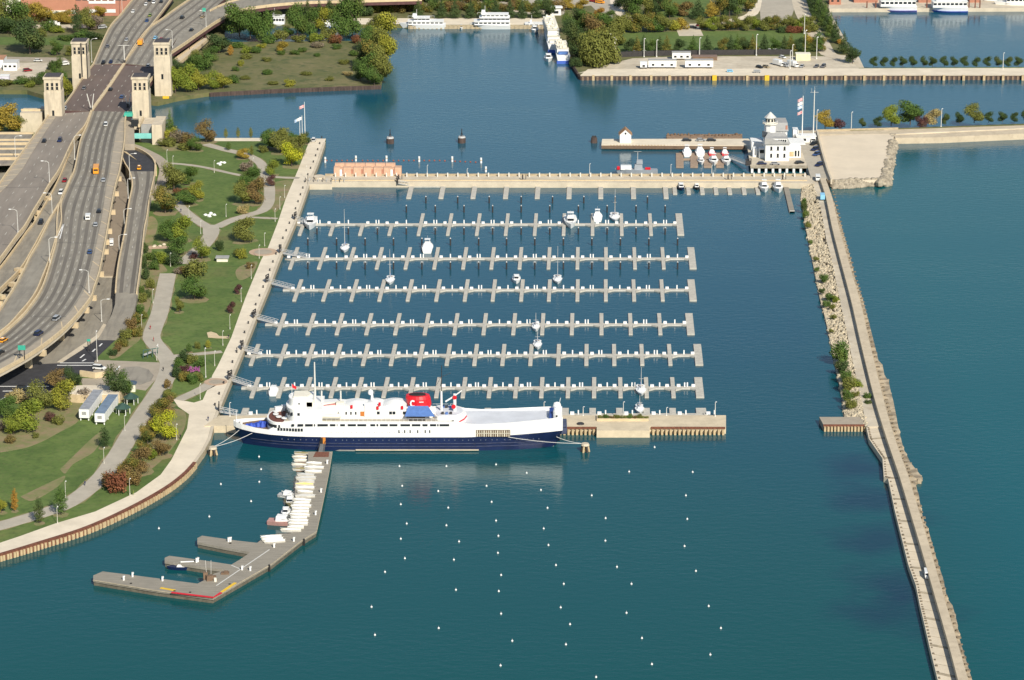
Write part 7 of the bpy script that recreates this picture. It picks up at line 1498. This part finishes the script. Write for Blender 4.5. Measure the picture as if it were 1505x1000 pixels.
grove('on the middle lawns', [(368, 276, 27, 26, 'r', 'green'), (357, 303, 26, 30, 'r', 'olive'), (376, 302, 28, 34, 'r', 'brown'), (366, 285, 30, 20, 'r', 'green'), (357, 316, 17, 12, 'b', 'tan'), (359, 358, 31, 31, 'r', 'olive'), (286, 444, 36, 30, 'r', 'green'), (297, 434, 12, 8, 'b', 'orange'), (288, 412, 34, 24, 'b', 'olive'), (272, 404, 16, 12, 'b', 'brown'), (350, 433, 10, 13, 'r', 'purple'), (340, 461, 11, 15, 'r', 'purple'), (264, 461, 13, 20, 'r', 'olive'), (278, 519, 9, 12, 'o', 'green'), (306, 513, 9, 11, 'o', 'yellow'), (291, 514, 9, 9, 'b', 'olive'), (355, 382, 16, 13, 'b', 'yellow'), (348, 376, 10, 8, 'b', 'olive'), (367, 396, 12, 8, 'b', 'brown')])
grove('between the ramp and bike path', [(213, 374, 10, 14, 'b', 'dark'), (222, 384, 16, 12, 'b', 'green'), (240, 389, 18, 16, 'b', 'bright'), (256, 393, 22, 16, 'b', 'dark'), (212, 396, 9, 17, 'b', 'dark'), (226, 398, 16, 12, 'b', 'green'), (215, 412, 10, 16, 'b', 'dark'), (221, 425, 13, 13, 'b', 'olive'), (208, 432, 8, 10, 'b', 'green'), (211, 446, 11, 13, 'b', 'olive'), (217, 438, 10, 10, 'b', 'dark'), (206, 462, 12, 12, 'b', 'green'), (201, 478, 15, 14, 'b', 'mixed'), (212, 470, 10, 10, 'b', 'olive'), (193, 487, 17, 16, 'b', 'brown'), (201, 497, 17, 14, 'b', 'mixed'), (185, 500, 18, 13, 'b', 'olive'), (180, 511, 17, 11, 'b', 'mixed'), (172, 518, 14, 9, 'b', 'brown'), (166, 524, 12, 8, 'b', 'dark'), (262, 404, 12, 9, 'b', 'grey')])
grove('in the lower flower bed', [(262, 543, 13, 14, 'b', 'green'), (270, 534, 16, 14, 'b', 'dark'), (282, 536, 17, 12, 'b', 'olive'), (294, 541, 15, 12, 'b', 'green'), (259, 556, 13, 15, 'b', 'dark'), (270, 562, 16, 13, 'b', 'mixed'), (283, 566, 15, 12, 'b', 'green'), (293, 562, 14, 11, 'b', 'olive'), (270, 549, 16, 10, 'b', 'purple'), (246, 572, 10, 12, 'b', 'brown')])
fl = MB(); rnd.seed(4)
for k in range(70):
    q = P(rnd.uniform(276, 294), rnd.uniform(541, 547), GZ + .9); fl.box(q.x, q.y, GZ + rnd.uniform(.7, 1.3), .35, .35, .3, rnd.random())
tag(fl.build('flowers', mat('magenta_flowers', (.32, .08, .25), .8, .3, 1)), kind='stuff')
grove('between lower bike path and promenade', [(245, 588, 13, 14, 'r', 'dark'), (250, 598, 18, 22, 'r', 'olive'), (234, 616, 26, 26, 'r', 'mixed'), (246, 612, 20, 24, 'r', 'brown'), (242, 650, 36, 36, 'r', 'lime'), (226, 640, 20, 20, 'r', 'brown'), (217, 656, 24, 26, 'r', 'mixed'), (238, 673, 26, 22, 'r', 'brown'), (224, 679, 14, 18, 'r', 'bright'), (206, 697, 32, 34, 'r', 'brown'), (212, 672, 22, 20, 'r', 'mixed'), (188, 704, 30, 26, 'r', 'mixed'), (171, 727, 34, 28, 'b', 'red'), (181, 716, 26, 24, 'b', 'brown'), (160, 718, 22, 18, 'b', 'brown'), (196, 716, 24, 22, 'b', 'brown')])
grove('on the lower left lawn', [(108, 574, 27, 28, 'r', 'dark'), (61, 608, 38, 38, 'r', 'olive'), (92, 604, 36, 38, 'r', 'yellow'), (86, 577, 32, 26, 'r', 'brown'), (12, 618, 30, 28, 'r', 'green'), (42, 636, 40, 40, 'r', 'bright'), (20, 642, 28, 24, 'r', 'bright'), (74, 621, 15, 12, 'b', 'purple'), (86, 625, 16, 11, 'b', 'olive'), (15, 653, 15, 10, 'b', 'brown'), (52, 645, 10, 7, 'b', 'olive'), (25, 594, 28, 16, 'b', 'tan'), (171, 590, 32, 42, 'r', 'dark'), (184, 584, 22, 32, 'r', 'green'), (124, 592, 22, 16, 'b', 'grey'), (154, 660, 16, 27, 'o', 'dark'), (22, 753, 11, 29, 'o', 'orange'), (2, 756, 16, 20, 'r', 'yellow'), (58, 771, 15, 33, 'o', 'dark'), (90, 759, 19, 36, 'o', 'green'), (0, 634, 16, 12, 'b', 'grey')])
grove('on the river bank left of bridge', [(-2, 196, 30, 32, 'r', 'golden'), (14, 198, 36, 36, 'r', 'golden'), (30, 196, 20, 22, 'r', 'olive'), (8, 245, 20, 10, 'b', 'dark'), (92, 140, 14, 34, 'r', 'green'), (98, 146, 18, 28, 'r', 'yellow'), (84, 120, 18, 30, 'r', 'green'), (66, 118, 22, 9, 'b', 'green'), (54, 126, 24, 10, 'b', 'dark'), (30, 126, 26, 9, 'b', 'green'), (10, 128, 26, 9, 'b', 'olive'), (44, 130, 16, 8, 'b', 'bright'), (78, 104, 16, 11, 'b', 'dark')])
grove('in front of the brick building', [(2, 50, 36, 46, 'r', 'olive'), (22, 52, 38, 48, 'r', 'green'), (12, 54, 40, 26, 'r', 'dark'), (44, 84, 46, 46, 'r', 'dark'), (46, 34, 28, 24, 'r', 'golden'), (62, 36, 30, 26, 'r', 'golden'), (34, 40, 24, 24, 'r', 'olive'), (86, 36, 20, 14, 'r', 'golden'), (98, 37, 20, 18, 'r', 'golden'), (113, 52, 15, 38, 'o', 'dark'), (128, 48, 26, 30, 'r', 'olive'), (142, 46, 20, 20, 'r', 'grey'), (147, 28, 18, 16, 'r', 'golden'), (84, 84, 18, 22, 'r', 'green'), (72, 48, 22, 14, 'b', 'green'), (84, 50, 20, 9, 'b', 'bright'), (118, 60, 26, 12, 'b', 'green'), (140, 62, 26, 12, 'b', 'dark'), (100, 62, 24, 8, 'b', 'green'), (104, 84, 16, 14, 'r', 'olive'), (122, 84, 14, 9, 'b', 'olive'), (60, 56, 16, 12, 'b', 'olive'), (78, 32, 18, 12, 'b', 'dark')])
grove('under and beside the tallest tower', [(258, 140, 25, 36, 'r', 'bright'), (274, 138, 27, 36, 'r', 'bright'), (292, 136, 26, 28, 'r', 'yellow'), (310, 134, 24, 24, 'r', 'bright'), (328, 133, 24, 20, 'r', 'yellow'), (262, 112, 22, 22, 'r', 'dark'), (284, 108, 26, 24, 'r', 'green'), (300, 106, 26, 22, 'b', 'green'), (322, 82, 34, 26, 'r', 'dark'), (310, 92, 26, 20, 'r', 'green'), (290, 96, 20, 18, 'r', 'olive'), (339, 83, 9, 14, 'o', 'orange'), (270, 124, 24, 14, 'b', 'yellow'), (340, 124, 22, 10, 'b', 'green')])
grove('on the rough meadow', [(354, 98, 10, 10, 'b', 'yellow'), (347, 106, 11, 8, 'b', 'dark'), (393, 111, 14, 9, 'b', 'dark'), (425, 129, 16, 12, 'b', 'yellow'), (415, 78, 16, 15, 'r', 'golden'), (413, 82, 12, 8, 'b', 'dark'), (361, 80, 15, 13, 'b', 'bright'), (376, 80, 15, 12, 'b', 'dark'), (363, 88, 16, 9, 'b', 'olive'), (434, 82, 14, 8, 'b', 'dark'), (445, 78, 14, 8, 'b', 'green'), (466, 72, 18, 10, 'b', 'grey'), (466, 84, 9, 6, 'b', 'dark'), (494, 74, 14, 9, 'b', 'green'), (402, 126, 15, 6, 'b', 'brown'), (484, 120, 14, 7, 'b', 'olive'), (350, 72, 18, 10, 'b', 'green'), (392, 92, 14, 7, 'b', 'olive'), (520, 84, 14, 10, 'b', 'green'), (505, 96, 16, 8, 'b', 'olive'), (450, 112, 16, 6, 'b', 'olive'), (512, 112, 15, 7, 'b', 'tan'), (360, 118, 16, 6, 'b', 'brown'), (384, 72, 14, 8, 'b', 'yellow')])
grove('along the slip behind the meadow', [(352, 58, 38, 44, 'r', 'green'), (368, 60, 30, 40, 'r', 'green'), (385, 62, 30, 38, 'w', 'green'), (330, 50, 24, 22, 'r', 'dark'), (404, 36, 18, 18, 'r', 'dark'), (437, 58, 30, 44, 'r', 'green'), (424, 56, 16, 14, 'r', 'green'), (453, 32, 14, 28, 'c', 'dark'), (455, 58, 28, 40, 'r', 'green'), (476, 46, 26, 30, 'r', 'yellow'), (470, 30, 14, 24, 'c', 'dark'), (486, 28, 16, 26, 'c', 'dark'), (500, 60, 34, 54, 'r', 'green'), (518, 56, 34, 52, 'r', 'green'), (510, 30, 26, 28, 'r', 'dark'), (480, 62, 24, 18, 'b', 'olive'), (464, 64, 20, 12, 'b', 'bright'), (494, 66, 18, 12, 'b', 'red'), (524, 66, 14, 12, 'b', 'red'), (412, 62, 22, 14, 'b', 'olive'), (395, 66, 20, 12, 'b', 'green'), (440, 64, 20, 10, 'b', 'olive')])
grove('massed at the meadow tip', [(550, 62, 28, 34, 'r', 'olive'), (563, 72, 34, 46, 'r', 'yellow'), (556, 92, 34, 46, 'r', 'olive'), (567, 104, 30, 46, 'r', 'yellow'), (548, 108, 30, 42, 'r', 'mixed'), (560, 124, 32, 46, 'r', 'olive'), (541, 124, 28, 40, 'r', 'green'), (530, 122, 22, 26, 'r', 'dark'), (536, 100, 26, 32, 'r', 'dark'), (543, 80, 26, 34, 'r', 'green'), (526, 106, 18, 20, 'b', 'dark'), (550, 128, 24, 24, 'r', 'green')])
grove('on the quay behind the far yachts', [(x, 29, 15, 19, 'c', 'dark') for x in (614, 649, 668, 692, 711, 728, 749, 768, 788)] + [(806, 29, 18, 22, 'r', 'dark'), (540, 26, 18, 10, 'b', 'dark')])
grove('in the hedge strip across the top', [(x, 19 - (x - 520) * .01 + (k % 3) * 1.5, 20, 12 + k % 4, 'b', ('brown', 'olive', 'mixed', 'green', 'olive', 'brown')[k % 6]) for k, x in enumerate(range(522, 830, 13))])
grove('beyond the top road', [(x, 4 + (k % 2) * 2, 22, 10 + k % 3, 'b', ('dark', 'mixed', 'green', 'olive', 'brown')[k % 5]) for k, x in enumerate(range(560, 770, 15))])
grove('in the grove right of docked ships', [(838, 52, 24, 28, 'r', 'green'), (842, 70, 30, 34, 'r', 'dark'), (848, 86, 26, 34, 'r', 'dark'), (856, 58, 28, 30, 'r', 'green'), (862, 42, 24, 24, 'r', 'green'), (850, 38, 22, 22, 'r', 'dark'), (873, 62, 30, 34, 'r', 'brown'), (864, 80, 26, 30, 'r', 'green'), (882, 102, 48, 48, 'w', 'olive'), (870, 100, 36, 42, 'w', 'olive'), (893, 98, 34, 40, 'w', 'olive'), (880, 84, 34, 36, 'w', 'mixed'), (905, 66, 26, 34, 'w', 'olive'), (912, 56, 24, 26, 'r', 'olive'), (889, 48, 24, 24, 'r', 'green'), (880, 30, 16, 16, 'r', 'orange'), (835, 16, 18, 16, 'r', 'golden'), (855, 15, 18, 13, 'r', 'golden'), (894, 34, 18, 16, 'r', 'green'), (908, 70, 24, 20, 'r', 'olive'), (846, 100, 18, 12, 'b', 'dark')])
grove('inside the oval drive', [(915, 14, 22, 18, 'r', 'dark'), (924, 22, 24, 24, 'r', 'dark'), (936, 26, 22, 24, 'r', 'green'), (953, 26, 16, 22, 'r', 'olive'), (966, 26, 18, 28, 'r', 'dark'), (948, 8, 22, 12, 'r', 'green'), (976, 18, 17, 14, 'r', 'brown'), (984, 29, 22, 20, 'r', 'green'), (1006, 26, 22, 16, 'r', 'brown'), (1026, 30, 21, 20, 'c', 'dark'), (1045, 29, 15, 18, 'o', 'golden'), (1058, 28, 18, 28, 'r', 'mixed'), (1072, 27, 20, 26, 'r', 'dark'), (1084, 25, 22, 26, 'r', 'green'), (1097, 20, 20, 24, 'r', 'mixed'), (1103, 10, 18, 16, 'r', 'mixed'), (996, 22, 14, 12, 'r', 'mixed'), (1066, 10, 20, 14, 'r', 'green')])
grove('in the row below the oval drive', [(x, 50, 21, 20, 'r', c) for x, c in zip((918, 930, 942, 953, 964, 976), ('olive', 'mixed', 'olive', 'mixed', 'green', 'olive'))] + [(991, 47, 14, 11, 'b', 'yellow'), (1004, 46, 15, 13, 'b', 'golden')] + [(1032 + k * 13.2, 46 + (k % 2), 17, 14 + k % 3, 'r', ('olive', 'bright', 'olive', 'mixed', 'olive')[k % 5]) for k in range(13)])
grove('behind the dark fence', [(x, 79 - (x > 1060) * 1.5, 14, 15 + k % 3, 'c' if k % 3 else 'r', ('dark', 'mixed', 'dark', 'green')[k % 4]) for k, x in enumerate((925, 936, 947, 958, 969, 980, 998, 1019, 1040, 1062, 1074, 1084, 1095, 1106, 1124, 1140, 1152, 1163, 1174, 1185, 1196, 1206))] + [(1187, 77, 15, 18, 'r', 'golden'), (1203, 78, 14, 22, 'o', 'green')])
grove('forming the rusty red hedge', [(1150, 50, 13, 9, 'b', 'dark'), (1160, 50, 14, 9, 'b', 'red'), (1168, 50, 14, 9, 'b', 'red'), (1176, 50, 14, 9, 'b', 'red'), (1184, 50, 14, 10, 'b', 'mixed'), (1194, 49, 16, 12, 'b', 'olive')])
grove('in the dense diagonal conifer row', [(1193, 6, 15, 22, 'c', 'dark'), (1196, 13, 15, 24, 'c', 'dark'), (1199, 20, 15, 24, 'c', 'dark'), (1203, 27, 15, 24, 'c', 'green'), (1207, 34, 15, 24, 'c', 'dark'), (1211, 41, 15, 24, 'c', 'green'), (1216, 48, 15, 24, 'c', 'dark'), (1221, 56, 15, 24, 'c', 'green'), (1227, 65, 15, 24, 'c', 'dark')])
grove('near the basin corner', [(1240, 81, 16, 29, 'c', 'dark'), (1253, 96, 22, 26, 'r', 'dark'), (1234, 66, 7, 7, 'b', 'orange')])
grove('in the far narrow pier row', [(x, 99.5, 12, 13.5, 'r', 'dark') for x in (1283.6, 1299, 1313, 1327, 1341.5, 1358, 1370.7, 1387.6, 1402.5, 1417, 1434.4, 1450.5, 1467, 1481.7, 1496.6, 1511)])
grove('on the south pier', [(1212.5, 192, 24, 22, 'r', 'golden'), (1232, 190.5, 18, 9, 'b', 'purple'), (1267.5, 188.5, 11, 9, 'r', 'dark'), (1289.7, 188, 14, 11, 'r', 'dark'), (1309.6, 188, 25, 25, 'r', 'bright'), (1337.7, 187, 34, 30, 'r', 'green'), (1354, 188.5, 18, 13, 'b', 'purple'), (1370, 186, 22, 20, 'r', 'tan'), (1389.5, 185, 12, 12, 'r', 'dark'), (1410, 184, 13, 12, 'r', 'dark'), (1431.6, 183.5, 25, 23, 'r', 'olive'), (1453, 182, 13, 11, 'r', 'dark'), (1473.3, 181.5, 13, 11, 'r', 'dark'), (1490.4, 181, 11, 10, 'r', 'dark'), (1506, 180, 12, 11, 'r', 'dark')], 3.05)
grove('on the breakwater rubble', [(1182, 302, 7, 9, 'b', 'green'), (1181, 311, 9, 12, 'b', 'dark'), (1184, 321, 10, 10, 'b', 'green'), (1187, 336, 9, 8, 'b', 'olive'), (1191, 359, 7, 5, 'b', 'green'), (1199, 384, 9, 5, 'b', 'olive'), (1212, 416, 13, 11, 'b', 'green'), (1208, 432, 9, 7, 'b', 'dark'), (1219, 443, 13, 9, 'b', 'green'), (1229, 447, 12, 10, 'b', 'bright'), (1214, 452, 12, 8, 'b', 'green'), (1224, 455, 9, 6, 'b', 'olive'), (1234, 535, 24, 28, 'b', 'green'), (1238, 549, 18, 16, 'b', 'dark'), (1243, 562, 16, 14, 'b', 'green'), (1247, 575, 18, 17, 'b', 'olive'), (1260, 574, 18, 13, 'b', 'bright'), (1246, 590, 16, 14, 'b', 'green'), (1250, 602, 16, 12, 'b', 'olive'), (1275, 590, 12, 10, 'b', 'green'), (1276, 598, 11, 8, 'b', 'dark'), (1257, 586, 12, 9, 'b', 'olive'), (1200, 400, 8, 6, 'b', 'green'), (1225, 470, 9, 6, 'b', 'olive'), (1222, 490, 8, 5, 'b', 'olive')], 1.4)
grove('in the stone pier planter', [(884 + k * 8, 618, 11, 5 + k % 2 * 2, 'b', ('olive', 'green', 'brown', 'olive')[k % 4]) for k in range(9)], 2.6)
